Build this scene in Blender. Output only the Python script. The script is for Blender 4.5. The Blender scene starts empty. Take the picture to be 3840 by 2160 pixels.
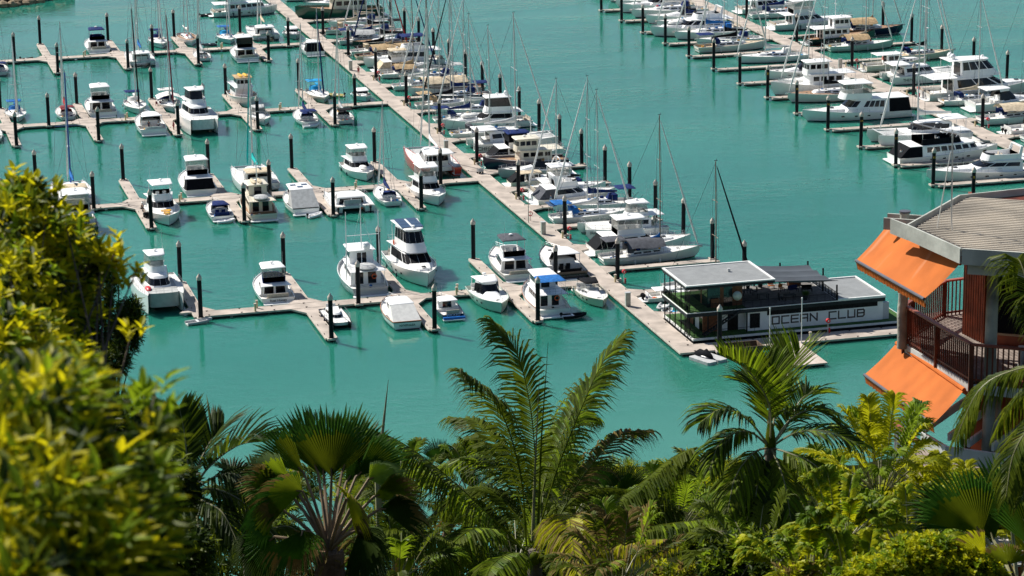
import bpy, math, random
from mathutils import Vector, Matrix, noise
R = math.radians
rnd = random.Random(7)
sc = bpy.context.scene
col = sc.collection

# ------------------------------------------------------------------ mesh helpers
class MB:
    def __init__(s): s.v = []; s.f = []; s.m = []; s.mats = []; s.cm = 0
    def use(s, mat):
        if mat not in s.mats: s.mats.append(mat)
        s.cm = s.mats.index(mat); return s
    def add(s, vs, fs):
        b = len(s.v); s.v += [tuple(p) for p in vs]
        s.f += [tuple(i + b for i in f) for f in fs]; s.m += [s.cm] * len(fs)
    def quad(s, a, b, c, d): s.add([a, b, c, d], [(0, 1, 2, 3)])
    def box(s, x0, x1, y0, y1, z0, z1, ch=0):
        if ch:
            o = [(x0+ch, y0), (x1-ch, y0), (x1, y0+ch), (x1, y1-ch), (x1-ch, y1), (x0+ch, y1), (x0, y1-ch), (x0, y0+ch)]
            s.prism(o, z0, z1); return
        s.add([(x0,y0,z0),(x1,y0,z0),(x1,y1,z0),(x0,y1,z0),(x0,y0,z1),(x1,y0,z1),(x1,y1,z1),(x0,y1,z1)],
              [(0,3,2,1),(4,5,6,7),(0,1,5,4),(1,2,6,5),(2,3,7,6),(3,0,4,7)])
    def prism(s, o, z0, z1):
        n = len(o)
        s.add([(p[0],p[1],z0) for p in o] + [(p[0],p[1],z1) for p in o],
              [tuple(range(n-1,-1,-1)), tuple(range(n,2*n))] + [(i,(i+1)%n,n+(i+1)%n,n+i) for i in range(n)])
    def loft(s, rings, cap0=False, cap1=True, closed=True):
        n = len(rings[0]); vs = [p for r in rings for p in r]; fs = []
        for k in range(len(rings)-1):
            for i in range(n if closed else n-1):
                j = (i+1) % n; fs.append((k*n+i, k*n+j, (k+1)*n+j, (k+1)*n+i))
        if cap0: fs.append(tuple(range(n-1,-1,-1)))
        if cap1: fs.append(tuple(range((len(rings)-1)*n, len(rings)*n)))
        s.add(vs, fs)
    def tube(s, pts, r, n=6, r1=None, cap=True):
        pts = [Vector(p) for p in pts]; r1 = r if r1 is None else r1; rings = []
        m = len(pts)
        for i, p in enumerate(pts):
            d = (pts[min(i+1,m-1)] - pts[max(i-1,0)]).normalized()
            a = d.cross(Vector((0,0,1)) if abs(d.z) < .95 else Vector((1,0,0))).normalized(); b = d.cross(a)
            rr = (r[i] if isinstance(r,(list,tuple)) else r + (r1-r)*i/max(1,m-1))
            rings.append([p + (a*math.cos(2*math.pi*k/n) + b*math.sin(2*math.pi*k/n))*rr for k in range(n)])
        s.loft(rings, cap, cap)
    def ball(s, c, rx, ry=None, rz=None, n=10, m=6):
        ry = rx if ry is None else ry; rz = rx if rz is None else rz; rings = []
        for j in range(1, m):
            t = math.pi*j/m - math.pi/2
            rings.append([(c[0]+rx*math.cos(t)*math.cos(2*math.pi*i/n), c[1]+ry*math.cos(t)*math.sin(2*math.pi*i/n), c[2]+rz*math.sin(t)) for i in range(n)])
        s.loft(rings, True, True)
    def build(s, name, mat, parent=None, smooth=35, loc=None, rot=None):
        me = bpy.data.meshes.new(name); me.from_pydata(s.v, [], s.f)
        if s.mats:
            for m in s.mats: me.materials.append(m)
            me.polygons.foreach_set('material_index', s.m)
        else: me.materials.append(mat)
        if smooth:
            me.polygons.foreach_set('use_smooth', [True]*len(me.polygons))
            me.set_sharp_from_angle(angle=R(smooth))
        me.update()
        o = bpy.data.objects.new(name, me); col.objects.link(o)
        if parent: o.parent = parent
        if loc is not None: o.location = loc
        if rot is not None: o.rotation_euler = rot
        return o

def tag(o, label=None, cat=None, group=None, kind=None):
    if label: o['label'] = label
    if cat: o['category'] = cat
    if group: o['group'] = group
    if kind: o['kind'] = kind
    return o
def empty(name, loc=(0,0,0), rz=0, label=None, cat=None, group=None):
    o = bpy.data.objects.new(name, None); o.empty_display_size = .5; col.objects.link(o)
    o.location = loc; o.rotation_euler = (0,0,rz)
    return tag(o, label, cat, group)
def kids(o): return [c for c in bpy.data.objects if c.parent == o]
def copy_tree(o, loc=None, rz=None, label=None):
    r = o.copy(); col.objects.link(r)
    if loc is not None: r.location = loc
    if rz is not None: r.rotation_euler = (0,0,rz)
    if label: r['label'] = label
    for c in TREE[o.name]:
        d = c.copy(); col.objects.link(d); d.parent = r
        for g in TREE.get(c.name, []):
            e = g.copy(); col.objects.link(e); e.parent = d
    return r
TREE = {}
def remember(root):
    TREE[root.name] = kids(root)
    for c in TREE[root.name]:
        k = kids(c)
        if k: TREE[c.name] = k
    return root

# ------------------------------------------------------------------ materials
MAT = {}
def mat(name, c, rough=.5, var=.12, scale=3., bump=0., metal=0., spec=.5, det=4., bscale=None, trans=0., hue=None, alpha=1.):
    if name in MAT: return MAT[name]
    m = bpy.data.materials.new(name); m.use_nodes = True; nt = m.node_tree; n = nt.nodes; l = nt.links
    b = n['Principled BSDF']; b.inputs['Roughness'].default_value = rough; b.inputs['Metallic'].default_value = metal
    b.inputs['Specular IOR Level'].default_value = .12 if 'canvas' in name or 'rubber' in name else spec
    tc = n.new('ShaderNodeTexCoord'); no = n.new('ShaderNodeTexNoise'); no.inputs['Scale'].default_value = scale; no.inputs['Detail'].default_value = det
    l.new(tc.outputs['Object'], no.inputs['Vector'])
    r = n.new('ShaderNodeMix'); r.data_type = 'RGBA'
    c2 = hue if hue else tuple(max(0, x*(1-2*var)) for x in c)
    r.inputs['A'].default_value = (*[min(1, x*(1+var)) for x in c], 1) if not hue else (*c, 1)
    r.inputs['B'].default_value = (*c2, 1)
    mr = n.new('ShaderNodeMapRange'); mr.inputs['From Min'].default_value = .35; mr.inputs['From Max'].default_value = .65
    l.new(no.outputs['Fac'], mr.inputs['Value']); l.new(mr.outputs['Result'], r.inputs['Factor'])
    l.new(r.outputs['Result'], b.inputs['Base Color'])
    if bump:
        nb = n.new('ShaderNodeTexNoise'); nb.inputs['Scale'].default_value = bscale or scale*6; nb.inputs['Detail'].default_value = 3
        l.new(tc.outputs['Object'], nb.inputs['Vector'])
        bu = n.new('ShaderNodeBump'); bu.inputs['Strength'].default_value = bump; bu.inputs['Distance'].default_value = .05
        l.new(nb.outputs['Fac'], bu.inputs['Height']); l.new(bu.outputs['Normal'], b.inputs['Normal'])
    if alpha < 1: b.inputs['Alpha'].default_value = alpha
    if trans:
        out = n['Material Output']; t = n.new('ShaderNodeBsdfTranslucent'); mx = n.new('ShaderNodeMixShader'); mx.inputs['Fac'].default_value = trans
        hs = n.new('ShaderNodeMix'); hs.data_type = 'RGBA'; hs.inputs['Factor'].default_value = .5
        l.new(r.outputs['Result'], hs.inputs['A']); hs.inputs['B'].default_value = (*[min(1, x*1.6) for x in c], 1)
        l.new(hs.outputs['Result'], t.inputs['Color']); l.new(b.outputs['BSDF'], mx.inputs[1]); l.new(t.outputs['BSDF'], mx.inputs[2]); l.new(mx.outputs['Shader'], out.inputs['Surface'])
    MAT[name] = m; return m

def hull_mat(name, c, stripe=(.02,.03,.08), foul=(.05,.02,.02), band=None):
    if name in MAT: return MAT[name]
    m = bpy.data.materials.new(name); m.use_nodes = True; nt = m.node_tree; n = nt.nodes; l = nt.links; b = n['Principled BSDF']
    b.inputs['Roughness'].default_value = .22; b.inputs['Coat Weight'].default_value = .3
    tc = n.new('ShaderNodeTexCoord'); sp = n.new('ShaderNodeSeparateXYZ'); l.new(tc.outputs['Object'], sp.inputs['Vector'])
    mr = n.new('ShaderNodeMapRange'); mr.inputs['From Min'].default_value = -.5; mr.inputs['From Max'].default_value = 2.; l.new(sp.outputs['Z'], mr.inputs['Value'])
    cr = n.new('ShaderNodeValToRGB'); cr.color_ramp.interpolation = 'CONSTANT'; l.new(mr.outputs['Result'], cr.inputs['Fac'])
    el = cr.color_ramp.elements; pos = lambda z: (z+.5)/2.5
    el[0].position = 0; el[0].color = (*foul, 1); el[1].position = pos(.06); el[1].color = (*stripe, 1)
    e = el.new(pos(.15)); e.color = (*c, 1)
    if band:
        e = el.new(pos(band[1])); e.color = (*band[0], 1); e = el.new(pos(band[2])); e.color = (*c, 1)
    no = n.new('ShaderNodeTexNoise'); no.inputs['Scale'].default_value = .8; no.inputs['Detail'].default_value = 5; l.new(tc.outputs['Object'], no.inputs['Vector'])
    mx = n.new('ShaderNodeMix'); mx.data_type = 'RGBA'; mx.blend_type = 'MULTIPLY'; mx.inputs['B'].default_value = (.9,.89,.85,1)
    l.new(no.outputs['Fac'], mx.inputs['Factor']); l.new(cr.outputs['Color'], mx.inputs['A']); l.new(mx.outputs['Result'], b.inputs['Base Color'])
    MAT[name] = m; return m

WHITE = mat('gelcoat_white', (.87,.87,.86), .3, .03, .7)
WARM = mat('gelcoat_cream', (.74,.68,.55), .35, .05, .7)
NONSKID = mat('deck_offwhite', (.74,.73,.70), .7, .06, 2)
TEAK = mat('teak_deck', (.34,.20,.11), .7, .2, 2)
GLASS = mat('dark_glass', (.006,.007,.010), .08, .3, .4, spec=.4)
VINYL = mat('clear_vinyl', (.40,.40,.37), .12, .2, 1, alpha=.42)
BLACKC = mat('black_canvas', (.006,.007,.010), .85, .2, 2, .2)
NAVYC = mat('navy_canvas', (.012,.028,.12), .85, .2, 2, .2)
BLUEC = mat('blue_canvas', (.02,.14,.42), .8, .15, 2, .2)
CYANC = mat('bright_blue_canvas', (.02,.30,.60), .8, .15, 2, .2)
TANC = mat('tan_canvas', (.46,.33,.19), .85, .15, 2, .2)
SANDC = mat('sand_canvas', (.60,.50,.36), .85, .12, 2, .2)
GREYC = mat('grey_canvas', (.09,.095,.11), .85, .12, 2, .2)
LGREYC = mat('pale_grey_canvas', (.45,.46,.46), .85, .08, 2, .2)
WHITEC = mat('white_canvas', (.74,.73,.70), .85, .05, 2, .2)
REDC = mat('red_canvas', (.42,.03,.04), .85, .15, 2, .2)
MAROON = mat('maroon_canvas', (.20,.04,.05), .85, .15, 2, .2)
TEALC = mat('turquoise_canvas', (.01,.42,.40), .8, .1, 2, .2)
YELLOW = mat('yellow_plastic', (.80,.42,.02), .5, .1, 2)
ORANGE = mat('orange_ring', (.70,.12,.03), .6, .1, 2)
RED = mat('red_paint', (.60,.02,.03), .4, .1, 2)
STEEL = mat('stainless', (.55,.56,.58), .25, .1, 4, metal=.9)
ALU = mat('mast_aluminium', (.62,.62,.61), .35, .05, 2, metal=.3)
WOODM = mat('varnished_spar', (.30,.22,.16), .5, .15, 4)
WIRE = mat('rigging_wire', (.10,.11,.12), .4, .1, 4, metal=.4)
BLK = mat('black_rubber', (.012,.012,.014), .6, .3, 4)
SOLAR = mat('solar_panel', (.02,.045,.11), .15, .2, 6)
WOODTRIM = mat('brown_trim', (.34,.11,.03), .4, .15, 3)
SEAT = mat('seat_cushion', (.50,.44,.36), .8, .1, 4)
NAVYP = mat('navy_paint', (.012,.02,.06), .3, .1, 2)
LBLUE = mat('pale_blue_paint', (.35,.62,.66), .4, .06, 1)
HULLS = dict(white=hull_mat('hull_white', (.86,.86,.85)), whitered=hull_mat('hull_white_red', (.86,.86,.85), (.35,.03,.03)),
  whiteblue=hull_mat('hull_white_blue_line', (.86,.86,.85), (.02,.05,.25), band=((.02,.05,.25),.72,.80)),
  cream=hull_mat('hull_cream', (.70,.65,.54), (.1,.05,.03)), navy=hull_mat('hull_navy', (.010,.016,.05), (.6,.6,.6)), black=hull_mat('hull_black', (.012,.012,.015), (.5,.1,.05)),
  red=hull_mat('hull_red', (.55,.05,.03), (.6,.6,.6)), green=hull_mat('hull_green', (.01,.09,.06), (.3,.05,.03)), grey=hull_mat('hull_grey', (.42,.44,.46), (.05,.05,.06)),
  paleblue=hull_mat('hull_pale_blue', (.45,.64,.66), (.02,.1,.2)), palegreen=hull_mat('hull_pale_green', (.50,.62,.55), (.03,.1,.06)), taupe=hull_mat('hull_taupe', (.40,.37,.32), (.03,.03,.03)),
  mastgrey=hull_mat('hull_oyster', (.74,.73,.70), (.03,.03,.03)))

# ------------------------------------------------------------------ lettering
def text_mesh(txt, size, name, m, parent, loc, rot, depth=.01, sx=1.):
    cu = bpy.data.curves.new(name, 'FONT'); cu.body = txt; cu.size = size; cu.extrude = depth; cu.align_x = 'CENTER'; cu.align_y = 'CENTER'
    o = bpy.data.objects.new('tmp', cu); col.objects.link(o); bpy.context.view_layer.update()
    me = bpy.data.meshes.new_from_object(o.evaluated_get(bpy.context.evaluated_depsgraph_get())); bpy.data.objects.remove(o)
    for v in me.vertices: v.co.x *= sx
    me.materials.clear(); me.materials.append(m); me.name = name
    r = bpy.data.objects.new(name, me); col.objects.link(r); r.parent = parent; r.location = loc; r.rotation_euler = rot
    return r
# ------------------------------------------------------------------ boats (x forward from the transom, z = 0 waterline)
def hb(u, B, kind):                                                 # half breadth at the sheer
    if kind == 'sail':
        if u < .42: return B/2*(.70 + .30*math.sin(u/.42*math.pi/2))
        return B/2*max(0, 1-((u-.42)/.58)**2.1)
    if kind == 'launch':
        if u < .4: return B/2*(.84+.16*math.sin(u/.4*math.pi/2))
        return B/2*max(0, 1-((u-.4)/.6)**2.4)
    if u < .35: return B/2*(.93 + .07*math.sin(u/.35*math.pi/2))
    return B/2*max(0, 1-((u-.35)/.65)**2.7)
def sheer(u, fs, fb): return fs + (fb-fs)*u**1.7
def make_hull(L, B, fs, fb, kind, cock=.24, bul=.12, floor=.5, ox=0., oy=0., tr=.0, parent=None, m=None, dm=None, nameh='hull'):
    """hull shell with gunwale and a deck; returns deck height function"""
    h = MB(); n = 14; us = [i/n for i in range(n+1)]
    wl = lambda u: hb(min(1, u/.94), B, kind)*(.86 if kind != 'sail' else .78)
    rings = []
    for u in us:
        b = max(hb(u, B, kind), .03); z = sheer(u, fs, fb); w = max(wl(u), .01) if u < .97 else .01; rx = tr*(1-u)**8
        xk = u*L*(.97 if u > .8 else 1.)
        x = L*u + ox
        kx = ox + L*min(u, .93 + (u-.93)*.3)
        gw = min(.10, b*.5)
        rings.append([(kx, oy, -.45), (kx+rx, oy-w*.8, -.25), (kx+rx*.8, oy-w, .03), (x+rx*.4, oy-(w*.35+b*.65), z*.5), (x, oy-b, z), (x+(0 if u < 1 else -.1), oy-b+gw, z+.01), (x, oy-b+gw, z-bul),
                      (x, oy+b-gw, z-bul), (x, oy+b-gw, z+.01), (x, oy+b, z), (x+rx*.4, oy+(w*.35+b*.65), z*.5), (kx+rx*.8, oy+w, .03), (kx+rx, oy+w*.8, -.25)])
    k = len(rings[0]); vs = [p for r in rings for p in r]; fs_ = []
    for i in range(n):
        for j in range(k):
            if j == 6: continue
            a, c = j, (j+1) % k; fs_.append((i*k+a, (i+1)*k+a, (i+1)*k+c, i*k+c))
    fs_.append(tuple(reversed([0,1,2,3,4,9,10,11,12])) ); fs_.append((4,5,6,7,8,9))
    h.add(vs, fs_)
    h.build(nameh, m, parent, 40)
    d = MB(); pu = None
    zs = lambda u: (floor if u < cock else sheer(u, fs, fb)-bul+.005)
    prev = None; L_ = []
    for u in us: L_.append((u, zs(u)))
    L2 = []
    for i, (u, z) in enumerate(L_):
        if i and L_[i-1][0] < cock <= u: L2.append((cock-.0001, floor)); L2.append((cock, sheer(cock, fs, fb)-bul+.005))
        if u != cock: L2.append((u, z))
    pts = []
    for u, z in L2:
        b = max(hb(u, B, kind)-.09, .01); pts.append([(ox+L*u, oy-b, z), (ox+L*u, oy, z+(.06 if u >= cock else .02)*min(1, b)), (ox+L*u, oy+b, z)])
    d.loft(pts, False, False, closed=False)
    if cock > 0:                                                     # cockpit sides
        for sg in (-1, 1):
            q = [(ox+L*u, oy+sg*(hb(u, B, kind)-.09), sheer(u, fs, fb)-bul+.01) for u in us if u <= cock+.03]
            for a, b_ in zip(q, q[1:]): d.quad(a, b_, (b_[0], b_[1], floor), (a[0], a[1], floor))
    d.build('deck', dm or NONSKID, parent, 30)
    return lambda x: sheer(min(1, max(0, (x-ox)/L)), fs, fb)-bul+.005
def outline(x0, x1, w0, w1, nose, z=0., k=6, z1=None):
    z1 = z if z1 is None else z1; p = [(x0, w0/2, z)]
    for i in range(k+1):
        a = math.pi/2 - math.pi*i/k; c = math.cos(a); s = math.sin(a)
        e = .75
        p.append((x1-nose+nose*abs(c)**e, w1/2*math.copysign(abs(s)**e, s), z1))
    p.append((x0, -w0/2, z)); return p
def lp(a, b, t): return tuple(a[i]+(b[i]-a[i])*t for i in range(3))
def panel(mb, r0, r1, i, j, u0, u1, v0, v1, off=.02, sl=0.):
    q = []
    for u, v in ((u0, v0), (u1, v0), (u1-sl, v1), (u0+sl, v1)):
        q.append(Vector(lp(lp(r0[i], r0[j], u), lp(r1[i], r1[j], u), v)))
    nn = (q[1]-q[0]).cross(q[3]-q[0]).normalized()
    c = Vector(lp(r0[i], r0[j], .5)); cen = sum((Vector(p) for p in r0), Vector())/len(r0)
    if nn.dot(c-cen) < 0: nn = -nn; q.reverse()
    f = [p + nn*off for p in q]; b = [p - nn*.01 for p in q]
    mb.add(f+b, [(0,1,2,3),(0,4,5,1),(1,5,6,2),(2,6,7,3),(3,7,4,0)])
def glaze(parent, r0, r1, v0=.45, v1=.88, side=(), front=0, aft=(), m=None, name='window', sl=.0, fname='windscreen'):
    K = len(r0)-3; m = m or GLASS
    for i, j, flip in ((0, 1, 0), (K+1, K+2, 1)):
        if side:
            for a, b in side:
                mb = MB()
                if flip: a, b = 1-b, 1-a
                nu = max(1, math.ceil((b-a)/.1))
                for q in range(nu):
                    for w_ in range(2): panel(mb, r0, r1, i, j, a+(b-a)*q/nu, a+(b-a)*(q+1)/nu, v0+(v1-v0)*w_/2, v0+(v1-v0)*(w_+1)/2, off=.03)
                mb.build(name, m, parent, 0)
    if front:
        mb = MB()
        g = .02
        for q in range(1, K+1):
            panel(mb, r0, r1, q, q+1, g if q > 1 or not front > 1 else 0, 1-g, v0, v1)
        mb.build(fname, m, parent, 0)
    for a, b in aft:
        mb = MB(); panel(mb, r0, r1, len(r0)-1, 0, a, b, .04, .84); mb.build('cabin_door', m, parent, 0)
def shell(parent, name, r0, r1, m, cap=True, crown=.06):
    def dens(r): return [lp(r[0], r[1], q/8) for q in range(8)] + r[1:-2] + [lp(r[-2], r[-1], q/8) for q in range(9)]
    r0, r1 = dens(r0), dens(r1)
    mb = MB(); c = [(min(p[i] for p in r1)+max(p[i] for p in r1))/2 for i in range(3)]
    rings = [[lp(a, b, v/4) for a, b in zip(r0, r1)] for v in range(5)]
    if cap:
        rings.append([(c[0]+(p[0]-c[0])*.93, c[1]+(p[1]-c[1])*.93, p[2]+crown*.7) for p in r1])
        rings.append([(c[0]+(p[0]-c[0])*.6, c[1]+(p[1]-c[1])*.6, p[2]+crown) for p in r1])
    mb.loft(rings, False, cap); return mb.build(name, m, parent, 32)
def slab(parent, name, x0, x1, w0, w1, nose, z, th=.1, m=None, crown=.1, z1=None):
    o = outline(x0, x1, w0, w1, nose, z, z1=z1); cx = (x0+x1)/2; mb = MB()
    sc_ = lambda s, dz: [(cx+(p[0]-cx)*s, p[1]*s, p[2]+dz) for p in o]
    mb.loft([sc_(.985, 0), sc_(1, th*.4), sc_(.985, th*.9), sc_(.9, th+crown*.5), sc_(.5, th+crown)], True, True)
    return mb.build(name, m or WHITE, parent, 45)
def posts(parent, pts, z0, z1, r=.03, m=None, name='roof_post'):
    for a, b in pts:
        mb = MB(); mb.tube([(a[0], a[1], z0), (b[0], b[1], z1)], r, 5); mb.build(name, m or WHITE, parent)
def rail(parent, pts, h=.6, step=1.2, name='guard_rail', m=None, r=.018, mid=True):
    mb = MB(); top = [(p[0], p[1], p[2]+h) for p in pts]; mb.tube(top, r, 4)
    if mid: mb.tube([(p[0], p[1], p[2]+h*.5) for p in pts], r*.6, 4)
    acc = 0; last = None
    for a, b in zip(pts, pts[1:]):
        d = (Vector(b)-Vector(a)).length; t = 0 if last is None else step-acc
        while t <= d:
            p = lp(a, b, t/d); mb.tube([p, (p[0], p[1], p[2]+h)], r, 4); t += step; last = 1
        acc = d-(t-step)
    return mb.build(name, m or STEEL, parent)
def bow_rail(parent, L, B, fs, fb, kind, u0=.45, ox=0, oy=0, h=.6):
    us = [u0+(1-u0)*i/8 for i in range(9)]
    P = [(ox+L*u*.99, oy+(max(hb(u, B, kind)-.1, .05)), sheer(u, fs, fb)) for u in us]
    rail(parent, P + [(p[0], 2*oy-p[1], p[2]) for p in reversed(P)], h)
def fender(parent, x, y, z=.45, m=None):
    mb = MB(); mb.ball((x, y, z), .13, .13, .36, 8, 6); mb.tube([(x, y, z+.3), (x, y*.97, z+.9)], .015, 4); mb.build('fender', m or NAVYP, parent)
def whip(parent, x, y, z, h=3.): mb = MB(); mb.tube([(x, y, z), (x-.25, y, z+h)], .018, 4, .008); mb.build('antenna', WHITE, parent)
def radar(parent, x, z, r=.3): mb = MB(); mb.tube([(x, 0, z), (x, 0, z+.2)], .07, 6); mb.ball((x, 0, z+.3), r, r, .14, 12, 6); mb.build('radar_dome', WHITE, parent)
def satdome(parent, x, y, z, r=.3): mb = MB(); mb.tube([(x, y, z), (x, y, z+.15)], r*.7, 8); mb.ball((x, y, z+r), r, r, r*1.1, 12, 8); mb.build('satellite_dome', WHITE, parent)
def ring(parent, x, y, z, ax='x', m=None):
    mb = MB(); P = []
    for i in range(13):
        a = 2*math.pi*i/12; P.append((x, y+.32*math.cos(a), z+.32*math.sin(a)) if ax == 'x' else (x+.32*math.cos(a), y, z+.32*math.sin(a)))
    mb.tube(P, .07, 6); mb.build('life_ring', m or ORANGE, parent)
def seat(parent, x, y, z, w=.55, m=None, face=1):
    mb = MB(); mb.box(x-.25, x+.25, y-w/2, y+w/2, z, z+.45); mb.box(x-.27*face-.05, x-.27*face+.05, y-w/2, y+w/2, z+.45, z+.95); mb.build('seat', m or SEAT, parent)
GR = random.Random(99)
def clutter(t, L, B, z, n=3, x0=.03, x1=.2):
    for i in range(n):
        m = GR.choice([RED, NAVYC, BLUEC, WHITEC, SANDC, BLK, ORANGE, LGREYC, YELLOW, CYANC]); x = L*GR.uniform(x0, x1); y = B*GR.uniform(-.32, .32); s = GR.uniform(.14, .32); mb = MB()
        if GR.random() < .5: mb.box(x-s, x+s, y-s*.7, y+s*.7, z, z+s*1.3, s*.2)
        else: mb.ball((x, y, z+s*.6), s*1.2, s*.8, s*.6, 8, 5)
        mb.build('deck_gear', m, t, 30)
def transom_gear(t, L, B, o):
    if o.get('gearz', 0) is not None: clutter(t, L, B, .55*L/12, 3)
    sw = o.get('swim', .9)
    if sw:
        mb = MB(); mb.box(-sw, .02, -B*.42, B*.42, .18, .32, .12); mb.build('swim_platform', o.get('swimmat', WHITE), t)
    if o.get('outboard'):
        for yy in o['outboard']:
            mb = MB(); mb.ball((-.35, yy, .95), .32, .2, .3, 8, 6); mb.tube([(-.35, yy, .8), (-.42, yy, -.3)], .11, 6); mb.build('outboard_motor', BLK, t)
    if o.get('name'):
        nm, size, mm = o['name']; text_mesh(nm, size, 'name_lettering', mm, t, (-.015, 0, o.get('namez', .62)), (R(90), 0, R(-90)), .01)
    if o.get('sidename'):
        nm, size, mm, xx, zz = o['sidename']
        text_mesh(nm, size, 'name_lettering', mm, t, (xx, -o['syside'](xx), zz), (R(90), 0, 0), .012)

BW = 1.12
def mk(name, x, y, h, label, cat='motor boat', group='motor yachts in the marina berths'):
    return empty(name, (x, y, 0), R(h), label, cat, group)

def flybridge(x, y, h, L, B, label, **o):
    B *= BW
    t = mk('flybridge_cruiser', x, y, h, label); k = o.get('k', L/13.)*1.10
    fs, fb = .95*k, o.get('fb', 1.55)*k; hm = HULLS[o.get('hull', 'white')]
    dk = make_hull(L, B, fs, fb, 'power', .22, .14, .55*k, parent=t, m=hm, dm=o.get('dm'), tr=.1)
    W = B*.80; x0, x1 = .22*L, o.get('cx', .66)*L; zc = dk(x0)-.02; H = o.get('ch', 1.35)*k; rk = o.get('rake', 1.7)*k
    if o.get('slab'): W = B*.9
    r0 = outline(x0, x1, W, W*.86, 1.3*k, zc, z1=dk(x1-1)-.05); r1 = outline(x0-.02, x1-rk, W*.90, W*.72, 1.0*k, zc+H)
    shell(t, 'cabin', r0, r1, o.get('cm', WHITE))
    n = o.get('panes', 3); g = .03
    a0, a1 = o.get('wspan', (.08, .97)); side = [(a0+(a1-a0)*i/n+g/2, a0+(a1-a0)*(i+1)/n-g/2) for i in range(n)]
    gm = o.get('gm', GLASS)
    glaze(t, r0, r1, o.get('v0', .40), o.get('v1', .88), side, 2, [(.12, .46), (.54, .88)], gm, sl=.0)
    # foredeck trunk
    f0 = outline(x1-1.6*k, min(.9*L, x1+2.2*k), W*.72, W*.5, .9*k, dk(x1)-.02); f1 = [(p[0]-.2, p[1]*.9, p[2]+.32*k) for p in f0]
    shell(t, 'foredeck_trunk', f0, f1, WHITE)
    mb = MB(); mb.box(x1+.6*k, x1+1.1*k, -.28, .28, dk(x1)+.3*k, dk(x1)+.42*k+.06, .05); mb.build('deck_hatch', GLASS, t, 0)
    zf = zc+H
    # boat deck over cockpit
    ax = o.get('aft', .10)*L
    slab(t, 'boat_deck', ax, x1-rk-.1, B*.86, W*.78, .9*k, zf, .10, WHITE, .02)
    if o.get('cover'):                                               # canvas closing the cockpit
        c0 = outline(.12, x0+.02, B*.84, B*.84, .05, fs); c1 = outline(ax+.15, x0+.02, B*.74, B*.74, .05, zf+.02)
        mb = MB(); mb.loft([c0, c1], False, False); mb.build('cockpit_cover', o['cover'], t, 30)
    else:
        posts(t, [((ax+.2, s*B*.40), (ax+.3, s*B*.38)) for s in (-1, 1)], fs-.05, zf, .035, STEEL)
        seat(t, .55, 0, .55*k, B*.6, o.get('seatm', SEAT), 1)
    if L >= 15:
        for s in (-1, 1):
            for q in (.30, .42, .54, .66): mb = MB(); yy = s*(hb(q, B, 'power')*.95); mb.box(L*q-.3, L*q+.3, yy-.06, yy+.06, fs*.62, fs*.62+.22, .05); mb.build('porthole', GLASS, t, 0)
    # flybridge
    fx0, fx1 = o.get('fx', (.24, .50)); fx0 *= L; fx1 *= L; zt = zf+.12; FH = .72*k; FW = W*.80
    if o.get('upper'):
        TH = 1.85*k; ur = o['upper']*k; u0 = outline(fx0, fx1+ur, FW*1.04, FW*.84, 1.2*k, zt-.05); u1 = outline(fx0, fx1-.2*k, FW*.9, FW*.62, .9*k, zt+TH)
        shell(t, 'wheelhouse', u0, u1, WHITE); glaze(t, u0, u1, .42, .9, [(.04, .3), (.34, .62), (.66, .96)], 1, [(.2, .8)])
        px0, px1 = o.get('topx', (fx0-1.6*k, fx1+.1*k)); slab(t, 'hardtop', px0, px1, FW*1.02, FW*.78, .8*k, zt+TH, .1, WHITE, .12, z1=zt+TH)
        posts(t, [((px0+.3, s*FW*.46), (px0+.3, s*FW*.46)) for s in (-1, 1)], zt, zt+TH, .03, WHITE); rail(t, [(ax+.1, -B*.40, zt), (ax+.1, B*.40, zt)], .8, .8); rail(t, [(ax+.1, -B*.40, zt), (fx0, -B*.40, zt)], .8, .8); rail(t, [(ax+.1, B*.40, zt), (fx0, B*.40, zt)], .8, .8)
        for i in range(o.get('solar', 0)):
            for s in (-1, 1): mb = MB(); xx = px0+.3+i*(px1-px0-1.2)/o['solar']; mb.box(xx, xx+(px1-px0-1.2)/o['solar']-.1, s*FW*.22-FW*.18, s*FW*.22+FW*.18, zt+TH+.21, zt+TH+.26); mb.build('solar_panel', SOLAR, t, 0)
        radar(t, px1-.9, zt+TH+.15); whip(t, fx0, FW*.35, zt+TH+.1)
        if o.get('dome'): satdome(t, px0+1.4, .7, zt+TH+.15, .32*k); satdome(t, px0+1.4, -.7, zt+TH+.15, .32*k)
        if o.get('ring'): ring(t, fx0+.4, -FW*.53-.1, zt+.35, 'y')
        bow_rail(t, L, B, fs, fb, 'power', .42)
        for u in (.3, .6): fender(t, L*u, -hb(u, B, 'power')-.12, .55, NAVYP)
        transom_gear(t, L, B, o); return t
    b0 = outline(fx0, fx1+.45*k, FW, FW*.8, 1.0*k, zt-.04); b1 = outline(fx0, fx1+.1*k, FW*1.02, FW*.82, .8*k, zt+FH)
    mb = MB(); cc = lambda r, s: [(fx0+(p[0]-fx0)*s, p[1]*s, p[2]) for p in r]
    mb.loft([b0, b1, cc(b1, .93), [(p[0], p[1], zt+.05) for p in cc(b1, .90)]], False, True); mb.build('flybridge_coaming', o.get('fbm', WHITE), t, 40)
    seat(t, fx0+(fx1-fx0)*.55, .45*k, zt+.05, .55, o.get('fseat', WHITEC)); seat(t, fx0+(fx1-fx0)*.55, -.45*k, zt+.05, .55, o.get('fseat', WHITEC))
    TH = 1.95*k; top = o.get('top', 'hard')
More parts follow.
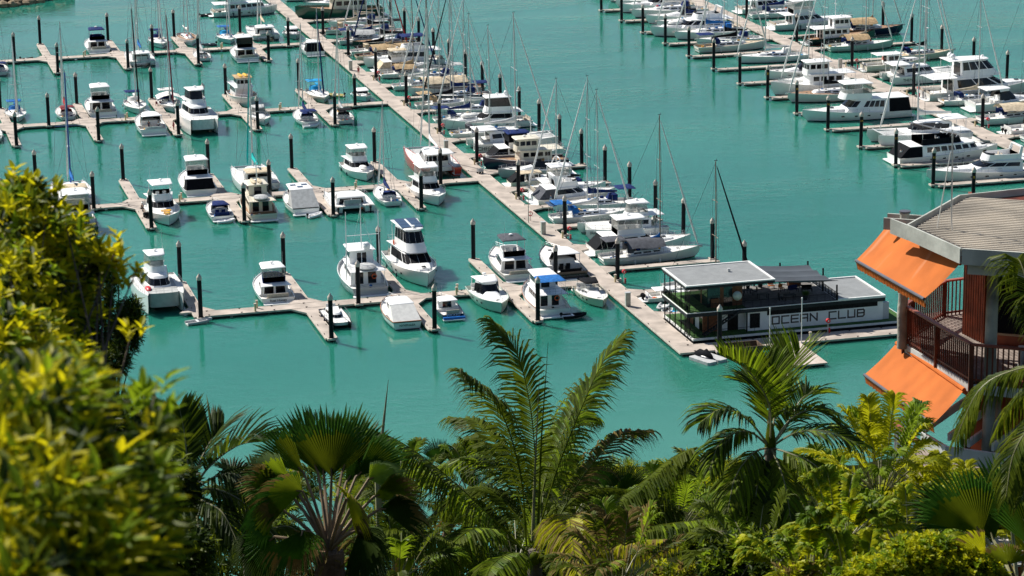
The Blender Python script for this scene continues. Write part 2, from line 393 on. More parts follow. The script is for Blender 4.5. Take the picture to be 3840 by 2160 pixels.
    if top:
        zz = zt+TH
        tm = o.get('topm', WHITE)
        px0, px1 = o.get('topx', (fx0-.2*k, fx1+.35*k))
        hd = slab(t, 'hardtop' if top == 'hard' else 'bimini_top', px0, px1, FW*1.06, FW*.96, .5*k, zz, .09, tm, .14 if top == 'hard' else .2)
        q = [((fx0+.15, s*FW*.47), (fx0+.1, s*FW*.47)) for s in (-1, 1)] + [((fx1-.1, s*FW*.42), (fx1-.1, s*FW*.42)) for s in (-1, 1)]
        posts(t, q, zt+FH*.8, zz+.02, .03, STEEL if top != 'hard' else WHITE)
        if o.get('encl', True):
            e0 = [(p[0], p[1], zt+FH) for p in b1]; e1 = outline(fx0+.05, fx1-.05*k, FW*.98, FW*.86, .5*k, zz+.02)
            mb = MB(); mb.loft([e0, e1], False, False); mb.build('bridge_enclosure', o.get('enclm', VINYL), t, 30)
        if o.get('solar'):
            for i in range(o['solar']):
                for s in (-1, 1):
                    mb = MB(); xx = px0+.35+i*(px1-px0-.9)/o['solar']; mb.box(xx, xx+(px1-px0-1)/o['solar']-.08, s*FW*.24-FW*.2, s*FW*.24+FW*.2, zz+.22, zz+.27); mb.build('solar_panel', SOLAR, t, 0)
        whip(t, fx0+.3, FW*.4, zz+.1); whip(t, fx0+.3, -FW*.4, zz+.1, 2.2)
        if o.get('radar', True): radar(t, (fx0+fx1)/2, zz+.2)
        if o.get('dome'): satdome(t, fx0+.6, .5, zz+.18, .32*k)
    else:
        zz = zt+FH
        mb = MB(); e0 = b1; e1 = [(p[0]-.1, p[1]*.98, p[2]+.28) for p in b1]; mb.loft([e0[1:-1], e1[1:-1]], False, False, False); mb.build('venturi_screen', GLASS, t, 0)
    if o.get('arch'):
        mb = MB(); zz2 = zt+TH*.8
        for s in (-1, 1): mb.loft([[(fx0+a, s*(FW*.5+b), zt) for a, b in ((-.2,0),(.5,0),(.5,.12),(-.2,.12))], [(fx0-.5+a, s*(FW*.45+b), zz2) for a, b in ((-.1,0),(.35,0),(.35,.12),(-.1,.12))]], True, True)
        mb.box(fx0-.6, fx0-.15, -FW*.48, FW*.48, zz2-.06, zz2+.06); mb.build('radar_arch', WHITE, t, 0)
    if o.get('dinghy'):
        mb = MB(); dx = o['dinghy']; 
        mb.ball((dx*L, 0, dk(dx*L)+.62*k), 1.2*k, .62*k, .32*k, 12, 6); mb.build('dinghy_cover', WHITEC, t)
    if o.get('ring'): ring(t, fx0+.4, -FW*.53-.05, zt+.35, 'y')
    if o.get('bowgear'):
        mb = MB(); mb.box(.80*L, .84*L, -.5, .5, dk(.82*L)+.05, dk(.82*L)+.5, .1); mb.box(.87*L, .90*L, -.4, .4, dk(.88*L)+.02, dk(.88*L)+.4, .1); mb.box(.74*L, .77*L, -.8, .8, dk(.75*L)+.3, dk(.75*L)+.55, .1); mb.build('deck_cushion', o['bowgear'], t)
    bow_rail(t, L, B, fs, fb, 'power', .42)
    if o.get('fender', 1):
        for u in (.3, .6): fender(t, L*u, -hb(u, B, 'power')-.12, .55, o.get('fm', NAVYP))
    transom_gear(t, L, B, o)
    return t

def cruiser(x, y, h, L, B, label, **o):
    B *= BW
    t = mk('sports_cruiser', x, y, h, label); k = o.get('k', L/11.)*1.08
    fs, fb = 1.0*k, 1.45*k
    dk = make_hull(L, B, fs, fb, 'power', .30, .12, .55*k, parent=t, m=HULLS[o.get('hull', 'white')], dm=o.get('dm'), tr=.15)
    x0, x1 = .34*L, .80*L; W = B*.74
    r0 = outline(x0, x1, W, W*.62, 1.6*k, dk(x0)-.05, z1=dk(x1)-.12); r1 = outline(x0, x1-2.4*k, W*.9, W*.5, 1.2*k, dk(x0)+.55*k)
    shell(t, 'coachroof', r0, r1, WHITE); glaze(t, r0, r1, .35, .8, [(.1, .45), (.5, .8)], 0)
    for s in (-1, 1):
        for q in (.42, .56, .68): mb = MB(); yy = s*(hb(q, B, 'power')*.95); mb.box(L*q-.28, L*q+.28, yy-.06, yy+.06, fs*.66, fs*.66+.18, .05); mb.build('porthole', GLASS, t, 0)
    # windscreen
    w0 = outline(.30*L, .56*L, W*1.02, W*.74, 1.1*k, dk(x0)+.28*k); w1 = outline(.31*L, .46*L, W*.92, W*.62, .8*k, dk(x0)+1.25*k)
    mb = MB(); mb.loft([w0[:], w1[:]], False, False, False); mb.build('windscreen', o.get('gm', GLASS), t, 25)
    zt = dk(x0)+1.25*k
    if o.get('top'):
        slab(t, 'hardtop' if o.get('hard') else 'bimini_top', .14*L, .47*L, W*1.0, W*.74, .8*k, zt+(.25*k if not o.get('lowtop') else .05), .1, o['top'], .16)
        posts(t, [((.16*L, s*W*.5), (.16*L, s*W*.46)) for s in (-1, 1)], fs, zt+.3*k, .05 if o.get('hard') else .02, WHITE if o.get('hard') else STEEL)
        if o.get('hard'):
            h0 = [(p[0], p[1], p[2]) for p in w1]; h1 = [(p[0]-.1, p[1]*.97, zt+.28*k) for p in w1]
            mb = MB(); mb.loft([h0, h1], False, False, False); mb.build('hardtop_frame', WHITE, t, 25)
    if o.get('arch'):
        mb = MB()
        for s in (-1, 1): mb.tube([(.22*L, s*W*.52, fs), (.16*L, s*W*.48, zt), (.15*L, s*W*.3, zt+.25)], .09*k, 6)
        mb.tube([(.15*L, -W*.3, zt+.25), (.15*L, W*.3, zt+.25)], .09*k, 6); mb.build('radar_arch', WHITE, t)
    if o.get('cover'):
        c0 = outline(.12, .3*L, B*.86, B*.84, .1, fs+.02); c1 = outline(.12*L, .32*L, W*.9, W*.86, .1, zt+(.2*k if o.get('top') else -.1))
        mb = MB(); mb.loft([c0, c1], False, True); mb.build('cockpit_cover', o['cover'], t, 30)
    else:
        seat(t, .6, 0, .55*k, B*.6, o.get('seatm', WHITEC), 1); seat(t, .27*L, .5, .55*k, .6, o.get('seatm', WHITEC)); seat(t, .27*L, -.5, .55*k, .6, o.get('seatm', WHITEC))
    mb = MB(); mb.box(.80*L, .84*L, -.28, .28, dk(.8*L)+.02, dk(.8*L)+.12, .05); mb.build('deck_hatch', GLASS, t, 0)
    if o.get('pad'): mb = MB(); mb.ball((.72*L, 0, dk(.7*L)+.1), 1.*k, .7*k, .16, 14, 6); mb.build('sun_pad', o['pad'], t)
    bow_rail(t, L, B, fs, fb, 'power', .4, h=.5)
    if o.get('radar'): radar(t, .2*L, zt+.45*k)
    transom_gear(t, L, B, o); return t

def mast_rig(t, mx, z, H, boomL, cover, L, B, fz, jib, sp=2, r=.09, mm=None, radar_=False, coverfold=True, stay_x=None, back_x=0., cz=0, names=None):
    H *= 1.08; r *= 1.25
    mb = MB(); mb.tube([(mx, 0, z), (mx, 0, z+H*.5), (mx-.12, 0, z+H)], r, 8, r*.7); mb.build('mast', mm or ALU, t)
    mb = MB()
    for i in range(sp):
        zz = z+H*(.36+.3*i) if sp > 1 else z+H*.52
        for s in (-1, 1): mb.tube([(mx, 0, zz), (mx-.15, s*B*(.30-.06*i), zz+.05)], .04, 5)
    mb.build('spreaders', mm or ALU, t)
    mb = MB(); mb.tube([(mx-.1, 0, z+H), (mx+.05, 0, z+H+.35)], .02, 4); mb.box(mx-.35, mx+.15, -.02, .02, z+H+.1, z+H+.16); mb.build('wind_vane', BLK, t)
    sx = stay_x or L*.985; rw = .024
    mb = MB(); mb.tube([(mx-.1, 0, z+H*.99), (back_x+.1, 0, fz)], rw, 3)
    for s in (-1, 1):
        sz = z+H*(.36+.3*(sp-1)) if sp > 1 else z+H*.52
        mb.tube([(mx-.1, 0, z+H*.97), (mx-.15, s*B*(.30-.06*(sp-1)), sz+.05), (mx-.1, s*B*.42, fz)], rw, 3)
        mb.tube([(mx, 0, z+H*.5), (mx-.5, s*B*.42, fz)], rw*.8, 3)
    mb.build('rigging', WIRE, t)
    if jib:
        mb = MB(); a = (mx+.05, 0, z+H*.96); b = (sx, 0, fz+.2); mb.tube([lp(a, b, q) for q in (0, .04, .3, .7, .93, 1)], [.03, .075, .11, .14, .17, .04], 6); mb.build('furled_headsail', jib, t)
    else:
        mb = MB(); mb.tube([(mx, 0, z+H*.97), (sx, 0, fz+.2)], rw, 3); mb.build('forestay', WIRE, t)
    bz = z+1.0+cz
    mb = MB(); mb.tube([(mx-.1, 0, bz), (mx-boomL, 0, bz+.05)], .08, 6); mb.build('boom', mm or ALU, t)
    if cover:
        mb = MB(); rings = []
        for q, hh, ww in ((0, 1.35, .18), (.06, .95, .25), (.3, .62, .28), (.65, .45, .24), (1., .22, .12)):
            xx = mx-.08-(boomL-.1)*q; rings.append([(xx, ww*math.cos(a), bz+.02+hh*.5+hh*.5*math.sin(a)) for a in [2*math.pi*i/8 for i in range(8)]])
        mb.loft(rings, True, True); sc_ = mb.build('sail_cover', cover, t, 60)
    if radar_:
        mb = MB(); mb.ball((mx+.4, 0, z+H*.33), .28, .28, .14, 10, 6); mb.tube([(mx, 0, z+H*.32), (mx+.4, 0, z+H*.32)], .04, 4); mb.build('radar_dome', WHITE, t)

def yacht(x, y, h, L, B, label, **o):
    B *= BW
    t = mk('sailing_yacht', x, y, h, label, 'sailboat', 'sailing yachts in the marina berths'); k = L/12.
    fs, fb = 1.0*k, 1.35*k
    dk = make_hull(L, B, fs, fb, 'sail', o.get('cock', .26), .07, .62*k, parent=t, m=HULLS[o.get('hull', 'white')], dm=o.get('dm'), tr=.35)
    x0, x1 = .28*L, .72*L; W = B*.56
    r0 = outline(x0, x1, W, W*.7, 1.2, dk(x0)-.03, z1=dk(x1)-.03); r1 = outline(x0+.1, x1-.5, W*.86, W*.55, .9, dk(x0)+.45*k)
    shell(t, 'coachroof', r0, r1, o.get('rm', WHITE)); glaze(t, r0, r1, .3, .75, [(.08, .3), (.36, .58), (.66, .84)], 0)
    for q in (.45, .55, .78):
        mb = MB(); xx = L*q; zz = (dk(x0)+.5*k if q < .7 else dk(xx)+.02); mb.box(xx-.22, xx+.22, -.22, .22, zz, zz+.06, .04); mb.build('deck_hatch', GLASS, t, 0)
    if o.get('dodger', NAVYC):
        m_ = o.get('dodger', NAVYC); d0 = outline(x0-.5, x0+1.1, W*1.05, W*.9, .7, dk(x0)+.3*k); d1 = outline(x0-.6, x0+.5, W*.9, W*.75, .5, dk(x0)+1.15*k)
        mb = MB(); c = [sum(p[i] for p in d1)/len(d1) for i in range(3)]; mb.loft([d0[:], d1[:]], False, False, False); mb.loft([d1, [(c[0]+(p[0]-c[0])*.5, p[1]*.5, p[2]+.12) for p in d1]], False, True); mb.build('sprayhood', m_, t, 50)
    if o.get('bimini'):
        slab(t, 'bimini_top', .02*L, .24*L, B*.72, B*.66, .2, dk(0)+1.95*k, .04, o['bimini'], .14)
        posts(t, [((.06*L, s*B*.34), (.03*L, s*B*.34)) for s in (-1, 1)] + [((.12*L, s*B*.34), (.22*L, s*B*.33)) for s in (-1, 1)], fs, dk(0)+1.97*k, .018, STEEL, 'bimini_frame')
    mx = o.get('mx', .58)*L; H = o.get('H', L*1.32)
    mast_rig(t, mx, dk(x0)+.45*k, H, .36*L, o.get('cover', BLUEC), L, B, fb, o.get('jib', WHITEC), o.get('sp', 2), mm=o.get('mm'), radar_=o.get('radar', False))
    if o.get('mizzen'):
        mb = MB(); mb.tube([(.14*L, 0, fs), (.14*L, 0, fs+H*.68)], .08, 7, .06); mb.build('mizzen_mast', o.get('mm') or ALU, t)
        mb = MB(); mb.tube([(.14*L, 0, fs+1.4), (-.04*L, 0, fs+1.5)], .11, 6); mb.build('mizzen_boom', o.get('cover') or ALU, t)
    if o.get('awning'):
        a0 = x0-.6; a1 = mx+.2 if not o.get('longawn') else mx+.25*L; zz = dk(x0)+1.75*k; mb = MB(); P = []
        for i in range(5):
            xx = a0+(a1-a0)*i/4; sag = .12*math.sin(i*1.9)
            P.append([(xx, -B*.52, zz-.75*k+sag), (xx, -B*.26, zz-.2+sag*.4), (xx, 0, zz+.05), (xx, B*.26, zz-.2-sag*.4), (xx, B*.52, zz-.75*k)])
        mb.loft(P, False, False, False); mb.loft([[(p[0], p[1], p[2]-.02) for p in r] for r in P], False, False, False); mb.build('awning', o['awning'], t, 60)
    mb = MB(); mb.tube([(.12*L+.5*math.cos(a)*0, .42*math.cos(a), .62*k+.85+.42*math.sin(a)) for a in [2*math.pi*i/10 for i in range(11)]], .025, 4); mb.box(.115*L, .125*L+.15, -.12, .12, .62*k, .62*k+.9); mb.build('steering_wheel', STEEL, t)
    clutter(t, L, B*.5, dk(x0)+.45*k, 3, .34, .68)
    us = [.03+.97*i/12 for i in range(13)]; P = [(L*u*.99, max(hb(u, B, 'sail')-.06, .04), sheer(u, fs, fb)) for u in us]
    rail(t, P + [(p[0], -p[1], p[2]) for p in reversed(P)], .6, 1.6, 'lifelines', r=.014)
    if o.get('davit'):
        mb = MB(); mb.tube([(0, s*B*.25, fs) if q == 0 else (-.9, s*B*.25, fs+.9) for s in (1,) for q in (0, 1)], .04, 5); mb.tube([(0, -B*.25, fs), (-.9, -B*.25, fs+.9)], .04, 5); mb.build('davits', STEEL, t)
    if o.get('stern_solar'):
        mb = MB(); mb.box(-.5, .6, -B*.36, B*.36, fs+1.9, fs+1.95); mb.build('solar_panel', SOLAR, t, 0)
        posts(t, [((.1, s*B*.3), (.1, s*B*.3)) for s in (-1, 1)], fs, fs+1.9, .03, STEEL, 'solar_arch')
    for u in (.3, .55): fender(t, L*u, -hb(u, B, 'sail')-.12, .5, o.get('fm', WHITEC))
    mb = MB(); mb.box(L*.97, L*1.03, -.06, .06, fb, fb+.08); mb.box(L*.995, L*1.03, -.14, .14, fb-.25, fb); mb.build('anchor', STEEL, t)
    o['syside'] = lambda xx: hb(xx/L, B, 'sail')*.97+.02
    o.setdefault('swim', 0); transom_gear(t, L, B, o); return t

def catamaran(x, y, h, L, B, label, **o):
    sail = o.get('sail', True)
    t = mk('sailing_catamaran' if sail else 'power_catamaran', x, y, h, label, 'catamaran', 'catamarans in the marina berths'); k = L/12.
    fs, fb = o.get('fs', 1.25)*k, o.get('fb', 1.6)*k; hw = B*.27; hm = HULLS[o.get('hull', 'white')]
    for s in (-1, 1):
        make_hull(L, hw, fs, fb, 'sail' if sail else 'launch', .08, .05, .5, oy=s*(B/2-hw/2), tr=.9 if sail else .2, parent=t, m=hm)
    mb = MB(); fwd = .70 if sail else .93
    zt = lambda u: sheer(u, fs, fb)-.05
    b0 = outline(.06*L, fwd*L, B*.74, B*(.74 if sail else .62), .5, .75*k); b1 = outline(.06*L, fwd*L, B*.76, B*(.76 if sail else .62), .5, zt(.1), z1=zt(fwd)+.03)
    mb.loft([b0, b1], True, True); mb.build('bridge_deck', NONSKID if not o.get('deckm') else o['deckm'], t, 30)
    if sail:
        mb = MB(); mb.box(.70*L, .93*L, -B*.26, B*.26, zt(.8)-.12, zt(.8)-.09); mb.build('trampoline', LGREYC, t, 0)
        mb = MB(); mb.tube([(.93*L, -B*.42, zt(.93)), (.93*L, B*.42, zt(.93))], .12, 6); mb.build('cross_beam', ALU, t)
    x0, x1 = .20*L, (.66 if sail else .70)*L; W = B*o.get('cw', .66); zc = zt(.3)-.05; H = o.get('ch', 1.25)*k
    r0 = outline(x0, x1, W, W*.84, 1.8*k, zc); r1 = outline(x0-.1, x1-1.2*k, W*.88, W*.62, 1.3*k, zc+H)
    shell(t, 'saloon', r0, r1, WHITE, crown=.14); glaze(t, r0, r1, .38, .84, [(.1, .5), (.53, .97)], 2, [(.1, .48), (.52, .9)])
    if o.get('hardbim', WHITE):
        slab(t, 'cockpit_hardtop', .03*L, x0+1.4, B*.62, B*.62, .4, zc+H+.35*k, .09, o.get('hardbim', WHITE), .14)
        posts(t, [((.05*L, s*B*.28), (.05*L, s*B*.28)) for s in (-1, 1)], fs-.1, zc+H+.4*k, .05, WHITE)
    if o.get('fly'):
        zt2 = zc+H+.1; f0 = outline(.22*L, .50*L, W*.7, W*.55, 1., zt2); f1 = outline(.22*L, .47*L, W*.72, W*.5, .9, zt2+.7*k)
        mb = MB(); mb.loft([f0, f1, [(.22*L+(p[0]-.22*L)*.92, p[1]*.92, p[2]) for p in f1], [(.22*L+(p[0]-.22*L)*.9, p[1]*.9, zt2+.1) for p in f1]], False, True); mb.build('flybridge_coaming', WHITE, t, 40)
        e1 = outline(.24*L, .44*L, W*.66, W*.46, .7, zt2+1.95*k)
        mb = MB(); mb.loft([f1, e1], False, False); mb.build('bridge_enclosure', o.get('enclm', VINYL), t, 30)
        slab(t, 'hardtop', .20*L, .46*L, W*.74, W*.6, .7, zt2+1.95*k, .1, o.get('topm', WHITE), .16); whip(t, .25*L, W*.3, zt2+2.*k); radar(t, .33*L, zt2+2.1*k)
        seat(t, .33*L, 0, zt2+.1, 1.4, o.get('seatm', WHITEC))
    seat(t, .12*L, 0, zt(.1)-.03, B*.4, o.get('seatm', WHITEC))
    if sail:
        mast_rig(t, .52*L, zc+H, o.get('H', L*1.35), .36*L, o.get('cover', WHITEC), L, B, fb, o.get('jib', WHITEC), 1, r=.12, stay_x=.93*L, cz=.25, radar_=True, mm=o.get('mm'))
        for s in (-1, 1):
            us = [.1+.86*i/10 for i in range(11)]; rail(t, [(L*u, s*(B/2-.1-(hw/2-hb(u, hw, 'sail'))), sheer(u, fs, fb)) for u in us], .6, 1.8, 'lifelines', r=.014)
    else:
        us = [.3+.66*i/8 for i in range(9)]; P = [(L*u, B/2-hw/2+hb(u, hw, 'launch')-.06, sheer(u, fs, fb)) for u in us]
        P += [(L*.955, 0, fb)]; rail(t, P + [(p[0], -p[1], p[2]) for p in reversed(P[:-1])], .7, 1.1, r=.02)
    if o.get('solar'):
        for s in (-1, 1): mb = MB(); mb.box(.30*L, .42*L, s*W*.2-.5, s*W*.2+.5, zc+H+.2, zc+H+.24); mb.build('solar_panel', SOLAR, t, 0)
    if o.get('pod'): mb = MB(); mb.ball((.72*L, -B*.28, zt(.7)+.3), 1.2, .45, .3, 10, 6); mb.build('kayak', RED, t)
    if o.get('davit'):
        mb = MB(); mb.tube([(-.2, -B*.2, fs+.4), (-.3, B*.2, fs+.4)], .28, 8); mb.build('stowed_tender', LGREYC, t)
    if o.get('sidename'):
        nm, size, mm, xx, zz = o['sidename']; text_mesh(nm, size, 'name_lettering', mm, t, (xx, o.get('ns', -1)*(B/2-hw/2+hb(xx/L, hw, 'sail')*.93+.03), zz), (R(90), 0, 0 if o.get('ns', -1) < 0 else R(180)), .012)
    o.setdefault('swim', 0); o.pop('sidename', None)
    if o.get('outboard'): transom_gear(t, L, B, o)
    for u in (.35, .6): fender(t, L*u, -B/2-.12, .6, o.get('fm', NAVYP))
    return t

def trawler(x, y, h, L, B, label, **o):
    B *= BW
    t = mk('trawler_yacht', x, y, h, label, 'trawler'); k = L/13.
    fs, fb = 1.15*k, 2.0*k
    dk = make_hull(L, B, fs, fb, 'launch', .20, .35, .75*k, parent=t, m=HULLS[o.get('hull', 'white')], dm=o.get('dm', TEAK), tr=.1)
    mb = MB()
    for s in (-1, 1): mb.tube([(L*u, s*(hb(u, B, 'launch')+.02), sheer(u, fs, fb)+.03) for u in [i/12 for i in range(12)]+[.97]], .05, 5)
    mb.build('cap_rail', o.get('cap', WOODTRIM), t)
    x0, x1 = .20*L, .60*L; W = B*.72; zc = .9*k; H = 1.95*k
    r0 = outline(x0, x1, W, W*.9, .4, zc); r1 = outline(x0, x1-.1, W*.96, W*.86, .35, zc+H)
    shell(t, 'deckhouse', r0, r1, o.get('cm', WHITE)); n = 4; glaze(t, r0, r1, .52, .84, [(.06+.23*i, .06+.23*i+.17) for i in range(n)], 0, [(.15, .42), (.58, .85)])
    slab(t, 'boat_deck', .06*L, x1+.15, B*.86, W*.95, .3, zc+H, .09, o.get('roofm', WHITE), .03)
    posts(t, [((.07*L, s*B*.38), (.07*L, s*B*.38)) for s in (-1, 1)], fs, zc+H, .035, WHITE)
    zp = zc+H+.08; p0 = outline(.36*L, x1+.35, W*.80, W*.74, .4, zp-.3); p1 = outline(.36*L, x1+.15, W*.76, W*.70, .35, zp+1.65*k)
    shell(t, 'pilothouse', p0, p1, o.get('cm', WHITE)); glaze(t, p0, p1, .50, .84, [(.08, .34), (.4, .62), (.68, .92)], 0, [(.3, .7)])
    mb = MB()
    for q in range(1, len(p0)-2): panel(mb, p0, p1, q, q+1, .1, .9, .5, .84)
    mb.build('windscreen', GLASS, t, 0)
    slab(t, 'pilothouse_roof', .33*L, x1+.55, W*.92, W*.86, .4, zp+1.65*k, .09, o.get('proof', WHITE), .08)
    rail(t, [(.07*L, -B*.38, zp), (.07*L, B*.38, zp)], .8, .8); rail(t, [(.07*L, -B*.40, zp), (.36*L, -B*.36, zp)], .8, .9); rail(t, [(.07*L, B*.40, zp), (.36*L, B*.36, zp)], .8, .9)
    if o.get('mast', True):
        zz = zp+1.7*k; mb = MB(); H2 = o.get('H', 3.5); mb.tube([(.42*L, 0, zz), (.42*L, 0, zz+H2)], .07, 6); mb.tube([(.42*L, -.7, zz+H2*.7), (.42*L, .7, zz+H2*.7)], .03, 4); mb.build('mast', WHITE, t); radar(t, .50*L, zz)
    if o.get('gallows'):
        for q, yy in ((.30, -B*.4), (.30, B*.4), (.36, 0)):
            mb = MB(); mb.tube([(q*L, yy, fs), (q*L, yy*.96, 9.5*k if yy else 10.2*k)], .09, 6, .06); mb.build('trawl_mast', WHITE, t)
        mb = MB(); mb.tube([(.30*L, -B*.39, 6.6*k), (.30*L, B*.39, 6.6*k)], .05, 5); mb.tube([(.30*L, -B*.39, 2.6), (.36*L, 0, 9.6*k), (.30*L, B*.39, 2.6)], .03, 4); mb.build('cross_bar', WHITE, t)
        satdome(t, .34*L, -.7, zp+1.7*k, .55)
    if o.get('dinghy'):
        mb = MB(); mb.ball((.16*L, 0, zp+.35), .14*L*.8, B*.24, .35, 12, 6); mb.build('stowed_tender', o['dinghy'], t)
    if o.get('awn'):
        slab(t, 'bimini_top', .07*L, .34*L, B*.74, B*.70, .3, zp+1.7*k, .04, o['awn'], .15); posts(t, [((.09*L, s*B*.36), (.09*L, s*B*.35)) for s in (-1, 1)], zp, zp+1.7*k, .02, STEEL)
    if o.get('ring'): ring(t, x0-.12, -B*.2, zc+1.1, 'x')
    if o.get('topgear'):
        mb = MB(); mb.ball((.47*L, .5, zp+1.65*k+.3), 1.9, .38, .16, 10, 5); mb.build('kayak', o['topgear'], t); mb = MB(); mb.ball((.47*L, -.5, zp+1.65*k+.3), 1.9, .38, .16, 10, 5); mb.build('kayak', o['topgear'], t)
    bow_rail(t, L, B, fs, fb, 'launch', .6, h=.5)
    for u in (.25, .55): fender(t, L*u, -hb(u, B, 'launch')-.15, .7, o.get('fm', WHITEC))
    o['syside'] = lambda xx: hb(xx/L, B, 'launch')*.93+.06
    transom_gear(t, L, B, o); return t

def launch(x, y, h, L, B, label, **o):
    B *= BW
    t = mk('cabin_launch', x, y, h, label, 'launch'); k = L/9.*1.05
    fs, fb = .85*k, 1.35*k
    dk = make_hull(L, B, fs, fb, 'launch', .36, .12, .45*k, parent=t, m=HULLS[o.get('hull', 'white')], dm=o.get('dm'))
    if o.get('cap'):
        mb = MB()
        for s in (-1, 1): mb.tube([(L*u, s*(hb(u, B, 'launch')+.02), sheer(u, fs, fb)+.02) for u in [i/12 for i in range(12)]+[.97]], .06, 5)
        mb.tube([(.02, -hb(0, B, 'launch'), fs+.02), (.02, hb(0, B, 'launch'), fs+.02)], .06, 5); mb.build('cap_rail', o['cap'], t)
    W = B*.70; x0, x1 = o.get('hx', (.34, .60)); x0 *= L; x1 *= L; zc = dk(x0)-.1
    r0 = outline(x0, x1, W, W*.9, .5, zc); r1 = outline(x0, x1-.35*k, W*.94, W*.8, .4, zc+o.get('ch', 1.25)*k)
    shell(t, 'wheelhouse', r0, r1, o.get('cm', WHITE)); glaze(t, r0, r1, .45, .85, [(.08, .46), (.54, .92)], 2, [(.25, .75)])
    f0 = outline(x1-.6, .86*L, W*.86, W*.5, .8, dk(x1)-.03); f1 = [(p[0]-.15, p[1]*.88, p[2]+.38*k) for p in f0]; shell(t, 'trunk_cabin', f0, f1, o.get('cm', WHITE)); glaze(t, f0, f1, .3, .75, [(.15, .32), (.4, .57), (.65, .8)], 0)
    rx = o.get('roof', (.16, .60))
    slab(t, 'wheelhouse_roof', rx[0]*L, rx[1]*L, W*1.06, W*.95, .4, zc+o.get('ch', 1.25)*k, .08, o.get('topm', WHITE), .1)
    posts(t, [((rx[0]*L+.15, s*B*.36), (rx[0]*L+.15, s*W*.5)) for s in (-1, 1)], fs, zc+1.25*k, .03, WHITE)
    if o.get('solar'):
        zz = zc+o.get('ch', 1.25)*k+.19
        for a, b in ((.52, -.25), (.52, .25), (.40, 0)): mb = MB(); mb.box(a*L-.55, a*L+.3, b*W-.45, b*W+.45, zz-.02, zz+.03); mb.build('solar_panel', SOLAR, t, 0)
    if o.get('cover'):
        c0 = outline(.1, rx[0]*L+.9, B*.84, B*.84, .1, fs+.03); c1 = outline(rx[0]*L, rx[0]*L+.9, W*.98, W*.98, .1, zc+o.get('ch', 1.25)*k+.02); mb = MB(); mb.loft([c0, c1], False, False); mb.build('cockpit_cover', o['cover'], t, 30)
    else: seat(t, .5, 0, .45*k, B*.5, o.get('seatm', WHITEC), 1)
    bow_rail(t, L, B, fs, fb, 'launch', .55, h=.45); whip(t, x0, W*.3, zc+1.3*k, 2)
    if o.get('tube'): mb = MB(); mb.tube([(-.5, -B*.42, .45), (-.5, B*.42, .5)], .2, 8); mb.build('inflatable_tube', o['tube'], t)
    if o.get('gear'): ring(t, x0-.1, W*.3, zc+.6*k, 'x')
    transom_gear(t, L, B, o); return t

def tender(x, y, h, L, B, label, m=None, motor=True, rib=True, floorm=None):
    t = empty('inflatable_dinghy' if rib else 'rowing_dinghy', (x, y, 0), R(h), label, 'dinghy', 'dinghies afloat or stowed beside the yachts')
    m = m or LGREYC
    if rib:
        mb = MB(); P = [(0, B*.38, .25), (L*.4, B*.40, .27), (L*.75, B*.33, .34), (L*.95, B*.12, .45), (L, 0, .48), (L*.95, -B*.12, .45), (L*.75, -B*.33, .34), (L*.4, -B*.40, .27), (0, -B*.38, .25)]
        mb.tube(P, .2, 8); mb.build('side_tube', m, t, 60)
        mb = MB(); mb.prism([(0, -B*.36), (L*.75, -B*.3), (L*.92, 0), (L*.75, B*.3), (0, B*.36)], .02, .18); mb.build('floor', floorm or NONSKID, t)
        mb = MB(); mb.box(L*.40, L*.48, -B*.38, B*.38, .38, .44); mb.build('thwart', WHITE, t, 0)
    else: make_hull(L, B, .4, .55, 'launch', .9, .03, .12, parent=t, m=HULLS['white'])
    if motor: mb = MB(); mb.ball((-.15, 0, .68), .24, .16, .22, 8, 6); mb.tube([(-.15, 0, .6), (-.25, 0, -.2)], .08, 6); mb.build('outboard_motor', BLK, t)
    return t
# ------------------------------------------------------------------ camera (x runs along the berth rows, y away from the hill, z up)
AZ = .257241; HC = 100.
cam = bpy.data.cameras.new('camera'); co = bpy.data.objects.new('camera', cam); col.objects.link(co); sc.camera = co
cam.sensor_width = 36; cam.lens = 6859.27/2576*36; cam.clip_start = .5; cam.clip_end = 6000
co.location = (0, 0, HC)
co.matrix_world = Matrix.Translation((0,0,HC)) @ Matrix.Rotation(-AZ, 4, 'Z') @ Matrix.Rotation(R(90)-.262080, 4, 'X') @ Matrix.Rotation(-.0139256, 4, 'Z')
cam.dof.use_dof = True; cam.dof.focus_distance = 190; cam.dof.aperture_fstop = cam.lens/1000/.0175
# ------------------------------------------------------------------ light
w = bpy.data.worlds.new('World'); sc.world = w; w.use_nodes = True
wn = w.node_tree.nodes; sk = wn.new('ShaderNodeTexSky'); sk.sky_type = 'NISHITA'; sk.sun_disc = False
SUN_EL, SUN_AZ = R(46), R(-36)                                      # azimuth clockwise from +y
sk.sun_elevation = SUN_EL; sk.sun_rotation = SUN_AZ; sk.altitude = 60; sk.air_density = 1; sk.dust_density = .6
w.node_tree.links.new(sk.outputs['Color'], wn['Background'].inputs['Color']); wn['Background'].inputs['Strength'].default_value = .062
sl = bpy.data.lights.new('sun', 'SUN'); sl.energy = 5.0; sl.angle = R(.53); sl.color = (1, .95, .87)
so = bpy.data.objects.new('sun', sl); col.objects.link(so)
sd = Vector((math.sin(SUN_AZ)*math.cos(SUN_EL), math.cos(SUN_AZ)*math.cos(SUN_EL), math.sin(SUN_EL)))
so.rotation_euler = sd.to_track_quat('Z', 'Y').to_euler()
sc.view_settings.view_transform = 'Standard'; sc.view_settings.look = 'None'; sc.view_settings.exposure = .48; sc.view_settings.gamma = 1
sc.cycles.max_bounces = 6; sc.cycles.transparent_max_bounces = 12; sc.cycles.caustics_reflective = False; sc.cycles.caustics_refractive = False

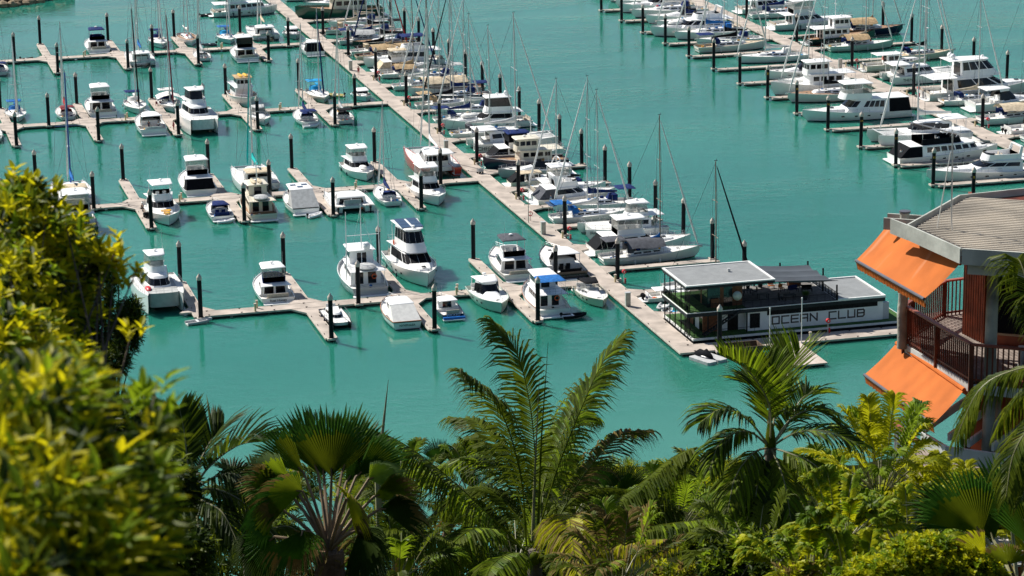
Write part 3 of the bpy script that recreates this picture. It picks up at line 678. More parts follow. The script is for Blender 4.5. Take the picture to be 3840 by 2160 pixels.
# ------------------------------------------------------------------ water
def water_mat():
    m = bpy.data.materials.new('lagoon_water'); m.use_nodes = True; nt = m.node_tree; n = nt.nodes; l = nt.links; b = n['Principled BSDF']
    tc = n.new('ShaderNodeTexCoord')
    def noi(scale, det, sx=1., sy=1., rot=0):
        mp = n.new('ShaderNodeMapping'); mp.inputs['Scale'].default_value = (sx, sy, 1); mp.inputs['Rotation'].default_value = (0,0,rot); l.new(tc.outputs['Object'], mp.inputs['Vector'])
        q = n.new('ShaderNodeTexNoise'); q.inputs['Scale'].default_value = scale; q.inputs['Detail'].default_value = det; l.new(mp.outputs['Vector'], q.inputs['Vector']); return q.outputs['Fac']
    big = noi(.012, 3, 1, 1.6); cr = n.new('ShaderNodeValToRGB'); l.new(big, cr.inputs['Fac'])
    e = cr.color_ramp.elements; e[0].position = .3; e[0].color = (.012,.138,.100,1); e[1].position = .7; e[1].color = (.024,.182,.132,1)
    # paler silt over the shallow foreshore
    sp = n.new('ShaderNodeSeparateXYZ'); l.new(tc.outputs['Object'], sp.inputs['Vector'])
    mr = n.new('ShaderNodeMapRange'); mr.inputs['From Min'].default_value = 345; mr.inputs['From Max'].default_value = 255; mr.interpolation_type = 'SMOOTHSTEP'; l.new(sp.outputs['Y'], mr.inputs['Value'])
    mx = n.new('ShaderNodeMix'); mx.data_type = 'RGBA'; l.new(mr.outputs['Result'], mx.inputs['Factor']); l.new(cr.outputs['Color'], mx.inputs['A']); mx.inputs['B'].default_value = (.060,.205,.158,1)
    l.new(mx.outputs['Result'], b.inputs['Base Color']); b.inputs['Roughness'].default_value = .06; b.inputs['IOR'].default_value = 1.33; b.subsurface_method = 'BURLEY'; b.inputs['Subsurface Weight'].default_value = .85; b.inputs['Subsurface Radius'].default_value = (1,1,1); b.inputs['Subsurface Scale'].default_value = 2.2
    def madd(a, k, c=None):
        q = n.new('ShaderNodeMath'); q.operation = 'MULTIPLY'; l.new(a, q.inputs[0]); q.inputs[1].default_value = k
        if c is None: return q.outputs[0]
        s = n.new('ShaderNodeMath'); s.operation = 'ADD'; l.new(q.outputs[0], s.inputs[0]); l.new(c, s.inputs[1]); return s.outputs[0]
    # gusty patches modulate the ripple height
    g = noi(.02, 2, 1, 2.5, .3); gm = n.new('ShaderNodeMapRange'); l.new(g, gm.inputs['Value']); gm.inputs['From Min'].default_value = .4; gm.inputs['From Max'].default_value = .62; gm.inputs['To Min'].default_value = .25; gm.inputs['To Max'].default_value = 1.
    hsum = madd(noi(.35, 2, 1, 1.5, .5), 2.2, madd(noi(1.3, 3, 1, 1.4, -.3), .9, madd(noi(4., 2, 1, 1, .8), .22)))
    hm = n.new('ShaderNodeMath'); hm.operation = 'MULTIPLY'; l.new(hsum, hm.inputs[0]); l.new(gm.outputs['Result'], hm.inputs[1])
    bu = n.new('ShaderNodeBump'); bu.inputs['Strength'].default_value = 1.; bu.inputs['Distance'].default_value = .045; l.new(hm.outputs[0], bu.inputs['Height']); l.new(bu.outputs['Normal'], b.inputs['Normal'])
    return m
mb = MB(); mb.quad((-1500,-200,0),(2500,-200,0),(2500,4500,0),(-1500,4500,0)); tag(mb.build('water', water_mat(), None, 0), kind='structure')

# ------------------------------------------------------------------ pontoons
DECK = mat('pontoon_concrete', (.45,.385,.33), .85, .15, .35, .25, det=8, bscale=9)
EDGE = mat('pontoon_edge_timber', (.56,.49,.42), .8, .12, 1.5)
FLOAT = mat('pontoon_float', (.010,.014,.014), .6, .3, 1)
ZD = .55
mb = MB(); mb.box(-.16,.16,-.03,.03,.08,.13); mb.box(-.06,.06,-.04,.04,0,.09); _o = mb.build('cleat', BLK, None, 0); CLEAT = _o.data; bpy.data.objects.remove(_o)
def walkway(name, x0, x1, y0, y1, label, cat='pontoon', group=None, gus=None, seg=6., brk=0, mirror=False):
    """deck slab with timber edges over separate floats; gus = (side, size) widening gussets where a finger meets its walkway"""
    t = empty(name, ((x0+x1)/2, (y0+y1)/2, 0), 0, label, cat, group); X = (x1-x0)/2; Y = (y1-y0)/2
    mb = MB(); poly = [(-X,-Y),(X,-Y),(X,Y),(-X,Y)]
    if gus == 'y1': poly = [(-X,-Y),(X,-Y),(X,Y-2.6),(X+1.7,Y),(-X-1.7,Y),(-X,Y-2.6)]
    if gus == 'y0': poly = [(-X-1.7,-Y),(X+1.7,-Y),(X,-Y+2.6),(X,Y),(-X,Y),(-X,-Y+2.6)]
    if gus == 'x0': poly = [(-X,-Y-1.2),(-X+2,-Y),(X,-Y),(X,Y),(-X+2,Y),(-X,Y+1.2)]
    if gus == 'x1': poly = [(-X,-Y),(X-2,-Y),(X,-Y-1.2),(X,Y+1.2),(X-2,Y),(-X,Y)]
    mb.prism(poly, ZD-.16, ZD); mb.build('deck', DECK, t, 0)
    cx = sum(p[0] for p in poly)/len(poly)
    mb = MB(); n = len(poly)
    for i in range(n):                                               # whaler boards along every free edge
        a = Vector((*poly[i], 0)); b = Vector((*poly[(i+1)%n], 0)); d = (b-a).normalized(); o = Vector((d.y, -d.x, 0))*.07
        q = [a, b, b+o, a+o]; mb.loft([[(*p.xy, ZD-.22) for p in q], [(*p.xy, ZD+.02) for p in q]], True, True)
    mb.build('edge_board', EDGE, t, 0)
    mb = MB(); Ln = max(X, Y)*2; n = max(1, round(Ln/seg)); ax = X >= Y
    for i in range(n):
        a = -Ln/2+Ln*i/n+.35; b = -Ln/2+Ln*(i+1)/n-.35
        if ax: mb.box(a, b, -Y+.12, Y-.12, -.4, ZD-.16)
        else: mb.box(-X+.12, X-.12, a, b, -.4, ZD-.16)
    mb.build('float', FLOAT, t, 0)
    st_ = 4.5 if Ln < 150 else 9
    for i in range(int(Ln/st_)):
        q = -Ln/2+2+st_*i
        for s in (-1, 1):
            c_ = bpy.data.objects.new('cleat', CLEAT); col.objects.link(c_); c_.parent = t
            c_.location = (q, s*(Y-.18), ZD) if ax else (s*(X-.18), q, ZD); c_.rotation_euler = (0, 0, 0 if ax else R(90))
    return t
SLEEVE = mat('pile_sleeve', (.0035,.0045,.008), .6, .35, .6, spec=.25)
CAP = mat('pile_cap', (.58,.50,.42), .7, .1, 2)
def make_pile():
    t = empty('mooring_pile', (0,0,0), 0, 'x', 'mooring pile', 'black mooring piles with pale cone caps')
    mb = MB(); mb.loft([[(.31*math.cos(a), .31*math.sin(a), z) for a in [2*math.pi*i/14 for i in range(14)]] for z in (-1.5, 6.0)], True, True); mb.build('shaft', SLEEVE, t)
    mb = MB(); mb.loft([[(r*math.cos(a), r*math.sin(a), z) for a in [2*math.pi*i/14 for i in range(14)]] for r, z in ((.36,5.82),(.37,6.22),(.35,6.26),(.02,6.74))], True, True); mb.build('cone_cap', CAP, t)
    mb = MB(); mb.box(-.55, .55, -.6, -.40, ZD-.2, ZD+.06); mb.box(-.55, -.38, -.6, .5, ZD-.2, ZD+.06); mb.box(.38, .55, -.6, .5, ZD-.2, ZD+.06); mb.box(-.55, .55, .40, .6, ZD-.2, ZD+.06); mb.build('pile_guide', EDGE, t, 0)
    return t
pile0 = remember(make_pile()); used = [False]
PR = random.Random(4)
def pile(x, y, label, num=None, nm=None):
    if not used[0]: used[0] = True; t = pile0; t.location = (x, y, 0); t['label'] = label
    else: t = copy_tree(pile0, (x, y, 0), 0, label)
    t.rotation_euler = (R(PR.uniform(-.5,.5)), R(PR.uniform(-.5,.5)), PR.choice([0, R(90), R(180)]) if not num else 0); t.location.z = PR.uniform(-.12, .12)
    if num: text_mesh(num, .52, 'berth_number', nm or YELLOW, t, (-.08, -.325, 5.05), (R(90), 0, R(0)), .01)
    return t
ROWS = {'nearest': 358.3, 'second': 427.5, 'third': 496.8, 'farthest': 566.1}
ORD = ['first','second','third','fourth','fifth','sixth','seventh','eighth','ninth','tenth','eleventh','twelfth','thirteenth','fourteenth','fifteenth','sixteenth','seventeenth','eighteenth']
walkway('main_walkway', 106.7, 109.5, 323.9, 700, 'long broad pale main walkway running away up the middle of the marina', seg=9)
walkway('front_walkway', 106.7, 146, 320.6, 323.9, 'pale front walkway passing before the black and white floating clubhouse', seg=9)
for nm, y in ROWS.items():
    x0 = {'nearest': 49.2, 'second': 20, 'third': 14, 'farthest': 25}[nm]
    walkway('cross_walkway', x0, 106.6, y-1.25, y+1.25, f'{nm} pale cross walkway joining the main walkway from the left', group='cross walkways left of the main walkway', seg=5)
fingers = {'nearest': ([65.,79.,93.3],[50.,65.,79.,93.2]), 'second': ([21.7,36.1,50.5,65.,79.1,93.3],[36.1,50.5,64.8,79.,93.3]), 'third': ([21.7,35.9,50.4,64.7,79.1,93.3],[35.9,50.3,64.6,78.9,93.2]), 'farthest': ([35.9,50.2,64.4,78.8,93.3],[35.9,50.,64.5,78.8,93.2])}
for nm, (near, far) in fingers.items():
    y = ROWS[nm]
    for lst, s in ((near, -1), (far, 1)):
        for i, x in enumerate(lst):
            a = f"{ORD[i]} from left, {'hill' if s < 0 else 'far'} side of the {nm} cross walkway"; b_ = f"tip pile of the {ORD[i]} {'hill' if s < 0 else 'far'} side finger on the {nm} cross walkway"
            if s < 0: y0, y1 = y-17., y-1.3
            else: y0, y1 = y+1.3, y+17.9
            walkway('finger_pontoon', x-.75, x+.75, y0, y1, 'finger pontoon, '+a, 'finger pontoon', 'finger pontoons off the cross walkways', 'y1' if s < 0 else 'y0', 4)
            pile(x, y0-.1 if s < 0 else y1+.1, b_)
    for x in {'nearest': [50,71.9,100.2], 'second': [29,43.4,71.8,100.2], 'third': [28.7,43.1,71.6,100.3], 'farthest': [42.9,71.5,100.3]}[nm]:
        if nm == 'nearest' and x == 50: pile(x, y-1.5, 'mooring pile at the left end of the nearest cross walkway'); continue
        pile(x, y-1.5, f"mooring pile on the {nm} cross walkway {'between its fingers, ' + {0: 'first', 1: 'second', 2: 'third', 3: 'fourth'}[sorted([29,43,71.7,100.2], key=lambda q: q).index(min([29,43,71.7,100.2], key=lambda q: abs(q-x)))]} from the left")
for k in range(18):
    y = 365.3 + 13.55*k
    walkway('finger_pontoon', 109.6, 127.0, y-1.5, y+.1, f'finger pontoon right of the main walkway, {ORD[k]} counted away from the clubhouse', 'finger pontoon', 'finger pontoons right of the main walkway', 'x0', 4)
    pile(126.5, y+.2, f'mooring pile at the outer tip of the {ORD[k]} finger beyond the clubhouse')
pile(126.5, 351.8, 'mooring pile rising just behind the clubhouse sun shade')
for k in range(9):
    pile(109.95, 358.9+27.1*k, f'mooring pile against the right edge of the main walkway, {ORD[k]} beyond the clubhouse')
pile(111.9, 320.4, 'mooring pile in front of the clubhouse beside the covered jet ski')
walkway('main_walkway', 199.4, 202.6, 375, 700, 'long pale walkway of the far right pier running between big yachts', seg=9)
for k in range(14):
    y = 385.+15.58*k; n = 8+2*k
    walkway('finger_pontoon', 176.9, 199.3, y-1.6, y+.1, f'finger pontoon on the left of the far right pier, {ORD[k]} from the near end', 'finger pontoon', 'finger pontoons of the far right pier', 'x1', 4)
    pile(176.4, y, f'outer pile numbered {n} at the left tip of a far right pier finger' if k < 7 else f'outer left pile of the far right pier, {ORD[k]} from the near end', str(n) if k < 7 else None)
for k in range(10):
    y = 401.+15.58*k
    walkway('finger_pontoon', 202.8, 225.2, y-1.6, y+.1, f'finger pontoon on the right of the far right pier, {ORD[k]} from the near end', 'finger pontoon', 'finger pontoons of the far right pier', 'x0', 4)
    pile(225.7, y, f'mooring pile off the {ORD[k]} right hand finger of the far right pier')
for k in range(6): pile(203.0, 409.+31.1*k, f'mooring pile against the far right pier walkway, {ORD[k]} from the near end')

# power pedestals, hose reels, cabinets
PED = mat('pedestal_cream', (.62,.52,.30), .6, .1, 3)
def make_ped():
    t = empty('power_pedestal', (0,0,ZD), 0, 'x', 'power pedestal', 'cream power pedestals on the walkways')
    mb = MB(); mb.box(-.13,.13,-.13,.13,0,.95,.04); mb.build('post', PED, t, 0)
    mb = MB(); mb.box(-.17,.17,-.17,.17,.95,1.12,.05); mb.build('lamp_head', CAP, t, 0); return t
ped0 = remember(make_ped()); pu = [0]
def ped(x, y, label):
    if not pu[0]: pu[0] = 1; ped0.location = (x, y, ZD); ped0['label'] = label; return
    copy_tree(ped0, (x, y, ZD), 0, label)
def make_reel():
    t = empty('hose_reel', (0,0,ZD), 0, 'x', 'fire hose reel', 'red fire hose reels on posts')
    mb = MB(); mb.tube([(0,0,0),(0,0,1.5)], .05, 6); mb.build('post', ALU, t)
    mb = MB(); mb.loft([[(.29*math.cos(a), yy, 1.7+.29*math.sin(a)) for a in [2*math.pi*i/14 for i in range(14)]] for yy in (-.18,.18)], True, True); mb.build('reel_cover', RED, t, 40)
    mb = MB(); mb.box(-.08,.08,-.2,-.185,1.63,1.78); mb.build('sign_plate', WHITE, t, 0)
    mb = MB(); mb.tube([(.2,0,0),(.2,0,.7)], .12, 8); mb.build('extinguisher', RED, t); return t
reel0 = remember(make_reel()); ru = [0]
def reel(x, y, label):
    if not ru[0]: ru[0] = 1; reel0.location = (x, y, ZD); reel0['label'] = label; return
    copy_tree(reel0, (x, y, ZD), 0, label)
CABM = mat('cabinet_grey', (.60,.58,.52), .5, .08, 2)
def cabinet(x, y, label, h=1.9):
    t = empty('service_cabinet', (x, y, ZD), 0, label, 'service cabinet', 'tall service cabinets on the main walkway')
    mb = MB(); mb.box(-.35,.35,-.28,.28,0,h,.03); mb.build('housing', CABM, t, 0)
    mb = MB(); mb.box(-.3,.3,-.30,-.282,.1,h-.1); mb.build('door', CAP, t, 0); mb = MB(); mb.box(-.39,.39,-.32,.32,h,h+.06); mb.build('lid', ALU, t, 0)
for nm, y in ROWS.items():
    for i, x in enumerate([57.2, 86.]):
        if nm == 'nearest' and i == 0: x = 57.6
        for s, d in ((0, 'near'), (1, 'far')): ped(x+.5*s, y-.9+1.6*s, f"cream power pedestal on the {nm} cross walkway, {'left' if i == 0 else 'right'} pair, {d} edge")
for k in range(7):
    ped(109.1, 357.2+27.1*k, f'power pedestal next to the {ORD[k]} pile on the main walkway edge')
    reel(109.9 if k else 110.1, 356.2+27.1*k, f'red hose reel next to the {ORD[k]} pile on the main walkway edge')
ped(124.7, 321.2, 'cream power pedestal on the front walkway before the club sign'); reel(128.1, 323.6, 'red hose reel standing in front of the club lettering')
for k, y in enumerate((344.5, 387.6, 450.3, 532.)): cabinet(107.0, y, f'grey service cabinet on the left edge of the main walkway, {ORD[k]} from the near end')
for k in range(3):
    ped(202.0, 441.+31*k, f'power pedestal on the far right pier, {ORD[k]} from its near end'); reel(203.3, 438.5+31*k, f'red hose reel on the far right pier, {ORD[k]} from its near end')
cabinet(200.2, 501.6, 'tall grey cabinet on the far right pier walkway')

# breakwater rocks (top left)
ROCK = mat('dark_rock', (.10,.085,.06), .9, .3, .4, .6); ROCKL = mat('tide_rock', (.30,.23,.14), .9, .25, .5, .6)
bt = tag(bpy.data.objects.new('breakwater', None), None); bpy.data.objects.remove(bt)
def rocks():
    mb = MB(); rr = random.Random(3)
    for i in range(520):
        u = rr.random(); v = rr.random()
        x = -20 + 84*u; yb = 639.5 + (.62 if x > 46 else .4)*(x-46) + v*16; z = min(4.2, v*5)+rr.uniform(-.2,.3); s = rr.uniform(.8, 1.9)
        mb.use(ROCKL if z < .9 else ROCK)
        pts = []
        n = 7
        for j in range(4):
            t = math.pi*(j+.5)/4-math.pi/2
            pts.append([(x+s*math.cos(t)*math.cos(2*math.pi*q/n)*rr.uniform(.75,1.2), yb+s*math.cos(t)*math.sin(2*math.pi*q/n)*rr.uniform(.75,1.2), z+s*.7*math.sin(t)*rr.uniform(.8,1.1)) for q in range(n)])
        mb.loft(pts, True, True)
    mb.use(ROCK); mb.loft([[(-60,600,-1),(46,641,-1),(66,653,-1)],[(-60,616,3.2),(40,657,3.4),(56,668,3.)],[(-60,900,5),(20,900,5),(40,900,5)]], False, False, False)
    return mb.build('breakwater', ROCK, None, 20)
tag(rocks(), kind='structure')
# ------------------------------------------------------------------ boats in their berths
N_, F_, RT, LF = -90, 90, 0, 180        # bow toward the hill, bow away, bow right, bow left
def near(x, y, L): return (x, y+L, N_)   # bow tip at y, transom further away
Y1, Y2, Y3, Y4 = 359.9, 429.1, 498.4, 567.7   # far edges of the cross walkways
# --- nearest row
catamaran(45.9, 375.5, N_, 14.3, 6.6, 'white power catamaran with red kayak on its port bow, bow toward the hill', sail=False, fs=1.9, fb=2.5, fly=True, pod=True, cw=.62, hardbim=None, ch=1.5, deckm=mat('grey_deck', (.40,.41,.40), .8, .08, 1))
flybridge(61.6, 361.8, F_, 12.5, 4.5, 'white flybridge cruiser with navy bridge cover and canopy, stern to the nearest walkway', topm=WHITE, fbm=NAVYC, enclm=VINYL, name=('Reel Honey', .5, BLK), aft=.1, fseat=NAVYC, dome=False)
trawler(74.7, 361.9, F_, 15.5, 5.4, 'white fishing trawler with three tall masts and a bicycle on deck', gallows=True, hull='grey', dm=NONSKID, cap=WHITE, mast=False, dinghy=LGREYC, ring=True, topgear=None)
flybridge(83.4, 381.5, N_, 18, 5.6, 'tall three-level white motor yacht with six roof solar panels, bow toward the hill', k=1.42, ch=1.45, solar=3, gm=BLACKC, upper=1.3, panes=1, fx=(.30,.54), cx=.78, aft=.16, hull='white', ring=True, rake=2.4, bowgear=None, v0=.30, v1=.84)
catamaran(67.5, 355.0, N_, 8.8, 3.3, 'small white and black catamaran runabout with dark round bow pad, near the nearest walkway', sail=False, hull='black', fs=1.1, fb=1.35, cw=.62, ch=.9, hardbim=None)
launch(75.9, 343.9, F_, 11.6, 4.1, 'white cabin launch with varnished brown rail and white roof, stern toward the hill', cap=WOODTRIM, name=('NYMPHAEA', .42, BLK), dm=NONSKID, hx=(.38,.60), roof=(.26,.62), cover=WHITEC, swim=0, topm=WHITE)
launch(82.9, 346.6, F_, 8.6, 3.2, 'small open cruiser with navy transom and bright blue inflatable tube', hull='navy', name=('WICKED', .5, WHITE), tube=mat('bright_blue_tube', (.01,.16,.55), .4, .1, 2), roof=(.30,.62), hx=(.42,.62), seatm=SEAT, namez=.75)
cruiser(89.9, 359.3, N_, 12, 4.3, 'white express cruiser with pale green hull and open cockpit, bow toward the hill', hull='palegreen', top=WHITE, hard=True, radar=True)
trawler(96.4, 343.6, F_, 13.5, 4.6, 'white trawler with brown rub rail, blue sun top and stern dinghy', cap=WOODTRIM, dm=NONSKID, hull='white', awn=BLUEC, ring=True, mast=False, proof=WHITE, topgear=None)
tender(97.2, 342.9, 0, 3.3, 1.7, 'dark inflatable dinghy hung across the stern of the brown railed trawler', BLK)
flybridge(89.8+7.1, 363.3, F_, 14.5, 4.7, 'white flybridge yacht with grey folded bimini and tender behind, at the nearest walkway', hull='mastgrey', top='bimini', topm=GREYC, encl=False, k=1.12, aft=.12)
cruiser(104.0, 361.8, F_, 14, 4.7, 'sleek white hardtop cruiser with black cockpit covers beside the main walkway', cover=None, top=WHITE, hard=True, hull='black', gm=BLACKC, k=1.25, seatm=BLACKC)
cruiser(103.9, 355.4, N_, 9.6, 3.4, 'cream open runabout with black bimini beside the main walkway', hull='cream', top=BLACKC, gm=VINYL, pad=None)
tender(47.8, 355.3, 10, 3.5, 1.6, 'pale grey inflatable dinghy floating at the left end of the nearest walkway', LGREYC, motor=False)
# --- second row
catamaran(41, 430.5, F_, 12.5, 6.8, 'sailing catamaran with tan cockpit cover and blue mast cover behind the leafy tree', hardbim=SANDC, cover=BLUEC, mm=mat('blue_mast', (.02,.08,.35), .5, .1, 2))
flybridge(39.6, 410.8, F_, 16, 5.4, 'big flybridge yacht with black transom and orange life ring, half hidden by the tree', hull='black', cover=None, seatm=BLACKC, ring=True, name=('WHITE HAWK', .52, WHITE), namez=.8, k=1.2, fbm=WARM)
flybridge(61.4, 431.4, F_, 13.6, 5., 'white flybridge cruiser with black cockpit cover, stern to the second walkway', cover=BLACKC, k=1.15, radar=True, aft=.06)
flybridge(53.5, 426, N_, 14, 4.9, 'white flybridge cruiser with yellow covers on its foredeck, bow toward the hill', k=1.12, gm=BLACKC, panes=1, bowgear=YELLOW, encl=False, enclm=VINYL)
cruiser(62.0, 413., F_, 9.6, 3.4, 'small cruiser with navy bimini and white tender on its transom', top=NAVYC, whitered=1, hull='whitered', seatm=NAVYC)
tender(61.0, 412.2, 0, 2.7, 1.3, 'pale rigid tender stowed across the transom of the navy topped cruiser', WHITE, motor=False)
catamaran(71.2, 431.5, F_, 13.6, 7.0, 'white sailing catamaran with turquoise sail cover and tan awning', cover=TEALC, H=16.5, hardbim=SANDC, jib=TEALC)
trawler(68.2, 411.1, F_, 13.8, 4.6, 'cream trawler with raised pilothouse, stern toward the hill', hull='cream', cm=WARM, roofm=WARM, proof=WARM, dinghy=LGREYC, cap=WARM, mast=True, topgear=SANDC)
launch(75.3, 413.2, F_, 12.2, 4.6, 'white launch with three roof solar panels and grey cockpit cover', solar=True, cover=LGREYC, roof=(.28,.68), hx=(.4,.66), hull='whitered', k=1.1, topm=WHITE, ch=1.6)
tender(75.2, 411.0, 30, 2.7, 1.3, 'small white dinghy with black outboard floating behind the solar roofed launch', WHITE)
catamaran(82.8, 412.2, F_, 10.8, 7.0, 'broad white power catamaran with twin outboards and open cockpit', sail=False, outboard=(-2.6,2.6), hardbim=None, cw=.72, seatm=LGREYC)
flybridge(89.4, 445.6, N_, 12.4, 4.5, 'white flybridge sport fisher with covered dinghy on its bow', dinghy=.74, gm=BLACKC, panes=1, seatm=SEAT)
yacht(89.6, 414.4, F_, 11, 3.6, 'white sloop with navy sail cover and frame bimini beside a finger', cover=NAVYC, dodger=NAVYC, H=13.5, mm=ALU, bimini=None)
flybridge(96.6, 425.5, N_, 13.4, 4.7, 'white flybridge cruiser with black windscreen cover at the second walkway, bow toward the hill', gm=BLACKC, panes=1, k=1.08)
catamaran(101.9, 432.0, F_, 17, 7.4, 'large racing catamaran with bright red hulls and very tall mast', hull='red', cover=WHITEC, H=22, hardbim=WHITE, solar=True, sail=True)
# --- third row
yacht(38.2, 512.6, N_, 10.5, 3.5, 'white sloop with blue bimini at the left edge, bow toward the hill', bimini=BLUEC, cover=BLUEC, dodger=BLUEC, H=13.4)
yacht(47.2, 501.2, F_, 10.2, 3.4, 'white sloop with red sail cover and maroon bimini', bimini=MAROON, dodger=MAROON, cover=REDC, H=15)
flybridge(53.8, 501.6, F_, 14, 4.9, 'white flybridge cruiser with clear bridge curtains and open cockpit, stern to the third walkway', k=1.12, seatm=SEAT, fseat=SEAT)
yacht(60.6, 513.6, N_, 11.5, 3.7, 'white sloop with white triangular awning and navy bimini', bimini=NAVYC, cover=WHITEC, dodger=WHITEC, H=17.5, jib=BLACKC)
yacht(67, 513.6, N_, 11.6, 3.9, 'white sloop wrapped in pale canvas awnings beside a finger', awning=WHITEC, bimini=WHITEC, cover=WHITEC, H=16, jib=MAROON)
cruiser(60.6, 482.4, F_, 13.5, 4.6, 'white hardtop cruiser with two people in its open cockpit', hard=True, top=WHITE, k=1.2)
catamaran(69.4, 494.6, N_, 15., 6.7, 'big white power catamaran with dark bridge windows, bow toward the hill', sail=False, fs=1.9, fb=2.3, fly=True, enclm=GLASS, cw=.74, ch=1.5, hardbim=WHITE)
trawler(81.3, 515.6, N_, 14, 4.7, 'white pilothouse trawler with yellow kayaks on its tan roof', hull='mastgrey', topgear=YELLOW, proof=TANC, cap=WHITE, mast=False)
cruiser(81.2, 494.2, N_, 9.8, 3.3, 'small white cruiser with grey canvas covers below a finger pile', top=LGREYC, cover=LGREYC, gm=VINYL)
yacht(95.6, 513.2, N_, 11.6, 3.8, 'cream sloop with bright blue sail cover and bimini', hull='cream', cover=CYANC, dodger=CYANC, bimini=CYANC, H=15, jib=NAVYC)
launch(103.6, 508.2, N_, 7.6, 3.1, 'tiny pale blue hulled pilothouse boat with white roof next to the main walkway', hull='paleblue', roof=(.2,.66), cm=WHITE, dm=SANDC)
tender(100.6, 507.5, 150, 3.2, 1.6, 'yellow inflatable dinghy floating beside the pale blue pilothouse boat', mat('yellow_tube', (.75,.62,.20), .5, .1, 2))
yacht(89.0, 481.4, F_, 11.4, 3.8, 'white sloop with blue bimini and white dinghy on its stern, seen from behind', bimini=NAVYC, dodger=NAVYC, cover=NAVYC, H=15.3)
tender(87.6, 480.9, 0, 2.8, 1.4, 'white inflatable dinghy lashed across the stern of the blue bimini sloop', WHITE, motor=False)
yacht(95.7, 481.1, F_, 10.8, 3.6, 'white sloop with dark brown canopy, stern toward the hill', bimini=BLACKC, dodger=BLACKC, cover=LGREYC, H=15.6)
yacht(32.2, 484.9, F_, 11, 3.6, 'white sloop with purple trimmed cover at the left edge of the photo', cover=NAVYC, H=17)
yacht(25, 513, N_, 11, 3.6, 'white sloop cut by the left edge with brown canopy', cover=SANDC, H=15)
# --- farthest row
flybridge(61.1, 571., F_, 12.6, 4.5, 'flybridge cruiser with deep navy canvas top and bridge cover', top='bimini', topm=NAVYC, fbm=NAVYC, fseat=NAVYC, encl=False)
yacht(74.6, 583.2, N_, 11, 3.7, 'white sloop with big navy rear canopy and blue stripe', bimini=NAVYC, dodger=NAVYC, cover=NAVYC, hull='whiteblue', H=17)
yacht(81, 585.4, N_, 12.6, 3.9, 'old white ketch with two masts and cluttered deck', mizzen=True, dodger=None, cover=WHITEC, dm=TEAK, H=17, jib=None)
yacht(80.8, 554.2, F_, 9, 3.2, 'small white sloop with pale cover stern toward the hill in the farthest row', cover=LGREYC, dodger=LGREYC, H=16)
catamaran(67.8, 552.4, F_, 11.5, 5.8, 'white sailing catamaran with blue sail cover in the farthest row', cover=BLUEC, hardbim=WHITE, H=16)
flybridge(89.2, 550.5, F_, 13, 4.7, 'white flybridge cruiser with blue side band and dark bridge at the farthest row', hull='whiteblue', enclm=GLASS)
yacht(89.3, 583.2, N_, 10.6, 3.6, 'pale blue sloop with blue bimini in the farthest row', hull='paleblue', bimini=BLUEC, dodger=CYANC, cover=NAVYC, H=17)
tender(86.1, 573.2, 190, 3, 1.5, 'grey inflatable dinghy floating by the pale blue sloop', GREYC)
catamaran(97.4, 575., F_, 12, 6.4, 'white catamaran with upturned white dinghy on its stern and tan awning', cover=SANDC, davit=True, hardbim=WHITE, H=17)
launch(103.7, 582, N_, 8.4, 3.2, 'small white fishing boat with blue window band at the main walkway', topm=WHITE, hull='grey')
cruiser(103.8, 552.5, F_, 11, 3.9, 'white cruiser with black cockpit enclosure next to the main walkway in the farthest row', cover=BLACKC, arch=True, top=WHITE)
yacht(38.9, 551.5, F_, 10.5, 3.5, 'white sloop with dark canopy at the left edge in the farthest row', bimini=NAVYC, cover=NAVYC, H=15)
flybridge(91.3, 611.6, RT, 15, 4.8, 'long white ferry-like houseboat with row of side windows at the top', panes=5, cx=.82, top=None, aft=.02, rake=.6)
tender(88.6, 612, 10, 3.4, 1.6, 'dark inflatable dinghy at the stern of the houseboat', BLK)
yacht(98, 640, N_, 11, 3.6, 'white sloop moored beyond the farthest row near the main walkway', H=16, bimini=BLUEC)
# --- right of the main walkway, from the clubhouse away
yacht(114.5, 351.2, RT, 13, 3.9, 'sloop moored behind the clubhouse, only its tall mast showing', H=15.6, cover=BLACKC, mm=WOODM, jib=BLACKC, bimini=None)
yacht(110.6, 369.4, RT, 15.2, 4.1, 'long white sloop under a dark grey full-length awning', awning=GREYC, bimini=GREYC, dodger=GREYC, H=18.3, mm=WOODM, hull='mastgrey', jib=WHITEC, mx=.60)
flybridge(110.9, 375.6, RT, 15.6, 4.8, 'white sport fisher with black side windows and covered cockpit behind the grey awning sloop', cover=BLACKC, gm=BLACKC, panes=1, k=1.12, wspan=(.2,.9), enclm=VINYL)
tender(121.3, 381.2, 10, 3.4, 1.7, 'white inflatable dinghy beyond the black windowed sport fisher', WHITE)
catamaran(125.6, 386., LF, 13, 6.4, 'white flybridge power catamaran with cursive bow name and roof solar panels', sail=False, fly=True, solar=True, cw=.66, sidename=('Illusions', .6, BLK, 11.5, 1.2), ns=1, pod=None)
yacht(110.6, 396.3, RT, 13.2, 4.1, 'white deck saloon sloop with blue sprayhood and stern solar panel', cover=WHITEC, dodger=BLUEC, bimini=BLUEC, stern_solar=True, H=17.5)
yacht(126.4, 402.9, LF, 13.6, 4.1, 'white cutter with long navy boom cover lettered with its name', cover=NAVYC, dodger=NAVYC, bimini=NAVYC, H=18.3, davit=True)
flybridge(111.6, 409.3, RT, 13.5, 4.7, 'white sport yacht with curved arch and mesh aft shade', cover=GREYC, arch=True, top=None, gm=GLASS, panes=1, k=1.1)
flybridge(112.5, 414.4, RT, 12.5, 4.5, 'white flybridge cruiser with red kayak on its bow', k=1.05)
yacht(124, 416.6, LF, 11.5, 3.7, 'white sloop with black boom cover behind the red kayak cruiser', cover=BLACKC, H=16, mm=ALU)
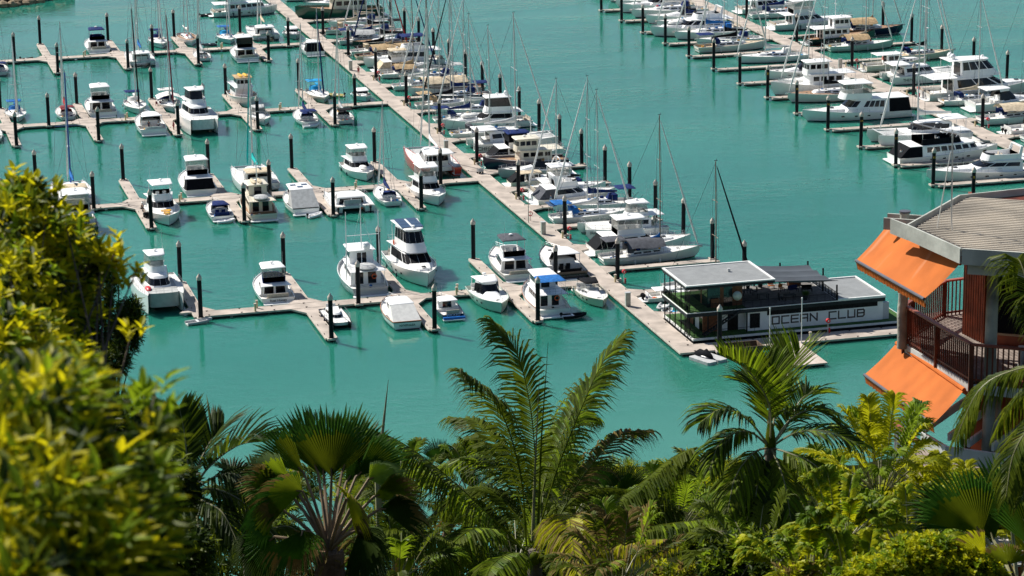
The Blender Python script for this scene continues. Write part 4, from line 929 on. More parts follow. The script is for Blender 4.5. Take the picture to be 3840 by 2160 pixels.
launch(111, 423., RT, 9.2, 3.1, 'small cream launch with maroon stripe and blue covered dinghy', hull='cream', topm=SANDC, cover=BLACKC)
cruiser(123, 429.2, LF, 12.2, 4.1, 'grey hulled white sports boat with bow toward the main walkway', hull='grey', arch=True)
trawler(124.5, 436.2, LF, 14.5, 4.7, 'navy hulled trawler with cream roof and life ring by the main walkway', hull='navy', cm=WARM, proof=WARM, roofm=WARM, cap=WHITE, mast=True, ring=True, sidename=None)
flybridge(112.5, 442.2, RT, 13.5, 4.7, 'white cruiser wrapped in black canvas with blue bimini', top='bimini', topm=NAVYC, cover=BLACKC, encl=True, enclm=BLACKC)
catamaran(111.8, 452.2, RT, 15.8, 7.0, 'long white sailing catamaran named on its bow in slanted capitals', cover=WHITEC, sidename=('CHEETAH', .95, BLK, 2.6, .85), ns=-1, H=19, cw=.6, solar=True)
flybridge(127.5, 470.6, LF, 16.2, 5., 'white sport yacht with black hull panel windows and white bow cover', gm=BLACKC, panes=1, k=1.2, cm=WHITE, dinghy=.70, fbm=WHITE, enclm=GLASS, dome=True, wspan=(.05,.98))
sloops = [(111, 463.4, RT, 12.5, dict(cover=WHITEC, H=17, dodger=GREYC), 'white sloop with solar frame between the tall catamaran and the sport yacht'),
 (111.2, 477.2, RT, 12, dict(cover=NAVYC, dodger=NAVYC, bimini=NAVYC, H=17, stern_solar=True), 'white sloop with navy covers and orange rings at its stern rail'),
 (126, 483.6, LF, 12.8, dict(cover=WHITEC, H=19, bimini=LGREYC, hull='whiteblue'), 'white sloop with pale bimini beside the orange ringed sloop'),
 (111, 491.2, RT, 12.6, dict(cover=BLACKC, dodger=TANC, H=18, bimini=TANC), 'white sloop with brown cockpit canopy in the crowded middle berths'),
 (127, 497.6, LF, 13.2, dict(cover=NAVYC, H=19, bimini=NAVYC, hull='navy', jib=BLACKC), 'navy hulled sloop with dark blue sail cover beside a finger'),
 (127.6, 504.6, LF, 15, dict(cover=NAVYC, H=18.5, awning=SANDC, longawn=True, dm=TEAK), 'teak decked sloop under a scalloped sand coloured awning'),
 (111, 511.2, RT, 12.4, dict(cover=WHITEC, H=17, dodger=WHITEC, mm=WOODM), 'white sloop with conical white hatch tent'),
 (127, 518.2, LF, 12.8, dict(cover=LGREYC, H=17, bimini=LGREYC), 'white sloop with white oval dinghies on deck'),
 (111.4, 524.4, RT, 11.8, dict(cover=TANC, H=16, jib=NAVYC, awning=TANC, mm=WOODM), 'sloop under a tan tent awning close to the main walkway'),
 (110.8, 545.5, RT, 13.5, dict(cover=TANC, H=18, awning=TANC, longawn=True, dm=TEAK, hull='cream'), 'old sloop wholly tented in brown canvas'),
 (111, 551.6, RT, 12.5, dict(cover=BLACKC, H=18, dodger=SANDC, jib=REDC), 'white sloop with red furled headsail'),
 (127.5, 559.6, LF, 14.5, dict(cover=BLACKC, hull='black', H=19, dm=TEAK, jib=NAVYC), 'long black hulled sloop with red dinghy amidships'),
 (111.2, 565.6, RT, 13, dict(cover=NAVYC, H=17.5, awning=LGREYC, bimini=NAVYC), 'white sloop with wide pale awning over its boom'),
 (127, 573.4, LF, 13.4, dict(cover=BLACKC, H=17, bimini=BLACKC), 'white sloop with black boom cover near the top of the main walkway'),
 (111, 579.6, RT, 13, dict(cover=SANDC, H=18, dodger=SANDC, dm=TEAK), 'white sloop with beige boom cover near the top of the main walkway'),
 (127, 587.4, LF, 13.5, dict(cover=SANDC, H=18, jib=BLACKC), 'white sloop with sand coloured cover at the top of the middle group'),
 (127.5, 615, LF, 14, dict(cover=BLUEC, H=19), 'white sloop at the very top behind the green boat'),
 (111, 628, RT, 14, dict(cover=WHITEC, H=19), 'white sloop highest in the middle group')]
for x, y, h, L, o, lb in sloops: yacht(x, y, h, L, L*.3, lb, **o)
flybridge(127, 536.4, LF, 16.4, 5.2, 'large white trawler yacht with navy bimini and blue stern canopy', k=1.3, top='bimini', topm=NAVYC, encl=False, panes=4, cx=.72, aft=.04, rake=1.2, enclm=VINYL)
slab_ = None
flybridge(112, 531, RT, 12, 4.4, 'white cruiser with tan covers beside the large trawler yacht', topm=SANDC, cover=SANDC)
trawler(128.5, 600.6, LF, 20, 5.6, 'long dark green wooden boat with yellow lettering at the top', hull='green', cap=mat('dark_green_paint', (.01,.07,.05), .5, .1, 2), cm=WARM, dinghy=None, sidename=None)
# --- far right pier, left side
BM = mat('bronze_trim', (.25,.13,.06), .5, .1, 2)
flybridge(197.5, 404.6, LF, 20.5, 5.6, 'sleek long white motor yacht with curved dark windows above the balcony roof', k=1.22, panes=2, top=None, arch=True, cx=.70, rake=3.2, v0=.5, v1=.85, fseat=SEAT)
flybridge(177.4, 419.6, RT, 19, 5.6, 'white motor yacht with black wrapped flybridge and many square windows', k=1.25, topm=BLACKC, top='bimini', fbm=BLACKC, encl=False, panes=6, cover=BLACKC, cx=.8, rake=.7, fx=(.22,.60), topx=(4., 9.5), hull='white', slab=True)
catamaran(197, 434., LF, 17.5, 7.2, 'white sailing catamaran with tall mast at pile fourteen', cover=WHITEC, H=24, cw=.55)
cruiser(196, 426.6, LF, 15, 4.7, 'white sports yacht with long raked black windscreen', k=1.3, gm=GLASS, hard=True, top=WHITE)
flybridge(195.6, 457.2, LF, 20.3, 5.6, 'large classic white motor yacht with tan aft awning and three windowed saloon', k=1.3, ch=1.75, slab=True, v0=.42, panes=4, topm=WHITE, cover=BLACKC, aft=.02, fx=(.38,.62), wspan=(.15,.8), bowgear=None, encl=True)
yacht(196, 474.6, LF, 17., 5., 'teak decked sloop with its name in script on the bow', dm=TEAK, sidename=('Double J', .9, BLK, 14.4, .75), H=22, cover=BLACKC, dodger=BLACKC, hull='mastgrey')
trawler(196, 482.4, LF, 17.5, 5.2, 'white trawler yacht with raised wheelhouse and big square windows', dm=NONSKID, cap=WHITE, mast=True, H=3)
yacht(197, 489.6, LF, 14, 4.2, 'white sloop next to the raised wheelhouse trawler yacht', cover=NAVYC, dodger=NAVYC, H=18)
cruiser(197, 498, LF, 14, 4.4, 'low white cruiser with open cockpit on the far right pier', k=1.2, arch=True)
yacht(198.5, 516.4, LF, 15, 4.3, 'white sloop with yellow edged cover on a long finger of the far right pier', cover=WHITEC, dodger=WHITEC, H=20)
yacht(180, 531.3, RT, 15.5, 4.3, 'white sloop with solar canopy and orange gear at its stern', cover=BLACKC, dodger=NAVYC, bimini=NAVYC, H=20, dm=SANDC, hull='mastgrey')
yacht(197, 538.4, LF, 14.5, 4.3, 'white sloop with long black boom cover and blue script on its bow', cover=BLACKC, H=19, hull='whiteblue')
yacht(197, 547.2, LF, 16.5, 4.6, 'white sloop with upturned green keeled dinghy and blue boom cover', cover=BLUEC, H=19, dodger=BLUEC)
flybridge(197, 552.8, LF, 20, 5.8, 'big white motor yacht with sloping mast arch and orange life ring', k=1.35, top=None, arch=True, dinghy=.72, panes=4, ring=True, cx=.72)
yacht(197, 562.4, LF, 15.5, 4.4, 'white sloop in the upper berths of the far right pier with navy cover', cover=NAVYC, H=19)
cruiser(197, 568.8, LF, 16, 4.8, 'long white raked cruiser in the upper berths of the far right pier', k=1.3, gm=GLASS)
yacht(198, 577.6, LF, 17.5, 4.8, 'large white sloop with long flush bow in the upper berths', cover=WHITEC, H=21)
flybridge(197, 585, LF, 17, 5.2, 'white flybridge yacht near the top edge of the far right pier', k=1.3, dome=True)
for i, (x, y) in enumerate(((197, 593.), (197.5, 600.6), (197, 609.), (198, 616.6), (197, 625.))):
    (yacht if i % 2 == 0 else flybridge)(x, y, LF, 15.5, 4.5, ['white sloop at the top edge with pale cover','white motor yacht at the top edge left of the far right pier','farther white sloop above the top edge yachts','farther white motor yacht at the top edge','farthest white sloop of the far right pier'][i])
# --- far right pier, right side
trawler(204.8, 532.6, RT, 15.5, 5.2, 'black bottomed white expedition trawler with tall wheelhouse and square windows', hull='black', dm=TEAK, cap=BLK, mast=True, H=4)
flybridge(204.3, 552.6, RT, 19, 5.4, 'white motor yacht with open flybridge pointing right near the top of the far right pier', k=1.3, panes=4, aft=.12)
yacht(213, 539.4, RT, 16.5, 4.6, 'classic dark hulled yacht with orange tan deck cover', hull='navy', awning=TANC, cover=TANC, H=18, dm=TEAK)
yacht(206, 523.4, RT, 14.6, 4.2, 'pale green hulled sloop with brown cockpit awning', hull='palegreen', awning=TANC, cover=SANDC, H=18)
yacht(213.5, 509.2, RT, 14.5, 4.3, 'sloop with big black sail cover and wide beige foredeck', cover=BLACKC, H=20, dm=SANDC, hull='cream', jib=WHITEC)
launch(204.6, 500.2, RT, 13.5, 4.2, 'white cabin workboat with red gear on its stern', hull='cream', k=1.1, gear=True)
catamaran(204.0, 487.2, RT, 15.5, 7.2, 'white sailing catamaran with rounded roof and name on its stern hull', cover=None, H=20, sidename=('THEMIS', .75, BLK, 3.4, .95), cw=.66, solar=True, hardbim=WHITE)
flybridge(204.2, 469.4, RT, 22.5, 6.2, 'very large modern white motor yacht with three dark window decks and satellite domes', k=1.5, slab=True, ch=1.6, panes=2, dome=True, upper=1.6, hull='mastgrey', cx=.78, aft=.03, v0=.3, v1=.88, fx=(.30,.56), rake=2.6)
cruiser(208, 456.6, RT, 16.5, 5., 'rounded white sports yacht with oval side windows beside the largest motor yacht', k=1.45, hard=True, top=WHITE)
yacht(205, 463, RT, 13, 4., 'white sloop between the largest motor yacht and the rounded sports yacht', H=18, cover=SANDC)
yacht(204.4, 444.6, RT, 15.5, 4.4, 'white sloop with sand coloured hatch tent right of the far right pier', cover=SANDC, awning=SANDC, H=23, jib=BLACKC)
cruiser(205, 434.6, RT, 13.5, 4.4, 'white walkaround boat with black engine covers at the right edge', outboard=(-.6,.6), k=1.1)
yacht(205, 427.6, RT, 14, 4.2, 'white sloop at the right edge below the walkaround boat', H=19, cover=NAVYC)
flybridge(205, 417, RT, 14, 4.7, 'white flybridge cruiser at the right edge above the house roof')
yacht(205, 409.6, RT, 14, 4.2, 'white sloop just above the house roof at the right edge', H=18, cover=BLUEC)
yacht(205, 568, RT, 14, 4.2, 'white sloop right of the far right pier near the top edge', H=19, cover=NAVYC)
flybridge(205, 575.5, RT, 16, 5, 'white motor yacht right of the far right pier at the top edge', k=1.2)
# ------------------------------------------------------------------ floating clubhouse
TURF = mat('artificial_turf', (.035,.11,.012), .95, .25, 3, .4); CLUBW = mat('club_white_render', (.76,.77,.80), .7, .04, .8, .1)
CHAR = mat('charcoal_cladding', (.022,.028,.032), .6, .12, .6, spec=.2); CEDAR = mat('cedar_cladding', (.20,.065,.022), .6, .2, 3)
EDGEW = mat('white_edge_flashing', (.78,.78,.76), .5, .04, 2); DGLASS = mat('club_glass', (.02,.035,.035), .05, .4, .5, spec=.8)
TFLOOR = mat('terrace_boards', (.17,.16,.15), .8, .15, 2)
def corrugated(name, c, pitch, axis=0, rough=.5):
    m = mat(name, c, rough, .06, 1.); nt = m.node_tree; n = nt.nodes; l = nt.links; b = n['Principled BSDF']
    tc = n.new('ShaderNodeTexCoord'); wv = n.new('ShaderNodeTexWave'); wv.bands_direction = 'XY'[axis]; wv.inputs['Scale'].default_value = 2*math.pi/pitch/20*1.0; wv.inputs['Distortion'].default_value = .3
    l.new(tc.outputs['Object'], wv.inputs['Vector']); bu = n.new('ShaderNodeBump'); bu.inputs['Strength'].default_value = 1; bu.inputs['Distance'].default_value = .06
    l.new(wv.outputs['Fac'], bu.inputs['Height']); l.new(bu.outputs['Normal'], b.inputs['Normal']); return m
CROOF = corrugated('club_roof_sheet', (.29,.30,.30), .25, 1)
ch = empty('floating_clubhouse', (124, 331, 0), 0, 'two storey black and white floating clubhouse with OCEAN CLUB lettering', 'clubhouse')
def cb(name, m, x0, x1, y0, y1, z0, z1, par=None, ch_=0, sm=0):
    mb = MB(); mb.box(x0-124, x1-124, y0-331, y1-331, z0, z1, ch_); return mb.build(name, m, par or ch, sm)
cb('hull_pontoon', BLK, 110.0, 140, 325.2, 337.6, -.5, .62); cb('pontoon_rim', EDGEW, 109.9, 140.1, 325.1, 337.7, .62, .90); cb('turf_deck', TURF, 110.05, 139.95, 325.25, 337.55, .90, .935)
cb('white_wall_block', CLUBW, 117.9, 137.0, 326.4, 336.2, .935, 3.6)
cb('end_lattice', mat('lattice_white', (.5,.52,.56), .8, .2, 30), 137.0, 137.9, 326.5, 327.2, .935, 3.2)
cb('strip_window', BLK, 120.6, 136.2, 326.36, 326.40, 2.88, 3.52); cb('door', BLK, 118.2, 119.6, 326.36, 326.40, 1.3, 3.3)
for a, b, m in ((112.1, 114.1, CEDAR), (114.1, 115.5, CLUBW), (115.5, 117.0, BLK), (117.0, 117.9, CLUBW)): cb('lower_wall_panel', m, a, b, 327.6, 327.8, .935, 3.6)
for a, b, m in ((327.8, 329.2, GLASS), (329.2, 330.8, CLUBW), (330.8, 331.6, GLASS), (331.6, 334.5, CEDAR)): cb('lower_wall_panel', m, 112.1, 112.3, a, b, .935, 3.6)
cb('upper_floor_slab', CHAR, 109.3, 137.1, 325.9, 336.4, 3.6, 4.12); cb('slab_flashing', EDGEW, 109.25, 137.15, 325.85, 336.45, 4.12, 4.2)
cb('terrace_floor', TFLOOR, 117.6, 130.3, 326.0, 336.3, 4.2, 4.23); cb('balcony_turf', TURF, 109.4, 117.6, 326.0, 336.3, 4.2, 4.23)
cb('low_roof_sheet', CROOF, 130.5, 136.9, 326.1, 336.2, 4.2, 4.27)
for q in ((130.4, 137.15, 325.84, 326.1), (130.4, 137.15, 336.2, 336.47), (136.9, 137.16, 326.1, 336.2)): cb('parapet', EDGEW, *q, 4.2, 4.42)
# upper room
cb('upper_room_core', CHAR, 112.9, 117.5, 327.9, 335, 4.23, 7.1)
for a, b, m in ((112.8, 114.5, DGLASS), (114.5, 115.0, CEDAR), (115.0, 116.2, DGLASS), (116.2, 117.6, CEDAR)): cb('upper_wall_panel', m, a, b, 327.75, 327.9, 4.23, 7.1)
for a, b, m in ((327.9, 330, DGLASS), (330, 330.6, CEDAR), (330.6, 335, DGLASS)): cb('upper_wall_panel', m, 112.75, 112.9, a, b, 4.23, 7.1)
cb('sideboard', CEDAR, 113.2, 114.3, 327.4, 327.7, 4.23, 5.4); cb('main_roof', CHAR, 109.5, 121.8, 326.8, 336.9, 7.1, 7.52)
rt = cb('roof_sheet', CROOF, 109.75, 121.55, 327.05, 336.65, 7.52, 7.56)
for q in ((109.45, 121.85, 326.75, 327.05), (109.45, 121.85, 336.65, 336.95), (109.45, 109.75, 327.05, 336.65), (121.55, 121.85, 327.05, 336.65)): cb('roof_flashing', EDGEW, *q, 7.50, 7.66)
cb('roof_vent', ALU, 117.2, 117.6, 332.4, 332.8, 7.56, 8.0, None, .08)
for y in (326.3, 327.5, 329.2, 331.6, 333.9, 336.1):
    for dx in ((0,) if y > 329 else (0, .22)): cb('veranda_post', BLK, 109.55+dx, 109.67+dx, y, y+.12, .9, 7.1)
for x in (112.2, 117.6): cb('veranda_post', BLK, x, x+.14, 326.0, 326.14, .9, 3.6)
for i in range(7): cb('screen_slat', BLK, 117.8+.32*i, 117.9+.32*i, 333.0, 333.1, 4.23, 6.9)
def balus(name, pts, z, h=1.0, st=.14, m=BLK, r=.018, par=None, off=(124,331)):
    mb = MB(); P = [(p[0]-off[0], p[1]-off[1], z) for p in pts]
    mb.tube([(p[0], p[1], z+h) for p in P], .03, 4); mb.tube([(p[0], p[1], z+.1) for p in P], .02, 4)
    for a, b in zip(P, P[1:]):
        n = max(1, int((Vector(b)-Vector(a)).length/st))
        for i in range(n+1): p = lp(a, b, i/n); mb.tube([p, (p[0], p[1], z+h)], r if i % 8 else .035, 4)
    return mb.build(name, m, par or ch)
balus('balustrade', [(109.45,336.2),(109.45,326.0),(130.4,326.0),(130.4,336.2)], 4.22); balus('balustrade', [(122,336.2),(130.4,336.2)], 4.22, st=.4)
balus('lower_balustrade', [(110.15,337.3),(110.15,325.35),(111.6,325.35)], .93, .95, .5); balus('lower_balustrade', [(113,325.35),(118.5,325.35)], .93, .9, 1.0)
mb = MB(); n = 13                                                    # stair
for i in range(n):
    x = 111.6+5.3*i/n-124; z = .95+3.2*(i+1)/n; mb.box(x, x+.34, -5.5, -4.75, z-.05, z)
for y in (-5.52, -4.73): mb.loft([[(111.5-124, y, .9), (111.5-124, y+.04, .9), (111.5-124, y+.04, 1.15), (111.5-124, y, 1.15)], [(116.9-124, y, 4.0), (116.9-124, y+.04, 4.0), (116.9-124, y+.04, 4.22), (116.9-124, y, 4.22)]], True, True)
mb.build('stair', CHAR, ch, 0)
mb = MB()
for i in range(7): x = 111.6+5.3*i/6-124; z = .95+3.2*i/6; mb.tube([(x, -5.5, z), (x, -5.5, z+.9)], .02, 4)
mb.tube([(111.6-124, -5.5, 1.85), (116.9-124, -5.5, 5.05)], .025, 4); mb.build('stair_rail', BLK, ch)
mb = MB(); mb.ball((116.6-124, 326.9-331, 5.75), .62, n=18, m=12); mb.build('globe_lantern', mat('paper_globe', (.50,.52,.44), .9, .05, 3), ch)
# lettering made of straight strokes
LET = mat('letter_paint', (.025,.028,.04), .6, .1, .45, hue=(.085,.055,.045))
ST = {'O': [(0,0,1,0),(1,0,1,1),(1,1,0,1),(0,1,0,0)], 'C': [(1,0,0,0),(0,0,0,1),(0,1,1,1)], 'E': [(1,0,0,0),(0,0,0,1),(0,1,1,1),(0,.5,.95,.5)], 'A': [(0,0,0,1),(0,1,1,1),(1,1,1,0),(0,.48,1,.48)],
      'N': [(0,0,0,1),(0,1,1,0),(1,0,1,1)], 'L': [(0,1,0,0),(0,0,1,0)], 'U': [(0,1,0,0),(0,0,1,0),(1,0,1,1)], 'B': [(0,0,.8,0),(.8,0,1,.2),(1,.2,1,.42),(1,.42,.88,.52),(.88,.52,1,.62),(1,.62,1,.85),(1,.85,.85,1),(.85,1,0,1),(0,1,0,0),(0,.52,.9,.52)]}
for i, c in enumerate('OCEAN CLUB'):
    if c == ' ': continue
    mb = MB(); x0 = 121.35+1.335*i-124; W_ = .95; H_ = .95; th = .10; z0 = 1.62+.0*i; yy = 326.4-331
    for k, (a, b, c_, d) in enumerate(ST[c]):
        p = Vector((x0+a*W_, z0+b*H_)); q = Vector((x0+c_*W_, z0+d*H_)); v = (q-p).normalized(); nrm = Vector((-v.y, v.x))*th; p = p-v*th; q = q+v*th; y_ = yy-.012-.003*k
        mb.add([(r.x, y_, r.y) for r in (p-nrm, q-nrm, q+nrm, p+nrm)]+[(r.x, yy+.002, r.y) for r in (p-nrm, q-nrm, q+nrm, p+nrm)], [(0,1,2,3),(0,4,5,1),(1,5,6,2),(2,6,7,3),(3,7,4,0)])
    mb.build('letter', LET, ch, 0)
# shade sail
SAIL = mat('shade_cloth', (.065,.08,.10), .85, .08, .5, .1, alpha=.93)
for k in range(3):
    mb = MB(); rows = []
    for j in range(5):
        y = 326.9+k*2.95+2.95*j/4; v = j/4; rows.append([(121.6+(8.4+(.0 if k else (1-v)*.9) - 1.1*math.sin(math.pi*u)*0)*u-124, y-331+(-.25 if (k == 0 and j == 0) else 0)*math.sin(math.pi*u)*-3, 7.25-.55*u-.32*math.sin(math.pi*v)*(1)-.12*math.sin(math.pi*u)) for u in [i/10 for i in range(11)]])
    mb.loft(rows, False, False, False); mb.loft([[(p[0], p[1], p[2]-.03) for p in r] for r in rows], False, False, False); mb.build('shade_sail', SAIL, ch, 40)
for x, y, z in ((130.3,326.2,6.3),(130.2,331.,7.4),(129.9,335.9,7.2),(126,336.2,7.2),(122.3,336.2,7.)): cb('sail_post', BLK, x-.09, x+.09, y-.09, y+.09, 4.2, z)
# terrace furniture
def table(x, y, lab, w=1.5, d=.9):
    t = empty('terrace_table', (x, y, 4.23), 0, lab, 'table', 'black terrace tables'); mb = MB(); mb.box(-w/2,w/2,-d/2,d/2,.70,.75); mb.build('table_top', CHAR, t, 0)
    for a in (-1, 1):
        for b in (-1, 1): mb = MB(); mb.box(a*(w/2-.1)-.03,a*(w/2-.1)+.03,b*(d/2-.1)-.03,b*(d/2-.1)+.03,0,.70); mb.build('leg', BLK, t, 0)
def chair(x, y, r, lab, m=None, group='black terrace chairs', w=.5):
    t = empty('terrace_chair', (x, y, 4.23), R(r), lab, 'chair', group); m = m or CHAR
    mb = MB(); mb.box(-w/2,w/2,-.25,.25,.40,.47); mb.build('seat', m, t, 0); mb = MB(); mb.box(-w/2,w/2,.22,.28,.5,.95); mb.build('backrest', m, t, 0)
    for a in (-1, 1):
        for b in (-1, 1): mb = MB(); mb.box(a*(w/2-.03)-.025,a*(w/2-.03)+.025,b*.22-.025,b*.22+.025,0,.40); mb.build('leg', BLK, t, 0)
table(119.9, 332.2, 'black terrace table nearest the slatted screen under the roof edge'); chair(118.8, 332.3, 90, 'black chair left of the rear terrace table'); chair(121, 332.2, -90, 'black chair right of the rear terrace table'); chair(120.4, 333.1, 0, 'black chair behind the rear terrace table')
table(121.2, 329.6, 'black terrace table in the middle of the open terrace'); table(124.4, 328.2, 'black terrace table half in shade below the sail'); chair(123.2, 328.4, 90, 'black chair beside the shaded terrace table')
ORC = mat('orange_cushion', (.75,.20,.02), .8, .1, 2)
chair(124.1, 334.4, 0, 'orange cushioned chair with metal frame on the terrace edge', ORC, 'orange terrace chairs', .8); chair(124.9, 332.6, 20, 'orange cushioned low chair nearer the sofas', ORC, 'orange terrace chairs', .7)
chair(126.2, 331.6, 10, 'dark lounge chair with blue cushions under the shade sail', NAVYC, 'dark lounge chairs', 1.4); chair(128, 331.2, -10, 'dark lounge chair nearest the right hand balustrade', BLACKC, 'dark lounge chairs', 1.4)
LEAFT = mat('terrace_plant_leaf', (.07,.14,.02), .6, .3, 6, trans=.3)
def pot(x, y, lab, r=.32, h=.6, n=60, box=None, z=4.23, seed=1):
    t = empty('potted_plant', (x, y, z), 0, lab, 'plant', 'potted terrace plants'); mb = MB()
    if box: mb.box(-box,box,-.3,.3,0,h)
    else: mb.loft([[(q*math.cos(a), q*math.sin(a), zz) for a in [2*math.pi*i/12 for i in range(12)]] for q, zz in ((r*.8,0),(r*1.1,h*.6),(r*.95,h))], True, True)
    mb.build('pot', CHAR if not box else CEDAR, t, 30); rr = random.Random(seed); mb = MB()
    for i in range(n):
        a = rr.uniform(0, 6.3); e = rr.uniform(.2, 1.3); L = rr.uniform(.4, .9); b = Vector((rr.uniform(-1,1)*(box or r)*.8, rr.uniform(-.2,.2), h)); d = Vector((math.cos(a)*math.cos(e), math.sin(a)*math.cos(e), math.sin(e))); s = d.cross(Vector((0,0,1))).normalized()*.06
        mb.add([b, b+d*L*.5+s, b+d*L, b+d*L*.5-s], [(0,1,2,3)])
    mb.build('foliage', LEAFT, t, 0)
pot(122.9, 335.4, 'round dark pot with a bright green plant beside the sail post', seed=2); pot(127.6, 335., 'long planter box with flowers at the back of the terrace', box=.9, seed=3); pot(126.4, 327.6, 'bushy pot behind the front terrace balustrade', n=120, seed=4)
# front platform, poles, jet ski, crate, odd dinghies
WDECK = mat('weathered_boards', (.40,.33,.27), .9, .3, .9, .3, hue=(.55,.48,.43))
t = empty('swim_raft', (120.9, 315.7, 0), 0, 'weathered square floating platform attached before the clubhouse walkway', 'floating platform')
mb = MB(); mb.box(-2.2, 2.2, -4.8, 4.8, .35, .55); mb.build('deck', WDECK, t, 0)
for a in (-1, 1):
    for b in (-1, 0, 1): mb = MB(); mb.box(a*1.4-.6, a*1.4+.6, b*3.4-1., b*3.4+1., -.4, .35); mb.build('float', FLOAT, t, 0)
for x, hh, lb in ((118.8, 5.2, 'thin white pole at the left corner of the weathered raft'), (123.2, 6.2, 'thin white pole at the right corner of the weathered raft')):
    t = empty('white_pole', (x, 320.45, .35), 0, lb, 'pole', 'thin white poles by the raft'); mb = MB(); mb.tube([(0,0,0),(0,0,hh)], .06, 6); mb.build('shaft', EDGEW, t); mb = MB(); mb.ball((0,0,hh), .12); mb.build('finial', EDGEW, t)
t = empty('timber_crate', (114.6, 319.1, .1), 0, 'brown slatted timber crate full of junk beside the front pile', 'crate'); BR = mat('brown_boards', (.13,.085,.05), .8, .25, 2)
for q in ((-2.4,2.4,-1.3,-1.2),(-2.4,2.4,1.2,1.3),(-2.4,-2.3,-1.2,1.2),(2.3,2.4,-1.2,1.2)): mb = MB(); mb.box(*q, 0, 1.35); mb.build('side_panel', BR, t, 0)
mb = MB(); mb.box(-2.3,2.3,-1.2,1.2,.1,.25); mb.build('base_board', BR, t, 0)
t = empty('drive_on_dock', (109.6, 318.2, 0), R(-68), 'pale grey drive on float for jet skis by the corner of the walkway', 'dock float')
for b in (-.9, .9): mb = MB(); mb.box(-2, 2, b-.75, b+.75, -.2, .38, .2); mb.build('float', LGREYC, t, 20)
t = empty('jet_ski', (109.3, 318.7, .38), R(-68), 'jet ski under a black cover on the pale float', 'jet ski')
mb = MB(); rings = []
for u, ww, hh in ((0,.45,.35),(.2,.55,.75),(.45,.5,.7),(.6,.45,1.05),(.75,.42,.75),(.9,.3,.5),(1,.08,.3)): rings.append([(-1.6+3.2*u, ww*math.cos(a), max(.02, .1+hh*max(0, math.sin(a)))) for a in [2*math.pi*i/12 for i in range(12)]])
mb.loft(rings, True, True); mb.build('fitted_cover', BLACKC, t, 50); mb = MB(); mb.ball((0,0,.1), 1.6, .55, .2, 12, 6); mb.build('hull', NAVYP, t)
walkway('finger_pontoon', 109.6, 127.0, 350.3, 351.9, 'finger pontoon right behind the clubhouse shade sail', 'finger pontoon', 'finger pontoons right of the main walkway', 'x0', 4)
walkway('finger_pontoon', 109.6, 120.0, 338.2, 339.6, 'short finger pontoon seen through the clubhouse veranda posts', 'finger pontoon', 'finger pontoons right of the main walkway', 'x0', 4)
launch(110.6, 347.8, RT, 7.2, 2.6, 'small white centre console boat left of the clubhouse veranda', outboard=(-.3,.3), cover=None, seatm=WHITE)
tender(112.6, 345., -120, 3.4, 1.7, 'pale inflatable dinghy behind the clubhouse veranda', LGREYC)
tender(112.2, 342.6, -115, 3.2, 1.5, 'open white rowing dinghy behind the clubhouse veranda posts', rib=False, motor=False)
tender(111.6, 340.8, -60, 2.8, 1.3, 'bright blue inflatable dinghy beside the short finger', CYANC)
# ------------------------------------------------------------------ hillside house (local axes: X right of the view, Y into the view)
RUST = mat('rail_timber', (.15,.030,.013), .5, .25, 3); RUSTL = mat('handrail_timber', (.27,.075,.045), .5, .15, 2)
CLAD = mat('wall_cladding', (.26,.055,.018), .55, .25, 2, .2); PAINT = mat('grey_green_paint', (.46,.47,.42), .6, .12, 1.5, .15, bscale=6); PAINTW = mat('pale_beam_paint', (.58,.60,.57), .6, .12, 1.2)
LOG = mat('grey_log', (.33,.34,.29), .9, .3, 1.2, .5); AWN = mat('orange_awning_cloth', (.66,.18,.035), .75, .08, .8, .15, trans=.25, spec=.2)
RSHEET = mat('beige_roof_sheet', (.55,.49,.40), .55, .12, .8, spec=.2); DBOARD = mat('deck_board', (.25,.20,.17), .8, .2, 2); BAR = mat('grey_roller_bar', (.10,.10,.12), .4, .1, 3)
AWU = mat('orange_awning_worn', (.66,.18,.035), .75, .10, .8, .15, trans=.25, spec=.2)
def worn(m):
    nt = m.node_tree; n = nt.nodes; l = nt.links; b = n['Principled BSDF']; tc = n.new('ShaderNodeTexCoord'); mp = n.new('ShaderNodeMapping'); mp.inputs['Scale'].default_value = (.5, 2.6, .3); mp.inputs['Location'].default_value = (2.3, .9, 0)
    no = n.new('ShaderNodeTexNoise'); no.inputs['Scale'].default_value = 1.; no.inputs['Detail'].default_value = 5; l.new(tc.outputs['Object'], mp.inputs['Vector']); l.new(mp.outputs['Vector'], no.inputs['Vector'])
    mr = n.new('ShaderNodeMapRange'); mr.inputs['From Min'].default_value = .60; mr.inputs['From Max'].default_value = .78; mr.inputs['To Max'].default_value = .75; l.new(no.outputs['Fac'], mr.inputs['Value'])
    old = b.inputs['Base Color'].links[0].from_socket; mx = n.new('ShaderNodeMix'); mx.data_type = 'RGBA'; l.new(mr.outputs['Result'], mx.inputs['Factor']); l.new(old, mx.inputs['A']); mx.inputs['B'].default_value = (.80,.42,.25,1); l.new(mx.outputs['Result'], b.inputs['Base Color'])
worn(AWU)
hs = empty('hillside_house', (0,0,0), -AZ, 'house on the right with beige ribbed roof, orange awnings and dark red timber balcony', 'house')
def board(name, m, pts, z0, z1, th=.05, par=None):
    mb = MB()
    for a, b in zip(pts, pts[1:]):
        a3 = Vector(a); b3 = Vector(b); d = (b3-a3).normalized(); nn = Vector((-d.y, d.x))*th/2
        q = [a3-nn, b3-nn, b3+nn, a3+nn]; mb.prism([tuple(v) for v in q], z0, z1)
    return mb.build(name, m, par or hs, 0)
P1, P2, P5, P3, P4 = (10.41,69.64), (11.4,67.02), (16.4,65.35), (12.34,72.99), (17.4,74.9)
ZR = 82.9
